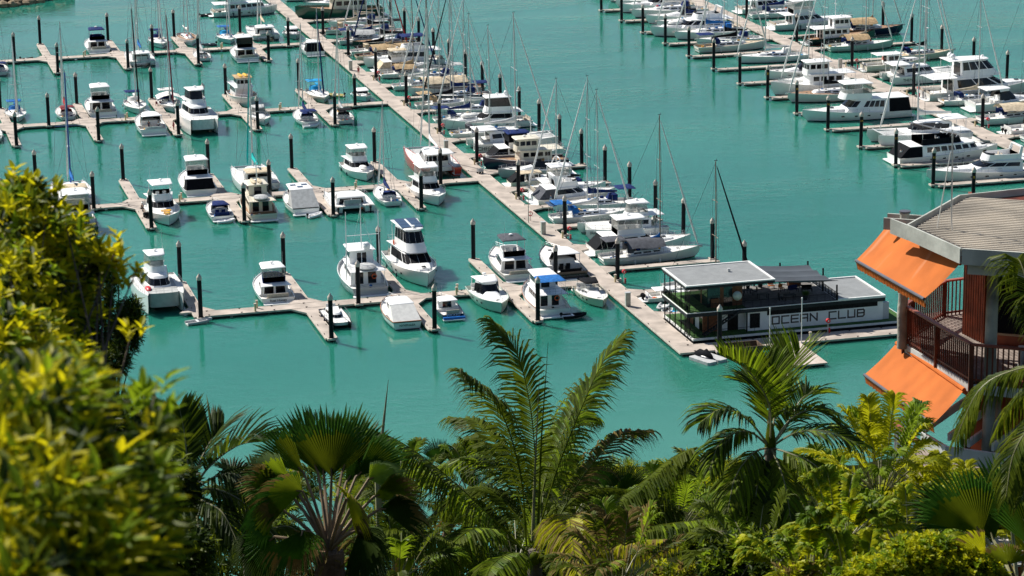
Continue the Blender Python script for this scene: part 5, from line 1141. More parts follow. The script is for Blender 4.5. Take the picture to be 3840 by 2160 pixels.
board('fascia_board', PAINT, [P1, P2], ZR-.40, ZR, .06); board('fascia_board', PAINT, [(P2[0]+.03,P2[1]-.01), P5], ZR-.42, ZR, .06)
board('gutter_board', PAINT, [P1, P3], ZR-.30, ZR-.01, .05); board('gutter_board', PAINT, [P3, P4], ZR-.30, ZR-.01, .05)
board('soffit_beam', PAINT, [(11.62,67.2), (16.4,65.6)], ZR-.72, ZR-.44, .08)
board('roof_beam', PAINT, [(10.02,71.25), (11.0,70.9)], ZR-.52, ZR-.20, .06); board('roof_beam', PAINT, [(10.22,71.95), (11.3,71.6)], ZR-.55, ZR-.25, .06); board('roof_beam', PAINT, [(10.1,70.4), (10.45,69.6)], ZR-.42, ZR-.02, .06)
d = Vector((P5[0]-P2[0], P5[1]-P2[1])).normalized(); nrm = Vector((-d.y, d.x))                     # ribs run along d
mb = MB(); o0 = Vector(P2); k = 0; v = .22
def left_end(v):
    best = None
    for a, b in ((P1, P2), (P3, P1)):
        a = Vector(a)-o0; b = Vector(b)-o0; va, vb = a.dot(nrm), b.dot(nrm)
        if min(va, vb) <= v <= max(va, vb) and abs(va-vb) > 1e-6: t = (v-va)/(vb-va); u = (a+(b-a)*t).dot(d); best = u if best is None else max(best, u)
    return best
vmax = (Vector(P3)-o0).dot(nrm)
while v < vmax+1.3:
    u0 = left_end(v); u0 = (.9+(v-vmax)*2.2 if u0 is None else u0)+.22 ; u1 = 5.6
    for (a, b, za, zb) in ((0,.09,0,0),(.09,.115,0,.075),(.115,.165,.075,.075),(.165,.19,.075,0)):
        p = [o0+d*u0+nrm*(v+a), o0+d*u1+nrm*(v+a), o0+d*u1+nrm*(v+b), o0+d*u0+nrm*(v+b)]; zz = ZR-.16+.008*v*0
        mb.quad((*p[0], zz+za), (*p[1], zz+za), (*p[2], zz+zb), (*p[3], zz+zb))
    q = [o0+d*u0+nrm*(v+a) for a in (.09,.115,.165,.19)]; mb.quad(*[(*p, ZR-.16+z) for p, z in zip(q, (0,.075,.075,0))])
    v += .19
mb.build('roof', RSHEET, hs, 0)
mb = MB(); mb.prism([P1, P2, P5, P4, P3], ZR-.36, ZR-.20); mb.build('ceiling', RUST, hs, 0)
def log(name, x, y, z0, z1, r):
    mb = MB(); rr = random.Random(int(x*10)); mb.tube([(x+rr.uniform(-.015,.015), y, z0+(z1-z0)*i/8) for i in range(9)], r, 12, r*.93); o = mb.build(name, LOG, hs, 50); return o
log('log_post', 10.63, 71.55, 78.95, ZR-.12, .14); log('log_post', 12.42, 67.95, 72, ZR-.4, .17)
mb = MB(); mb.tube([(10.63,71.55,ZR-.14),(10.63,71.55,ZR-.09)], .155, 12); mb.build('post_cap', BAR, hs)
ZK = 79.1
A, B, C = (10.71,71.7), (11.89,67.80), (13.0,67.33); C2 = (16.5,65.9); A2, A3, A4 = (11.02,72.3), (12.2,74.2), (12.9,74.5)
def lin(a, b, t): return (a[0]+(b[0]-a[0])*t, a[1]+(b[1]-a[1])*t)
mb = MB(); n = 46                                                   # deck boards parallel to A-B
poly = [A, B, C, C2, (17,74), A4, A3, A2]
for i in range(52):
    t0 = i*.125; dirv = Vector((B[0]-A[0], B[1]-A[1])).normalized(); nv = Vector((-dirv.y, dirv.x))
    if nv.x < 0: nv = -nv
    a = Vector(A)+nv*(t0+.01); 
    ext0 = -2.6 if t0 > .3 else 0
    s0 = a+dirv*(max(-2.4, -t0*1.6)); s1 = a+dirv*(4.07-t0*.30)
    mb.prism([tuple(s0), tuple(s1), tuple(s1+nv*.10), tuple(s0+nv*.10)], ZK-.03, ZK)
mb.build('deck_boards', DBOARD, hs, 0)
board('deck_fascia', PAINTW, [lin(A,B,.03), lin(A,B,.47)], ZK-.27, ZK-.045, .05); board('deck_fascia', PAINTW, [lin(A,B,.52), lin(A,B,.985)], ZK-.27, ZK-.045, .05); board('deck_fascia', PAINTW, [(B[0]+.08,B[1]-.03), C2], ZK-.30, ZK-.045, .05)
board('deck_bearer', RUST, [lin(A,B,0), lin(A,B,1)], ZK-.40, ZK-.28, .08)
def balrail(pts, st, zt=1.05):
    board('handrail', RUSTL, pts, ZK+zt-.05, ZK+zt, .13); board('bottom_rail', RUST, pts, ZK+.06, ZK+.11, .05)
    for a, b in zip(pts, pts[1:]):
        L_ = (Vector(b)-Vector(a)).length; n = int(L_/st); mb = MB()
        for i in range(1, n): p = lin(a, b, i/n); mb.box(p[0]-.019, p[0]+.019, p[1]-.019, p[1]+.019, ZK-.02, ZK+zt-.05)
        mb.build('balusters', RUST, hs, 0)
balrail([A, B], .115); balrail([B, C2], .135); balrail([A, A2, A3, A4], .125)
for p, z0 in ((A, -.5), (lin(A,B,.497), -.42), (B, -.55), (A2, -.1), (A3, -.3)): mb = MB(); mb.box(p[0]-.06, p[0]+.06, p[1]-.06, p[1]+.06, ZK+z0, ZK+1.0); mb.build('rail_post', RUST, hs, 0)
# house body
def wallp(name, m, a, b, z0, z1, th=.1): return board(name, m, [a, b], z0, z1, th)
w0, w1, w2 = (12.47,72.45), (12.88,71.4), (16.4,70.1)
wallp('timber_wall', CLAD, w0, w1, ZK-.3, ZR-.3); wallp('timber_wall', CLAD, (w1[0]+.05,w1[1]), w2, ZK-.3, ZR-.3); wallp('timber_wall', CLAD, w0, (12.9,74.6), ZK-.3, ZR-.3)
mb = MB()
for i in range(9): p = lin(w0, w1, (i+.5)/9); mb.box(p[0]-.085, p[0]-.05, p[1]-.06, p[1]-.03, ZK, ZR-.3)
for i in range(24): 
    p = lin(w1, w2, (i+.5)/24)
    if not 2 <= i <= 6: mb.box(p[0]-.02, p[0]+.02, p[1]-.10, p[1]-.05, ZK, ZR-.3)
mb.build('wall_battens', RUST, hs, 0)
a, b = lin(w1, w2, .08), lin(w1, w2, .30)
board('window', GLASS, [(a[0]-.03,a[1]-.08), (b[0]-.03,b[1]-.08)], ZK+.35, ZR-.75, .03); FR = mat('window_frame_tan', (.30,.22,.14), .5, .1, 2)
for q in ((ZK+.30, ZK+.36), (ZR-.76, ZR-.70)): board('window_frame', FR, [(a[0]-.05,a[1]-.10), (b[0]-.01,b[1]-.12)], *q, .05)
for p in (a, b): mb = MB(); mb.box(p[0]-.06, p[0], p[1]-.14, p[1]-.06, ZK+.3, ZR-.7); mb.build('window_frame', FR, hs, 0)
board('brace', PAINTW, [(11.9,68.2), (12.7,70.6)], ZR-.85, ZR-.72, .08)
mb = MB(); mb.box(13.25, 14.15, 68.2, 68.6, ZK+.02, ZK+.75, .03); mb.build('air_conditioner', PAINTW, hs, 0)
mb = MB(); mb.tube([(13.6+.26*math.cos(a_), 68.18, ZK+.38+.26*math.sin(a_)) for a_ in [2*math.pi*i/16 for i in range(17)]], .02, 4); mb.build('fan_grille', BAR, hs)
# awnings
def awning(label, T1, T2, zt, B1, B2, zb, wr, cloth=None):
    cloth = cloth or AWN
    a = empty('awning', (0,0,0), 0); a.parent = hs; a['label'] = label
    mb = MB(); rows = []; rr = random.Random(5); NU, NV = 60, 12
    for j in range(NV+1):
        v = j/NV; row = []
        for i in range(NU+1):
            u = i/NU; p = Vector((*lin(T1, T2, u), zt)); q = Vector((*lin(B1, B2, u), zb)); r_ = p+(q-p)*v
            f = wr*math.sin(u*46+v*1.2)*(.35+.65*math.sin(u*7+1)**2)*math.sin(math.pi*min(1, v+.12)) - .05*math.sin(math.pi*v)
            row.append((r_.x, r_.y, r_.z+f))
        rows.append(row)
    mb.loft(rows, False, False, False); mb.build('canopy_cloth', cloth, a, 60)
    mb = MB(); mb.tube([(*B1, zb-.01), (*B2, zb-.01)], .045, 8); mb.build('roller_bar', BAR, a)
    mb = MB(); mb.tube([(*T1, zt), (*T2, zt)], .06, 8); mb.build('roller_tube', AWN, a)
    mb = MB(); top = []; bot = []
    for i in range(81): u = i/80; p = lin(B1, B2, u); w_ = .012*math.sin(i*1.9); top.append((p[0]+w_, p[1]+w_*.3, zb-.04)); bot.append((p[0]+.05+w_, p[1]+w_, zb-.25-.012*math.cos(i*1.4)))
    mb.loft([top, bot], False, False, False); mb.build('valance', AWN, a, 60)
    for T, B_ in ((T1, B1),): mb = MB(); mb.tube([(T[0]+.15, T[1], zt-.9), (*B_, zb)], .02, 5); mb.build('arm', ALU, a)
awning('upper orange awning with pale worn streaks', (10.31,72.0), (11.45,67.35), 82.42, (9.38,71.9), (10.63,67.85), 81.36, .010, AWU)
awning('lower orange awning with wrinkled cloth', (10.60,72.3), (11.74,67.85), 78.88, (9.72,72.25), (10.92,67.72), 78.0, .022)
# antenna
mb = MB(); mb.tube([(11.55,69.3,ZR-.1),(11.52,69.3,ZR+.1),(11.48,69.3,ZR+2.6)], .022, 6); mb.tube([(11.2,69.6,ZR-.1),(11.45,69.32,ZR+2.0)], .016, 5); mb.build('antenna_mast', ALU, hs)
mb = MB(); mb.tube([(10.4,69.6,ZR+2.75),(11.6,69.2,ZR+2.5)], .022, 5)
for q in (.05,.5,.62,.72,.8,.9,1): p = lp((10.4,69.6,ZR+2.75),(11.6,69.2,ZR+2.5), q); w_ = .12+.25*q; mb.tube([(p[0]-w_*.3,p[1]-w_,p[2]),(p[0]+w_*.3,p[1]+w_,p[2])], .01, 4)
mb.build('television_aerial', ALU, hs)
# pergola and deck of the storey below
board('pergola_beam', PAINTW, [(10.85,69.0),(11.31,67.74),(12.55,67.09),(16,65.4)], 76.95, 77.38, .08)
for a, b in (((10.9,68.85),(12.46,71.44)),((11.42,68.15),(12.6,70.1)),((11.85,67.6),(13.0,69.5)),((12.42,67.26),(13.7,69.3)),((13.1,66.9),(14.4,69.0)),((13.8,66.6),(15.0,68.6))): board('pergola_rafter', PAINTW, [a, b], 77.39, 77.60, .07)
wallp('lower_wall', CLAD, (12.6,71.6), (16,70.4), 73.5, 78.4); wallp('lower_wall', CLAD, (11.75,68.1), (14.2,66.9), 72.5, 76.4)
mb = MB(); mb.prism([(10.6,70.2),(11.3,68.0),(16,66.2),(17,71.5),(11.2,72.4)], 75.6, 75.75); mb.build('lower_deck', DBOARD, hs, 0)
mb = MB(); mb.prism([A, B, C2, (17,74), A3], ZK-.28, ZK-.2); mb.build('deck_underside', RUST, hs, 0)
log('log_post', 12.6, 66.9, 70, 76.9, .15); log('log_post', 12.9, 69.4, 72, 79.0, .12)
mb = MB(); mb.box(11.95, 12.1, 68.7, 68.85, 74, 78.9); mb.build('timber_post', RUST, hs, 0)
for a, b in (((10.37,70.82),(10.95,71.66)),((10.37,70.82),(10.78,69.3))):
    board('lower_handrail', RUSTL, [a, b], 77.0, 77.06, .12); n = 9
    for i in range(n): p = lin(a, b, (i+.5)/n); mb = MB(); mb.tube([(p[0],p[1],76.0),(p[0],p[1],77.0)], .02, 4); mb.build('lower_baluster', PAINTW, hs)
# low building with a white ribbed roof under the palms
t = empty('garden_pavilion', (0,0,0), -AZ, 'low pale ribbed roof glimpsed under the fan palm at the lower right', 'pavilion')
mb = MB()
for i in range(20):
    y = 61.5+.25*i; mb.box(9.0+.10*i, 15, y-5.8, y-5.68, 78.62, 78.67); mb.box(9.0+.10*i, 15, y-5.68, y-5.55, 78.59, 78.63)
mb.build('roof', mat('white_roof_sheet', (.62,.58,.52), .6, .1, 1), t, 0)
for q in ((9.8,56),(10.6,60),(14,56)): mb = MB(); mb.box(q[0]+.6, q[0]+.75, q[1], q[1]+.15, 74, 78.6); mb.build('post', PAINTW, t, 0)
# ------------------------------------------------------------------ hillside planting
CR = Matrix.Rotation(-AZ, 3, 'Z')
def pt(dx, dy, fw):
    """point of the hillside garden: view column/row on a 2576 x 1449 sheet at a distance fw in metres along the view axis"""
    X = (dx-1288); Y = (dy-724.5); c, s = math.cos(.0139256), math.sin(.0139256); X, Y = c*X-s*Y, s*X+c*Y
    X *= fw/6859.27; Y *= fw/6859.27; a = .262080
    return CR @ Vector((X, fw*math.cos(a)-Y*math.sin(a), -fw*math.sin(a)-Y*math.cos(a))) + Vector((0,0,HC))
def ground_z(p):
    q = CR.transposed() @ Vector((p[0], p[1], 0)); k = .33+.09*min(1, max(0, (4-q.x)/14))
    return max(-1.5, 97-k*max(0, q.y)-2.6*math.exp(-((q.x-12)**2+(q.y-60)**2)/60)+.35*math.sin(q.x*.31)+.3*math.sin(q.y*.23+q.x*.2))
mb = MB(); rows = []
for j in range(90):
    Yc = -25+j*3.7; rows.append([])
    for i in range(61): v = CR @ Vector((-90+i*3, Yc, 0)); rows[-1].append((v.x, v.y, ground_z(v)))
mb.loft(rows, False, False, False)
SOIL = mat('leaf_litter_soil', (.020,.022,.008), .95, .3, .8, .6, bscale=5, hue=(.008,.014,.004), spec=0.); tag(mb.build('hillside', SOIL, None, 60), kind='structure')

def leafm(name, a, b, tr=.35, rough=.42, scale=.8): return mat(name, a, rough, .1, scale, hue=b, trans=tr, spec=.08, det=6)
L_YEL = leafm('leaf_yellow_green', (.56,.49,.008), (.17,.21,.006), .55, scale=3)
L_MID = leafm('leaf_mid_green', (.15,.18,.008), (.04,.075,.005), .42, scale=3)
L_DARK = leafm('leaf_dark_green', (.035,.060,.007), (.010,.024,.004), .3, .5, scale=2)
L_COCO = leafm('leaf_coconut', (.12,.155,.008), (.022,.045,.004), .42, .5, scale=.9)
L_FAN = leafm('leaf_fan_palm', (.050,.13,.012), (.018,.055,.008), .35, .5, scale=1.2)
L_PALE = leafm('leaf_fan_underside', (.13,.19,.07), (.06,.11,.03), .3, .5, scale=2)
L_ARECA = leafm('leaf_areca', (.52,.50,.012), (.16,.20,.008), .5, scale=1.5)
L_FISH = leafm('leaf_fishtail', (.50,.50,.012), (.06,.11,.006), .42, scale=1.5)
L_BRI = leafm('leaf_bright_green', (.25,.34,.012), (.06,.12,.007), .42, scale=2)
L_DRY = leafm('leaf_dry_brown', (.24,.17,.05), (.11,.08,.025), .3, .7, scale=2)
BARK = mat('bark_grey_brown', (.13,.10,.075), .9, .3, 3, .6); PETI = mat('petiole_pale', (.24,.23,.11), .5, .15, 2); PETB = mat('petiole_brown', (.22,.15,.08), .7, .25, 2); PTRUNK = mat('palm_trunk', (.17,.14,.11), .9, .3, 2, .5)
Z = Vector((0,0,1))
def leaf(mb, p, d, L, W, up=Z, fold=.25, curl=.15, rr=random):
    d = d.normalized(); s = d.cross(up)
    if s.length < .05: s = d.cross(Vector((1,0,0)))
    s.normalize(); n = s.cross(d)
    m = p+d*L*.5-n*L*curl*.4; t = p+d*L-n*L*curl; e = n*W*fold
    mb.add([p, p+d*L*.22+s*W*.38+e*.7, m+s*W*.5+e, p+d*L*.8+s*W*.3+e*.5-n*L*curl*.7, t, p+d*L*.8-s*W*.3+e*.5-n*L*curl*.7, m-s*W*.5+e, p+d*L*.22-s*W*.38+e*.7, m],
           [(0,1,2,8),(8,2,3,4),(8,4,5,6),(0,8,6,7)])
def spray(mb, p, ax, n, L, W, rr, sp=(.6,1.1), fold=.25):
    ax = ax.normalized(); a0 = ax.cross(Z if abs(ax.z) < .9 else Vector((1,0,0))).normalized(); b0 = ax.cross(a0)
    for i in range(n):
        th = 2.4*i+rr.uniform(-.4,.4); e = rr.uniform(*sp); f = i/n
        d = ax*math.cos(e)+(a0*math.cos(th)+b0*math.sin(th))*math.sin(e)
        leaf(mb, p-ax*f*L*.8, d, L*rr.uniform(.7,1.15), W*rr.uniform(.8,1.2), up=Z+ax*.3, fold=fold, curl=rr.uniform(0,.3))
def broad_tree(name, label, cat, blobs, base, mat_, L, W, n, dens, seed, mats=None, bark=BARK, trunk_r=.12, limbs=14, group=None, sp=(.6,1.1), shell=.45, extra=()):
    rr = random.Random(seed); t = empty(name, base, 0, label, cat, group); b = Vector(base); cr = MB(); cr.use(mat_); br = MB(); ends = []
    for (dx, dy, rx, ry, fw, rz) in blobs:
        c = pt(dx, dy, fw); k = fw/6859.27; vx = (pt(dx+100, dy, fw)-c).normalized(); vy = (pt(dx, dy-100, fw)-c).normalized(); vz = vx.cross(vy)
        N = int(dens*rx*ry*3.14/1000)
        for i in range(N):
            while True:
                q = Vector((rr.uniform(-1,1), rr.uniform(-1,1), rr.uniform(-1,1)))
                if shell < q.length < 1: break
            p = c+vx*q.x*rx*k+vy*q.y*ry*k+vz*q.z*rz
            if noise.noise(p*(1.6/ max(rz,.3))*1.2) < -.22 and rr.random() < .75: continue
            ax = (vx*q.x+vy*q.y+vz*q.z)*.7+Z*.6+Vector((rr.uniform(-.4,.4), rr.uniform(-.4,.4), rr.uniform(-.2,.3)))
            if mats: cr.use(rr.choice(mats))
            spray(cr, p-b, ax, n, L, W, rr, sp)
            if i % max(1, N//max(1, int(limbs*rx*ry/8000)+2)) == 0: ends.append(p)
    for (a, b_, L_) in extra:
        p = pt(*a)
        for i in range(b_): spray(cr, p-b+Vector((rr.uniform(-1,1), rr.uniform(-1,1), rr.uniform(-1,1)))*L_, Z+Vector((rr.uniform(-.6,.6),)*1+(rr.uniform(-.6,.6), 0)), n, L, W, rr, sp)
        ends.append(p)
    o = cr.build('crown', mat_, t, 0)
    top = sum(ends, Vector())/max(1, len(ends))-b; tk = MB(); mid = [Vector((0,0,0)), top*.3+Vector((.1,0,-.1)), top*.65]
    tk.tube(mid, trunk_r, 8, trunk_r*.6); tk.build('trunk', bark, t)
    for e in ends:
        e = e-b; s_ = lp(mid[1], mid[2], rr.random()); m_ = Vector(lp(s_, e, .5))+Vector((rr.uniform(-.1,.1), rr.uniform(-.1,.1), .12))*(e-Vector(s_)).length; br.tube([s_, m_, e], trunk_r*.30, 5, trunk_r*.06)
    br.build('branches', bark, t); return t
def curve(P, n):
    P = [Vector(p) for p in P]; P = [P[0]*2-P[1]]+P+[P[-1]*2-P[-2]]; out = []; m = len(P)-3
    for i in range(n+1):
        u = i/n*m; k = min(int(u), m-1); t = u-k; a, b, c, d = P[k:k+4]
        out.append(.5*((2*b)+(c-a)*t+(2*a-5*b+4*c-d)*t*t+(3*b-a-3*c+d)*t**3))
    return out
def feather(t, P, o0, L, n=60, W=.045, droop=.5, fwd=.5, lift=.0, m=None, rm=None, seed=0, r=.022, start=.22, tipm=None, name='frond', side=None):
    rr = random.Random(seed); C_ = [p-o0 for p in curve(P, 40)]; mb = MB(); mb.use(m); Ltot = sum((a-b).length for a, b in zip(C_, C_[1:]))
    for i in range(n):
        u = start+(1-start)*(i+.5)/n; k = min(39, int(u*40)); f = u*40-k; p = C_[k].lerp(C_[k+1], f); T = (C_[min(40, k+1)]-C_[max(0, k-1)]).normalized()
        S = T.cross(Z); S = S.normalized() if S.length > .1 else Vector((1,0,0)); Nn = S.cross(T)
        prof = (.55+.45*math.sin(min(1, (u-start)/(1-start)*1.7)*math.pi/2))*(1 if u < .6 else 1-.62*((u-.6)/.4)**1.5)
        for s in (-1, 1):
            if side and s != side and rr.random() < .5: continue
            if rr.random() < .04: continue
            l = L*prof*rr.uniform(.85,1.1); d = (S*s*(1-.45*u)+T*(fwd+.5*u)+Nn*(lift+rr.uniform(-.12,.12))).normalized(); w = W*rr.uniform(.8,1.15); dr = droop*rr.uniform(.6,1.3)
            a = p; pts = [a]; dd = d
            for j in range(3): dd = (dd-Z*dr*.42*(j+.3)).normalized(); a = a+dd*l/3; pts.append(a)
            wd = dd.cross(d); wv = (T-d*T.dot(d)).normalized()*w
            if tipm: mb.use(tipm if rr.random() < .35 else m)
            fo = Z*w*.35
            mb.add([pts[0]-wv*.3, pts[0]+wv*.3, pts[1]+wv*.5, pts[1]-wv*.5, pts[2]+wv*.42, pts[2]-wv*.42, pts[3], pts[1]+fo, pts[2]+fo*.7], [(0,1,2,7),(0,7,3,3)[:3],(7,2,4,8),(3,7,8,5),(8,4,6),(5,8,6)])
    mb.build(name, m, t, 0)
    rb = MB(); rb.tube([C_[i] for i in range(0, 41, 2)], r, 5, r*.15); rb.build('frond_stem', rm or PETI, t)
def fan(t, o0, h0, h, dirp, R_, span=150, n=44, m=None, nor=None, droop=.1, pm=None, pr=.022, split=.60, tip=None, seed=1, cup=.25):
    """fan leaf: petiole from h0 to the hub h, blade opening toward dirp"""
    rr = random.Random(seed); h0, h, dirp = h0-o0, h-o0, dirp-o0; D = (dirp-h).normalized(); nn = nor or Vector((0,-1,0)); S = D.cross(nn).normalized(); nn = S.cross(D).normalized(); mb = MB(); mb.use(m)
    A = R(span)/2; da = 2*A/n
    def P_(a, r_, lift=0): 
        v = D*math.cos(a)+S*math.sin(a); q = h+v*r_*R_+nn*(cup*R_*(math.sin(abs(a))**2)*r_+lift); q.z -= droop*R_*max(0, r_-.4)**2*1.6; return q
    for i in range(n):
        a0, a1 = -A+i*da, -A+(i+1)*da; am = (a0+a1)/2; rl = 1-.18*(abs(am)/A)**2; rs = split*rr.uniform(.9,1.1); rt = rl*rr.uniform(.88,1.04); jit = rr.uniform(-.25,.25)*da; rd = .035*R_
        v = [h, P_(a0, .3), P_(am, .3, rd*.6), P_(a1, .3), P_(a0, rs), P_(am, rs, rd), P_(a1, rs), P_(am+jit*.6-da*.36, (rs+rt)/2, 0), P_(am+jit*.6, (rs+rt)/2, rd*.6), P_(am+jit*.6+da*.36, (rs+rt)/2, 0), P_(am+jit, rt)]
        v[10].z -= rr.uniform(0,.06)*R_
        mb.use(m); mb.add(v, [(0,1,2),(1,4,5,2)]); mb.use(PLEAT_LIT.get(m.name, m)); mb.add(v, [(0,2,3),(2,5,6,3)]); mb.use(m)
        mb.use(tip if tip and rr.random() < .6 else m); mb.add(v, [(4,7,8,5),(5,8,9,6),(7,10,8),(8,10,9)])
    mb.build('fan_leaf', m, t, 0)
    pb = MB(); mid = h0.lerp(h, .55)+Vector((0,0,(h-h0).length*.05)); pb.tube([h0, mid, h, h+D*R_*.12], pr*1.6, 6, pr*.7); pb.build('leaf_stalk', pm or PETI, t)
PLEAT_LIT = {L_FAN.name: L_MID, L_DARK.name: L_FAN, L_PALE.name: L_BRI}  # lighter material on one half of each pleat: light on the folds as colour
def palm_trunk(t, o0, top, r=.14, r1=.11, m=None, rings=True):
    top = top-o0; mb = MB(); N = 26; mb.tube([top*(i/N) for i in range(N+1)], [ (r+(r1-r)*i/N)*(1.06 if i % 2 else .97) for i in range(N+1)], 12); mb.build('trunk', m or PTRUNK, t, 60)
def base_of(p): return Vector((p.x, p.y, ground_z(p)-.1))

# coconut palm in the middle
fw = 62; top = pt(1345, 1385, fw); o0 = base_of(top); t = empty('coconut_palm', o0, 0, 'large coconut palm in the centre with long feathery fronds rising over the water', 'palm')
palm_trunk(t, o0, top, .19, .16)
co_f = [([(1340,1375),(1347,1180),(1332,1010),(1295,880),(1236,806)], 0, .95, .85, -.05), ([(1345,1375),(1395,1200),(1455,1045),(1512,920),(1568,842)], 0, .85, .75, -.05),
 ([(1325,1375),(1312,1210),(1275,1070),(1228,990),(1160,930)], -3, .9, 1.0, 0), ([(1318,1385),(1230,1295),(1115,1190),(1005,1110),(895,1066)], -2, 1.1, 1.7, -.1),
 ([(1365,1390),(1475,1300),(1590,1232),(1680,1158),(1738,1127)], -2, 1.1, 1.7, -.1), ([(1375,1400),(1500,1360),(1640,1325),(1790,1308),(1890,1335)], -4, .9, 1.8, -.1),
 ([(1320,1420),(1230,1395),(1120,1352),(1000,1330),(885,1352)], -5, 1.0, 1.8, -.1), ([(1370,1370),(1440,1240),(1500,1155),(1565,1092),(1640,1082)], 3, .9, 1.2, 0),
 ([(1360,1400),(1415,1330),(1428,1293),(1436,1330),(1450,1440)], -6, 1.1, 1.0, 0), ([(1330,1390),(1250,1340),(1190,1330),(1120,1390),(1090,1470)], -4, .9, 1.4, 0),
 ([(1375,1410),(1480,1395),(1590,1362),(1708,1354)], -5, .7, 2.2, -.2), ([(1350,1380),(1330,1270),(1290,1200),(1180,1150),(1090,1180)], 4, 1.0, 1.3, 0),
 ([(1360,1380),(1420,1280),(1500,1230),(1590,1240),(1650,1310)], 4, 1.0, 1.3, 0), ([(1355,1375),(1372,1200),(1400,1100),(1450,1040),(1500,1050)], 6, .9, 1.3, 0), ([(1345,1380),(1300,1300),(1230,1230),(1150,1240),(1080,1300)], 2, 1.0, 1.5, 0)]
co_f += [([(1345,1378),(1368,1220),(1420,1080),(1470,980),(1535,930)], 3, .85, .9, 0), ([(1335,1378),(1300,1230),(1250,1120),(1195,1060),(1130,1050)], 3, .9, 1.1, 0), ([(1325,1390),(1260,1320),(1160,1240),(1060,1190),(960,1175)], 2, 1.0, 1.5, -.05), ([(1370,1395),(1450,1330),(1540,1290),(1630,1260),(1700,1280)], -1, 1.0, 1.5, -.05), ([(1330,1410),(1290,1390),(1240,1420),(1210,1480)], -5, .9, 1.4, 0), ([(1385,1410),(1450,1410),(1540,1430),(1600,1490)], -5, .9, 1.4, 0)]
for i, (P, dz, L_, dr, lf) in enumerate(co_f):
    n = len(P); feather(t, [pt(x, y, fw+dz*q/(n-1)) for q, (x, y) in enumerate(P)], o0, L_*1.2, 84, .056, dr, .45, lf, L_COCO if i not in (8, 10) else L_ARECA, rm=L_MID, seed=i, tipm=L_DRY if i in (7, 10, 8) else (L_BRI if i % 2 else None))
sb = MB(); sb.tube([pt(1352,1360,fw)-o0, pt(1362,1100,fw)-o0, pt(1379,862,fw)-o0], .035, 6, .004); sb.build('spear_leaf', L_MID, t)
sb = MB(); sb.tube([pt(1340,1360,fw)-o0, pt(1347,1150,fw)-o0, pt(1357,950,fw)-o0], .045, 6, .004); sb.build('spear_leaf', PETI, t)
for dx in (-28, 0, 24): mb = MB(); mb.ball(pt(1345+dx, 1405, fw-.3)-o0, .13, .13, .16, 10, 8); mb.build('coconut', L_MID, t)

# fan palms
def fan_palm(name, label, fw, crown, hubs, pm, tr=.17, group='fan palms on the slope'):
    top = pt(*crown, fw); o0 = base_of(top); t = empty(name, o0, 0, label, 'palm', group); palm_trunk(t, o0, top, tr*1.25, tr, mat('fan_palm_trunk', (.14,.08,.045), .95, .35, 3, .8))
    rr = random.Random(7); mb = MB()
    for i in range(110):
        a = rr.uniform(0, 6.283); e = rr.uniform(-.5, 1.2); zz = rr.uniform(-1.3, .25); d = Vector((math.cos(a)*math.cos(e), math.sin(a)*math.cos(e), math.sin(e))); p = top-o0+Vector((math.cos(a)*tr, math.sin(a)*tr, zz)); L_ = rr.uniform(.2, .6)
        leaf(mb, p, d, L_, .05, fold=.3, curl=rr.uniform(.1, .6))
    mb.build('fibre_skirt', L_DRY, t, 0)
    for i, (hx, hy, dx, dy, R_, span, mm, dz, dr, tip) in enumerate(hubs):
        R_ *= 1.12
        fan(t, o0, top+(pt(hx, hy, fw+dz)-top)*.06, pt(hx, hy, fw+dz), pt(dx, dy, fw+dz*1.5-.15), R_, span, max(14, int(span/3.4)), mm, nor=CR @ Vector((.15*((i*7)%5-2), -1, .35*((i*3)%3-1))), droop=dr, pm=pm, tip=tip, seed=i)
    return t
fan_palm('fan_palm', 'big fan palm at the lower left centre with pleated round leaves and bare stalks', 44, (828,1385), [
 (834,1200,830,1040,1.12,92,L_FAN,0,.04,None),(800,1190,745,1050,1.12,62,L_FAN,.5,.05,None),(765,1190,668,1090,.98,58,L_FAN,.3,.12,None),(895,1200,995,1105,.95,56,L_FAN,.4,.05,None),(860,1190,905,1045,1.12,62,L_FAN,.6,.04,None),
 (728,1205,640,1160,.72,110,L_PALE,.2,.1,None),(760,1235,660,1225,.85,120,L_FAN,-.4,.35,L_DRY),(928,1205,1010,1170,.65,120,L_PALE,0,.3,None),(872,1252,935,1290,.62,150,L_ARECA,-.8,.4,L_DRY),
 (700,1275,630,1300,.7,120,L_FAN,-.2,.5,None),(762,1335,735,1440,.8,120,L_FAN,-.8,.6,L_DRY),(905,1330,960,1440,.85,110,L_DARK,-.7,.6,None),(955,1280,1060,1275,.85,90,L_DARK,-.1,.5,L_DRY),
 (690,1350,630,1400,.8,110,L_DARK,.3,.5,None),(815,1200,790,1030,1.15,70,L_DARK,.9,.05,None),(870,1215,960,1060,1.1,60,L_DARK,.8,.05,None),(720,1230,615,1185,.8,80,L_FAN,.2,.3,L_DRY),(940,1250,1040,1210,.8,80,L_MID,.1,.3,L_DRY)], PETB, tr=.24)
fan_palm('fan_palm', 'fan palm cut by the lower right corner of the photo', 41, (2560,1490), [
 (2470,1345,2370,1190,1.15,95,L_FAN,0,.05,None),(2545,1325,2530,1170,1.1,110,L_FAN,.5,.05,None),(2480,1400,2380,1350,.85,80,L_ARECA,-.7,.2,L_DRY),(2430,1330,2330,1265,1.0,70,L_DARK,.8,.1,None),(2600,1380,2600,1200,1.1,110,L_FAN,.3,.1,None),(2540,1420,2500,1330,.6,130,L_MID,-.6,.3,L_DRY),(2500,1360,2440,1180,1.0,80,L_DARK,1.0,0,None)], PETI)
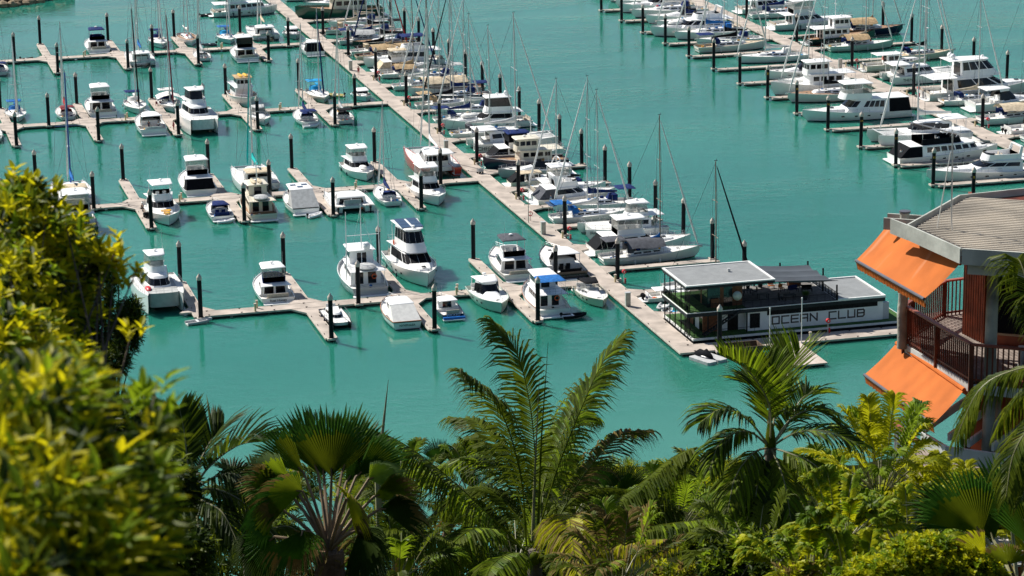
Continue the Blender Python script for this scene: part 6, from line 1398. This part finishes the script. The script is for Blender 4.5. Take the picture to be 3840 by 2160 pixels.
fan_palm('fan_palm', 'small dark fan palm peeking above the arching frond left of centre', 96, (1125,1290), [(1108,1170,1100,1105,.95,100,L_DARK,0,0,None),(1140,1180,1165,1120,.85,100,L_DARK,.2,0,None),(1085,1190,1050,1160,.8,110,L_FAN,0,.2,None),(1160,1210,1200,1190,.8,120,L_MID,0,.2,None)], PETB, .14)
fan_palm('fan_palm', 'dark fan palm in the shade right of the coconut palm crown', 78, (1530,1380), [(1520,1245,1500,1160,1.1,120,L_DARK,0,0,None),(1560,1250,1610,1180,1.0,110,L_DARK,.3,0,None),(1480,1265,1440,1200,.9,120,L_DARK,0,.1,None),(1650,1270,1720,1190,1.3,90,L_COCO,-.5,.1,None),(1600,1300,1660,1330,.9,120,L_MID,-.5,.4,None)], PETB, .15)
fan_palm('fan_palm', 'fan palm low between the two centre palms with orange brown stalks', 70, (1100,1440), [(1060,1330,1000,1290,.8,120,L_FAN,0,.3,None),(1120,1320,1150,1250,.8,120,L_MID,.3,.1,None),(1150,1390,1220,1400,.9,110,L_DARK,-.4,.5,None),(1040,1400,990,1430,.8,120,L_MID,-.4,.5,L_DRY)], PETB, .15)

# feather palms with stiff broad leaflets
def feather_palm(name, label, fw, crown, fr, m, L_, W_, tr=.11, group='feather palms on the slope', n=34, r=.026, tip=None, rm=None):
    top = pt(*crown, fw); o0 = base_of(top); t = empty(name, o0, 0, label, 'palm', group); palm_trunk(t, o0, top, tr*1.2, tr)
    mb = MB(); up = (pt(crown[0], crown[1]-60, fw)-o0); mb.tube([top-o0, (top-o0).lerp(up, .6), up], tr*1.05, 10, tr*.5); mb.build('crownshaft', L_MID, t)
    for i, (P, dz, dr, lf) in enumerate(fr):
        P = [crown]+P; k = len(P); feather(t, [pt(x, y, fw+dz*q/(k-1)) for q, (x, y) in enumerate(P)], o0, L_*(.85+.3*((i*5) % 3)/2), n, W_, dr, .55, lf, m if not (i % 3 == 2) else L_DARK, seed=i+20, r=r, start=.25, tipm=tip, rm=rm)
    return t
feather_palm('feather_palm', 'feather palm with stiff broad leaflets standing before the clubhouse on the right', 52, (1938,1125), [
 ([(1935,1020),(1885,935),(1812,893)], -1, .15, .75), ([(1955,1010),(1985,935),(2012,878)], 1, .1, .5), ([(1880,1055),(1815,1030),(1762,1062)], -1, .8, .2), ([(1880,1085),(1815,1110),(1785,1180)], -1.2, .9, .1),
 ([(1995,1050),(2060,1035),(2130,1085)], .5, .8, .2), ([(2000,1090),(2080,1085),(2165,1120)], -.6, .8, .2), ([(1985,1140),(2050,1170),(2120,1250)], -1, 1., 0), ([(1895,1140),(1850,1200),(1830,1290)], -1.3, 1., 0), ([(1930,1050),(1915,980),(1860,960)], 1, .3, .5), ([(1975,1080),(2020,1000),(2075,990)], 1.2, .4, .4), ([(1955,1160),(1975,1220),(1990,1310)], -1.2, 1., 0), ([(1915,1160),(1905,1220),(1895,1300)], -1.2, 1, 0), ([(1935,1040),(1945,960),(1930,905)], .5, .15, .5)], L_COCO, .95, .050, n=36, tip=L_BRI)
feather_palm('feather_palm', 'dark feather palm at the left with upright ribbon leaflets over the leafy tree edge', 46, (478,1240), [
 ([(470,1150),(462,1080),(452,1030)], 0, .05, .3), ([(530,1170),(600,1120),(668,1110)], -.5, .4, .5), ([(540,1200),(600,1195),(650,1250)], -.8, .9, .2), ([(420,1170),(385,1150),(350,1190)], .4, .6, .3), ([(440,1260),(420,1310),(410,1380)], -1, 1., 0), ([(510,1260),(560,1290),(600,1370)], -1, 1., 0), ([(490,1270),(500,1330),(520,1420)], -1.2, 1., 0), ([(500,1170),(530,1110),(560,1080)], .6, .2, .5), ([(450,1180),(430,1110),(405,1080)], .5, .2, .4), ([(540,1230),(620,1270),(690,1350)], -.5, 1, 0)], L_DARK, .85, .052, n=26, tip=L_COCO)
feather_palm('feather_palm', 'palm with dark drooping fronds beyond the left fan palm', 70, (620,1360), [([(580,1270),(540,1230),(480,1260)], 0, .9, .1), ([(650,1260),(700,1220),(760,1240)], 0, .9, .1), ([(620,1250),(640,1180),(690,1150)], .5, .6, .2), ([(560,1330),(500,1340),(450,1400)], 0, 1., 0), ([(680,1330),(740,1330),(800,1400)], 0, 1., 0), ([(600,1260),(590,1200),(560,1170)], .4, .4, .3), ([(640,1400),(660,1440),(690,1500)], -.5, 1, 0)], L_COCO, .7, .07, n=34)
feather_palm('feather_palm', 'yellow green arching palm right of centre at the water edge', 88, (1780,1330), [([(1775,1230),(1770,1160),(1822,1135)], 0, .5, .3), ([(1720,1230),(1690,1180),(1650,1165)], 0, .5, .3), ([(1840,1240),(1880,1190),(1910,1180)], 0, .5, .3), ([(1740,1270),(1690,1250),(1650,1290)], 0, .9, .1), ([(1830,1280),(1880,1270),(1920,1320)], 0, .9, .1), ([(1760,1230),(1740,1160),(1700,1130)], .5, .5, .3)], L_BRI, .55, .055, n=36, tip=L_ARECA)
def areca(label, fw, cx, cy, N, spread, H_, L_, m, seed, tip=None, W_=.05, n=24):
    rr = random.Random(seed); top = pt(cx, cy, fw); o0 = base_of(top); t = empty('areca_palm', o0, 0, label, 'palm', 'clumping yellow green palms'); k = 6859.27/fw
    mb = MB()
    for i in range(6): a = 6.28*i/6; mb.tube([(.25*math.cos(a), .25*math.sin(a), 0), tuple(top-o0+Vector((.35*math.cos(a), .35*math.sin(a), -.2)))], .04, 6, .03)
    mb.build('stems', L_BRI, t)
    for i in range(N):
        a = 6.283*(i+rr.uniform(-.3,.3))/N*2.618; e = rr.uniform(.25,1.35); l = H_*rr.uniform(.75,1.1); d = Vector((math.cos(a)*math.cos(e), math.sin(a)*math.cos(e), math.sin(e)*1.15)); p0 = top+Vector((math.cos(a)*.2, math.sin(a)*.2, -.1))
        P = [p0, p0+d*l*.45+Z*l*.05, p0+d*l*.8-Z*l*.04*(1.5-e), p0+d*l*1.02-Z*l*(.30-.12*e)]
        feather(t, P, o0, L_, n, W_, .7, .5, .35, m if i % 4 else L_BRI, seed=seed*50+i, r=.014, start=.28, tipm=tip)
    return t
areca('dense yellow green clumping palm below the lower orange awning', 57, 2215, 1215, 30, 1, 1.75, .46, L_ARECA, 1, W_=.052)
areca('bright clumping palm under the balcony rafters', 60, 2330, 1335, 22, 1, 1.6, .45, L_ARECA, 2)
areca('low clumping palm behind the stiff leaved palm', 66, 2080, 1290, 20, 1, 1.5, .42, L_BRI, 3)
areca('green clumping palm between the centre and right palms', 76, 1700, 1330, 18, 1, 1.9, .5, L_BRI, 4)
areca('clumping palm in the gap right of the left fan palm', 82, 1010, 1265, 20, 1, 1.9, .5, L_COCO, 10)
areca('clumping palm behind the arching frond left of the coconut palm', 86, 1200, 1250, 20, 1, 2.0, .5, L_COCO, 11)
areca('clumping palm behind the left fan palm crown', 78, 860, 1290, 18, 1, 1.8, .5, L_COCO, 12)
areca('clumping palm low at the left behind the feather palm', 74, 640, 1400, 18, 1, 1.8, .5, L_COCO, 13)
areca('clumping palm right of the coconut crown', 84, 1440, 1290, 20, 1, 1.9, .5, L_COCO, 14)
areca('pale clumping palm by the house corner', 55, 2440, 1330, 16, 1, 1.3, .42, L_ARECA, 5)
areca('olive clumping palm low in front of the coconut palm', 55, 1560, 1450, 16, 1, 1.5, .5, L_COCO, 6, tip=L_DRY)
areca('shaded clumping palm at the bottom between the fan palm and coconut palm', 58, 1000, 1440, 14, 1, 1.4, .48, L_COCO, 7)
areca('dark clumping palm low behind the coconut trunk', 72, 1300, 1400, 18, 1, 1.9, .5, L_COCO, 8)
areca('shaded clumping palm at the bottom under the stiff leaved palm', 50, 1900, 1400, 16, 1, 1.3, .45, L_COCO, 9)

def fishtail(label, fw, cx, cy, N, H_, seed): return areca(label, fw, cx, cy, N, 1, H_, .26, L_FISH, seed, tip=L_BRI, W_=.085, n=24)
fishtail('bright yellow fishtail palm with drooping wedge leaflets low on the right', 46, 2120, 1345, 20, 1.15, 41)
fishtail('yellow fishtail palm behind the bottom right hedge', 48, 2290, 1375, 22, 1.2, 42)
fishtail('fishtail palm at the bottom between green and yellow bushes', 45, 2030, 1440, 18, 1.1, 43)
fishtail('small fishtail palm nearest the bottom edge on the right', 44, 2160, 1460, 16, 1.0, 44)
# coconut palm beyond the right edge
fw = 38; top = pt(2700,1000,fw); o0 = base_of(top); t = empty('coconut_palm', o0, 0, 'coconut palm outside the right edge whose fronds hang over the balcony', 'palm'); palm_trunk(t, o0, top, .17, .14)
for i, (P, dz) in enumerate([([(2700,990),(2640,850),(2590,730),(2560,650),(2530,700)], 1), ([(2700,1000),(2640,925),(2540,935),(2460,985),(2402,1110)], 0), ([(2700,1010),(2650,1010),(2600,1060),(2550,1140),(2530,1250)], -1), ([(2700,1020),(2650,1080),(2600,1160),(2570,1260)], -1), ([(2690,990),(2660,820),(2640,740),(2570,760)], .5), ([(2700,1000),(2620,960),(2560,1000),(2510,1080)], 1)]):
    k = len(P); feather(t, [pt(x, y, fw+dz*q/(k-1)) for q, (x, y) in enumerate(P)], o0, .72, 80, .026, 1.5, .4, 0, L_MID, seed=i+70, tipm=L_COCO, r=.018)
# spear of a hidden palm
t = empty('palm_spear', base_of(pt(955,1200,60)), 0, 'single thin unopened palm spear left of centre', 'palm spear'); b = Vector(t.location); mb = MB(); mb.tube([Vector((0,0,0)), pt(950,1200,60)-b, pt(963,1082,60)-b, pt(977,955,60)-b], [.1,.07,.035,.004], 6); mb.build('stem', PETI, t)

# broadleaf trees and shrubs
broad_tree('leafy_tree', 'blurred yellow green broadleaf tree filling the left edge close to the viewer', 'tree', [(60,570,120,105,19,1.1),(130,640,120,130,19,1.2),(50,760,130,160,18,1.2),(165,770,80,100,19,.9),(262,650,34,45,19,.25),(60,520,70,75,19,.4),(110,880,100,80,17,.9),(30,900,110,130,16,.6)], base_of(pt(60,1400,17)), L_YEL, .11, .040, 6, 7.0, 11, mats=[L_YEL,L_YEL,L_YEL,L_BRI,L_MID,L_DARK], trunk_r=.07, limbs=10, shell=.2, extra=[((300,605,19),4,.10),((330,840,17.5),3,.08),((285,690,19),4,.1),((60,440,19),3,.08),((345,675,19),2,.05),((60,480,19),5,.14),((125,500,19),4,.12)])
broad_tree('leafy_tree', 'nearest broadleaf bush with large out of focus leaves in the lower left corner', 'tree', [(80,1060,170,160,9.5,.9),(130,1250,200,170,9,.9),(60,1420,190,120,8.5,.8),(300,1360,130,140,9,.7),(330,1220,90,80,9.5,.3),(380,1100,45,40,10.,.18),(170,960,90,60,10,.3)], base_of(pt(120,1650,9)), L_YEL, .115, .029, 6, 6.0, 12, mats=[L_YEL,L_YEL,L_MID,L_BRI,L_DARK], trunk_r=.035, limbs=8, shell=.15, extra=[((395,965,11),3,.05),((420,1005,11),3,.05),((370,1020,11),4,.06)])
broad_tree('dark_tree', 'dark green tree with fine whorled leaves behind the blurred foliage on the left', 'tree', [(300,830,62,75,62,1.),(240,720,60,80,62,1.),(330,800,34,70,62,.6),(215,880,65,60,62,1.),(180,640,80,90,63,1.2),(150,800,100,120,63,1.4),(290,900,40,45,61,.5)], base_of(pt(60,1300,62)), L_DARK, .17, .035, 9, 24., 13, mats=[L_DARK,L_DARK,L_MID], trunk_r=.22, limbs=24, shell=.15, sp=(.5,1.3), extra=[((262,1000,61),2,.2),((245,960,61),2,.2),((300,985,61),2,.25)])
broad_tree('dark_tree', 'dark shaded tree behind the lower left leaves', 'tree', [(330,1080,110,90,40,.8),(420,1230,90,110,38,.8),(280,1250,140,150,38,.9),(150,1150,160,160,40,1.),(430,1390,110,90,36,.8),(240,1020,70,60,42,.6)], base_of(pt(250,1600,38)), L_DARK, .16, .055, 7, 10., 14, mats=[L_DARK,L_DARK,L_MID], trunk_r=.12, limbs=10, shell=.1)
broad_tree('fishtail_bush', 'bright yellow green bush of wedge shaped leaves low on the right', 'bush', [(2120,1330,80,30,49,.6),(2290,1370,110,36,50,.7),(2070,1420,80,36,47,.5),(2170,1430,90,36,47,.6)], base_of(pt(2200,1480,47)), L_FISH, .17, .10, 6, 22., 15, mats=[L_FISH,L_ARECA,L_YEL], trunk_r=.06, limbs=8, shell=.3, group='bright shrubs at the bottom right')
broad_tree('green_bush', 'fresh green small leaved bush along the bottom right edge', 'bush', [(2330,1400,110,60,40,.6),(2230,1440,110,50,40,.6),(2430,1430,90,45,40,.5),(2480,1450,60,40,40,.4)], base_of(pt(2330,1550,40)), L_BRI, .085, .05, 7, 40., 16, mats=[L_BRI,L_FISH,L_ARECA], trunk_r=.05, limbs=6, shell=.3, group='bright shrubs at the bottom right')
broad_tree('green_bush', 'mid green bush at the bottom beside the wedge leaved bush', 'bush', [(1900,1390,95,65,48,.7),(1830,1430,80,50,48,.6),(1960,1430,80,50,47,.5),(1780,1370,60,50,52,.5)], base_of(pt(1880,1520,48)), L_MID, .14, .06, 7, 22., 17, mats=[L_MID,L_BRI,L_DARK], trunk_r=.05, limbs=6, shell=.3, group='bright shrubs at the bottom right')
broad_tree('green_bush', 'orange tinted bush in the bottom right thicket', 'bush', [(2000,1440,60,30,44,.4),(1700,1445,70,40,50,.5)], base_of(pt(1950,1520,46)), L_MID, .13, .05, 6, 20., 27, mats=[L_MID,L_DRY,L_FISH], trunk_r=.04, limbs=4, shell=.2, group='bright shrubs at the bottom right')
for i, (a, b, c, d, fw, lb) in enumerate([(700,1200,75,55,150,'feathery pale green tree behind the left fan palm'),(1170,1135,40,35,170,'tiny feathery tree top beside the arching frond'),(1400,1150,60,45,165,'feathery olive tree top behind the coconut fronds'),(1560,1200,70,50,150,'feathery tree behind the dark fan palm'),(2040,1195,70,60,140,'feathery pale tree right of the stiff leaved palm'),(1840,1190,60,45,150,'feathery yellow tree near the water right of centre'),(640,1290,80,60,130,'feathery tree low behind the left palms'),(950,1200,90,60,140,'feathery tree behind the fan palm stalks'),(2150,1240,80,60,130,'feathery tree behind the yellow clumping palm')]):
    broad_tree('feathery_tree', lb, 'tree', [(a,b,c,d,fw,1.6),(a-c*.5,b+d*.7,c*.8,d*.8,fw,1.4),(a+c*.5,b+d*.7,c*.8,d*.8,fw,1.4)], base_of(pt(a,b+d*2,fw)), L_BRI, .42, .035, 9, 22., 30+i, mats=[L_BRI,L_ARECA,L_COCO], trunk_r=.1, limbs=6, shell=.1, group='feathery trees near the shore', sp=(.2,1.2))
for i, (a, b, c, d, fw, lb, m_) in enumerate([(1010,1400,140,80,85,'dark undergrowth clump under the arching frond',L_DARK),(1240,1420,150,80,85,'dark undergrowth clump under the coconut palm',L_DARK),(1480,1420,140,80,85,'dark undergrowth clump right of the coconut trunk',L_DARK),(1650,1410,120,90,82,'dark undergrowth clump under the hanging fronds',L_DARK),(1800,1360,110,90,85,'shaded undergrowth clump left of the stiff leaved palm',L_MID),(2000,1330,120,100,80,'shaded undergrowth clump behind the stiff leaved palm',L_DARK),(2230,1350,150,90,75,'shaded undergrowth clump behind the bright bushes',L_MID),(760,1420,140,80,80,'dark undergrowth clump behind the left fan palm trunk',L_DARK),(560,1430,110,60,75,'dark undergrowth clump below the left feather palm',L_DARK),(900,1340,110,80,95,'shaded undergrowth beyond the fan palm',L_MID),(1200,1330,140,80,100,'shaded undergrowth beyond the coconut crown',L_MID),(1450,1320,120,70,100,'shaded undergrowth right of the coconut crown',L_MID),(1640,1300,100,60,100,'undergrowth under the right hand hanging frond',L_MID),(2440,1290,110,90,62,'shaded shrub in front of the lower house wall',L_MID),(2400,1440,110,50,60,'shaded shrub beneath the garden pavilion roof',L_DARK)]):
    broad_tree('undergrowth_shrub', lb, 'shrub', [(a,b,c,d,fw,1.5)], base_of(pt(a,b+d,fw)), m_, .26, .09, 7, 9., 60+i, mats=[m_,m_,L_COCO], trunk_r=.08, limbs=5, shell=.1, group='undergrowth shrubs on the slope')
# ------------------------------------------------------------------ people and small things on the pontoons
SKIN = mat('skin', (.42,.24,.16), .6, .05, 3)
def person(x, y, z, rz, label, top, legs, pose='stand', hair=(.03,.02,.015)):
    t = empty('person', (x, y, z), R(rz), label, 'person')
    J = {'stand': dict(pel=(0,0,.93), ch=(0,0,1.32), ne=(0,0,1.48), he=(0,-.02,1.62), hl=(-.10,0,.90), kl=(-.12,-.03,.50), al=(-.13,0,.08), tl=(-.13,-.16,.03), hr=(.10,0,.90), kr=(.12,-.06,.50), ar=(.14,.02,.08), tr_=(.14,-.14,.03), sl=(-.19,0,1.40), el=(-.26,-.04,1.12), wl=(-.24,-.18,.90), sr=(.19,0,1.40), er=(.27,-.02,1.12), wr=(.26,-.12,.88)),
         'sit': dict(pel=(0,0,.50), ch=(0,-.06,.88), ne=(0,-.08,1.04), he=(0,-.12,1.18), hl=(-.10,-.02,.48), kl=(-.13,-.44,.50), al=(-.13,-.46,.08), tl=(-.13,-.62,.04), hr=(.10,-.02,.48), kr=(.14,-.44,.50), ar=(.15,-.42,.08), tr_=(.15,-.58,.04), sl=(-.19,-.06,.96), el=(-.25,-.16,.70), wl=(-.18,-.38,.58), sr=(.19,-.06,.96), er=(.25,-.16,.70), wr=(.18,-.38,.58))}[pose]
    ks = list(J); vs = [J[k] for k in ks]; ix = {k: i for i, k in enumerate(ks)}
    E_ = [('pel','ch'),('ch','ne'),('ne','he'),('pel','hl'),('hl','kl'),('kl','al'),('al','tl'),('pel','hr'),('hr','kr'),('kr','ar'),('ar','tr_'),('ch','sl'),('sl','el'),('el','wl'),('ch','sr'),('sr','er'),('er','wr')]
    rad = dict(pel=.15,ch=.16,ne=.06,he=.105,hl=.10,kl=.065,al=.045,tl=.035,hr=.10,kr=.065,ar=.045,tr_=.035,sl=.065,el=.045,wl=.035,sr=.065,er=.045,wr=.035)
    def skin(name, keys, grow, m, root):
        kk = [k for k in ks if k in keys]; im = {k: i for i, k in enumerate(kk)}
        me = bpy.data.meshes.new(name); me.from_pydata([J[k] for k in kk], [(im[a], im[b]) for a, b in E_ if a in im and b in im], []); o = bpy.data.objects.new(name, me); col.objects.link(o); o.parent = t
        o.modifiers.new('Skin', 'SKIN'); o.modifiers.new('Sub', 'SUBSURF').levels = 1; o.modifiers['Sub'].render_levels = 1
        if not me.skin_vertices: me.attributes.new('skin', 'FLOAT', 'POINT')
        sv = me.skin_vertices[0].data
        for k in kk: r_ = rad[k]*grow; sv[im[k]].radius = (r_, r_*(.75 if k in ('pel','ch') else 1)); sv[im[k]].use_root = (k == root)
        me.materials.append(m); return o
    return t, skin, ks
def add_person(*a, **k):
    t, skin, ks = person(*a, **k); top, legs = a[5], a[6]
    # body as one surface, clothing as slightly larger surfaces over it
    for nm, keys, g, m, root in (('body', ks, 1, SKIN, 'pel'), ('shirt', ['pel','ch','sl','sr','el','er'], 1.13, top, 'pel'), ('trousers', ['pel','hl','kl','hr','kr'], 1.16, legs, 'pel')):
        skin(nm, keys, g, m, root)
    J0 = t; he = 1.62 if k.get('pose', 'stand') == 'stand' else 1.18; yy = -.02 if he > 1.3 else -.12
    mb = MB(); mb.ball((0, yy+.03, he+.05), .115, .12, .11, 10, 6); mb.build('hair', mat('dark_hair', (.03,.02,.015), .8, .2, 5), t)
    return t
RED_S = mat('red_shirt', (.50,.04,.06), .8, .1, 4); WHT_S = mat('white_shirt', (.75,.75,.75), .8, .05, 4); NAV_S = mat('navy_clothes', (.02,.03,.07), .8, .1, 4); BLK_S = mat('dark_clothes', (.02,.02,.022), .8, .1, 4)
add_person(107.5, 526.7, ZD, 20, 'person in red standing on the left edge of the main walkway', RED_S, RED_S)
add_person(60.0, 484.4, .75, 10, 'person in navy in the cockpit of the white hardtop cruiser', NAV_S, NAV_S)
add_person(61.7, 484.0, .75, -15, 'person in a white shirt in the cockpit of the white hardtop cruiser', WHT_S, NAV_S)
add_person(64.4, 484.0, ZD, 60, 'person in a red top walking on the finger beside the hardtop cruiser', RED_S, RED_S)
add_person(50.5, 421.8, ZD+.02, 40, 'person in dark clothes seated on the finger by the yellow covered cruiser', BLK_S, BLK_S, pose='sit')
add_person(112.6, 403.2, 1.2, 60, 'person in blue on the stern of the cutter with the lettered boom cover', mat('blue_shirt', (.08,.20,.35), .8, .1, 4), WHT_S)
add_person(178.4, 418.6, .9, -60, 'person in white on the stern of the black wrapped motor yacht', WHT_S, NAV_S)
def trolley(x, y, label, m):
    t = empty('dock_trolley', (x, y, ZD), R(20), label, 'trolley', 'dock trolleys'); mb = MB(); mb.prism([(-.5,-.3),(.5,-.3),(.5,.3),(-.5,.3)], .35, .45)
    for q in ((-.5,.5,-.3,-.26),(-.5,.5,.26,.3),(-.5,-.46,-.26,.26),(.46,.5,-.26,.26)): mb.box(*q, .45, .8)
    mb.build('tray', m, t, 0)
    for sx in (-.3, .3):
        for sy in (-.32, .32): mb = MB(); mb.tube([(sx, sy-.03, .18),(sx, sy+.03, .18)], .18, 10); mb.build('wheel', BLK, t)
    mb = MB(); mb.tube([(.5,-.25,.5),(.9,-.25,1.0),(.9,.25,1.0),(.5,.25,.5)], .02, 5); mb.build('handle', ALU, t)
trolley(108.3, 431.5, 'pale dock trolley parked in the middle of the main walkway', LGREYC); trolley(50.7, 417.4, 'black pushchair like trolley on the finger beside the seated person', BLK)
t = empty('lamp_pole', (106.75, 395.2, ZD-.3), 0, 'pale light pole at the left edge of the main walkway with a life ring nearby', 'lamp pole'); mb = MB(); mb.tube([(0,0,0),(0,0,5.2)], .08, 8, .05); mb.build('pole', CAP, t); mb = MB(); mb.box(-.15,.15,-.08,.08,5.1,5.25,.03); mb.build('lamp_head', ALU, t, 0)
t = empty('life_ring_stand', (107.4, 396.5, ZD), 0, 'orange life ring on a short post beside the light pole', 'life ring'); mb = MB(); mb.box(-.05,.05,-.05,.05,0,1.5); mb.build('post', CAP, t, 0); ring(t, 0, -.1, 1.15, 'y', RED)
t = empty('deck_furniture', (64.9, 507.5, ZD), 0, 'pair of brown folding chairs on the finger beside the canvas wrapped sloop', 'chairs')
for dx in (-.35, .35):
    mb = MB(); mb.box(dx-.2,dx+.2,-.2,.2,.38,.43); mb.box(dx-.2,dx+.2,.18,.23,.43,.85)
    for a in (-.18,.18):
        for b in (-.18,.18): mb.box(dx+a-.02,dx+a+.02,b-.02,b+.02,0,.38)
    mb.build('chair', MAROON, t, 0)
for i, (x, y, lb) in enumerate([(46.2,566.4,'small black dinghy upturned on the farthest cross walkway'),]): tender(44.5, 568.2, 5, 2.4, 1.2, 'dark inflatable dinghy tied behind the farthest cross walkway', BLK)
tender(111.9, 399.8, 0, 2.6, 1.2, 'bright turquoise kayak shaped dinghy beside the deck saloon sloop', CYANC, motor=False)
tender(111.6, 418.8, 20, 2.8, 1.3, 'blue covered dinghy next to the small cream launch', CYANC, motor=False)
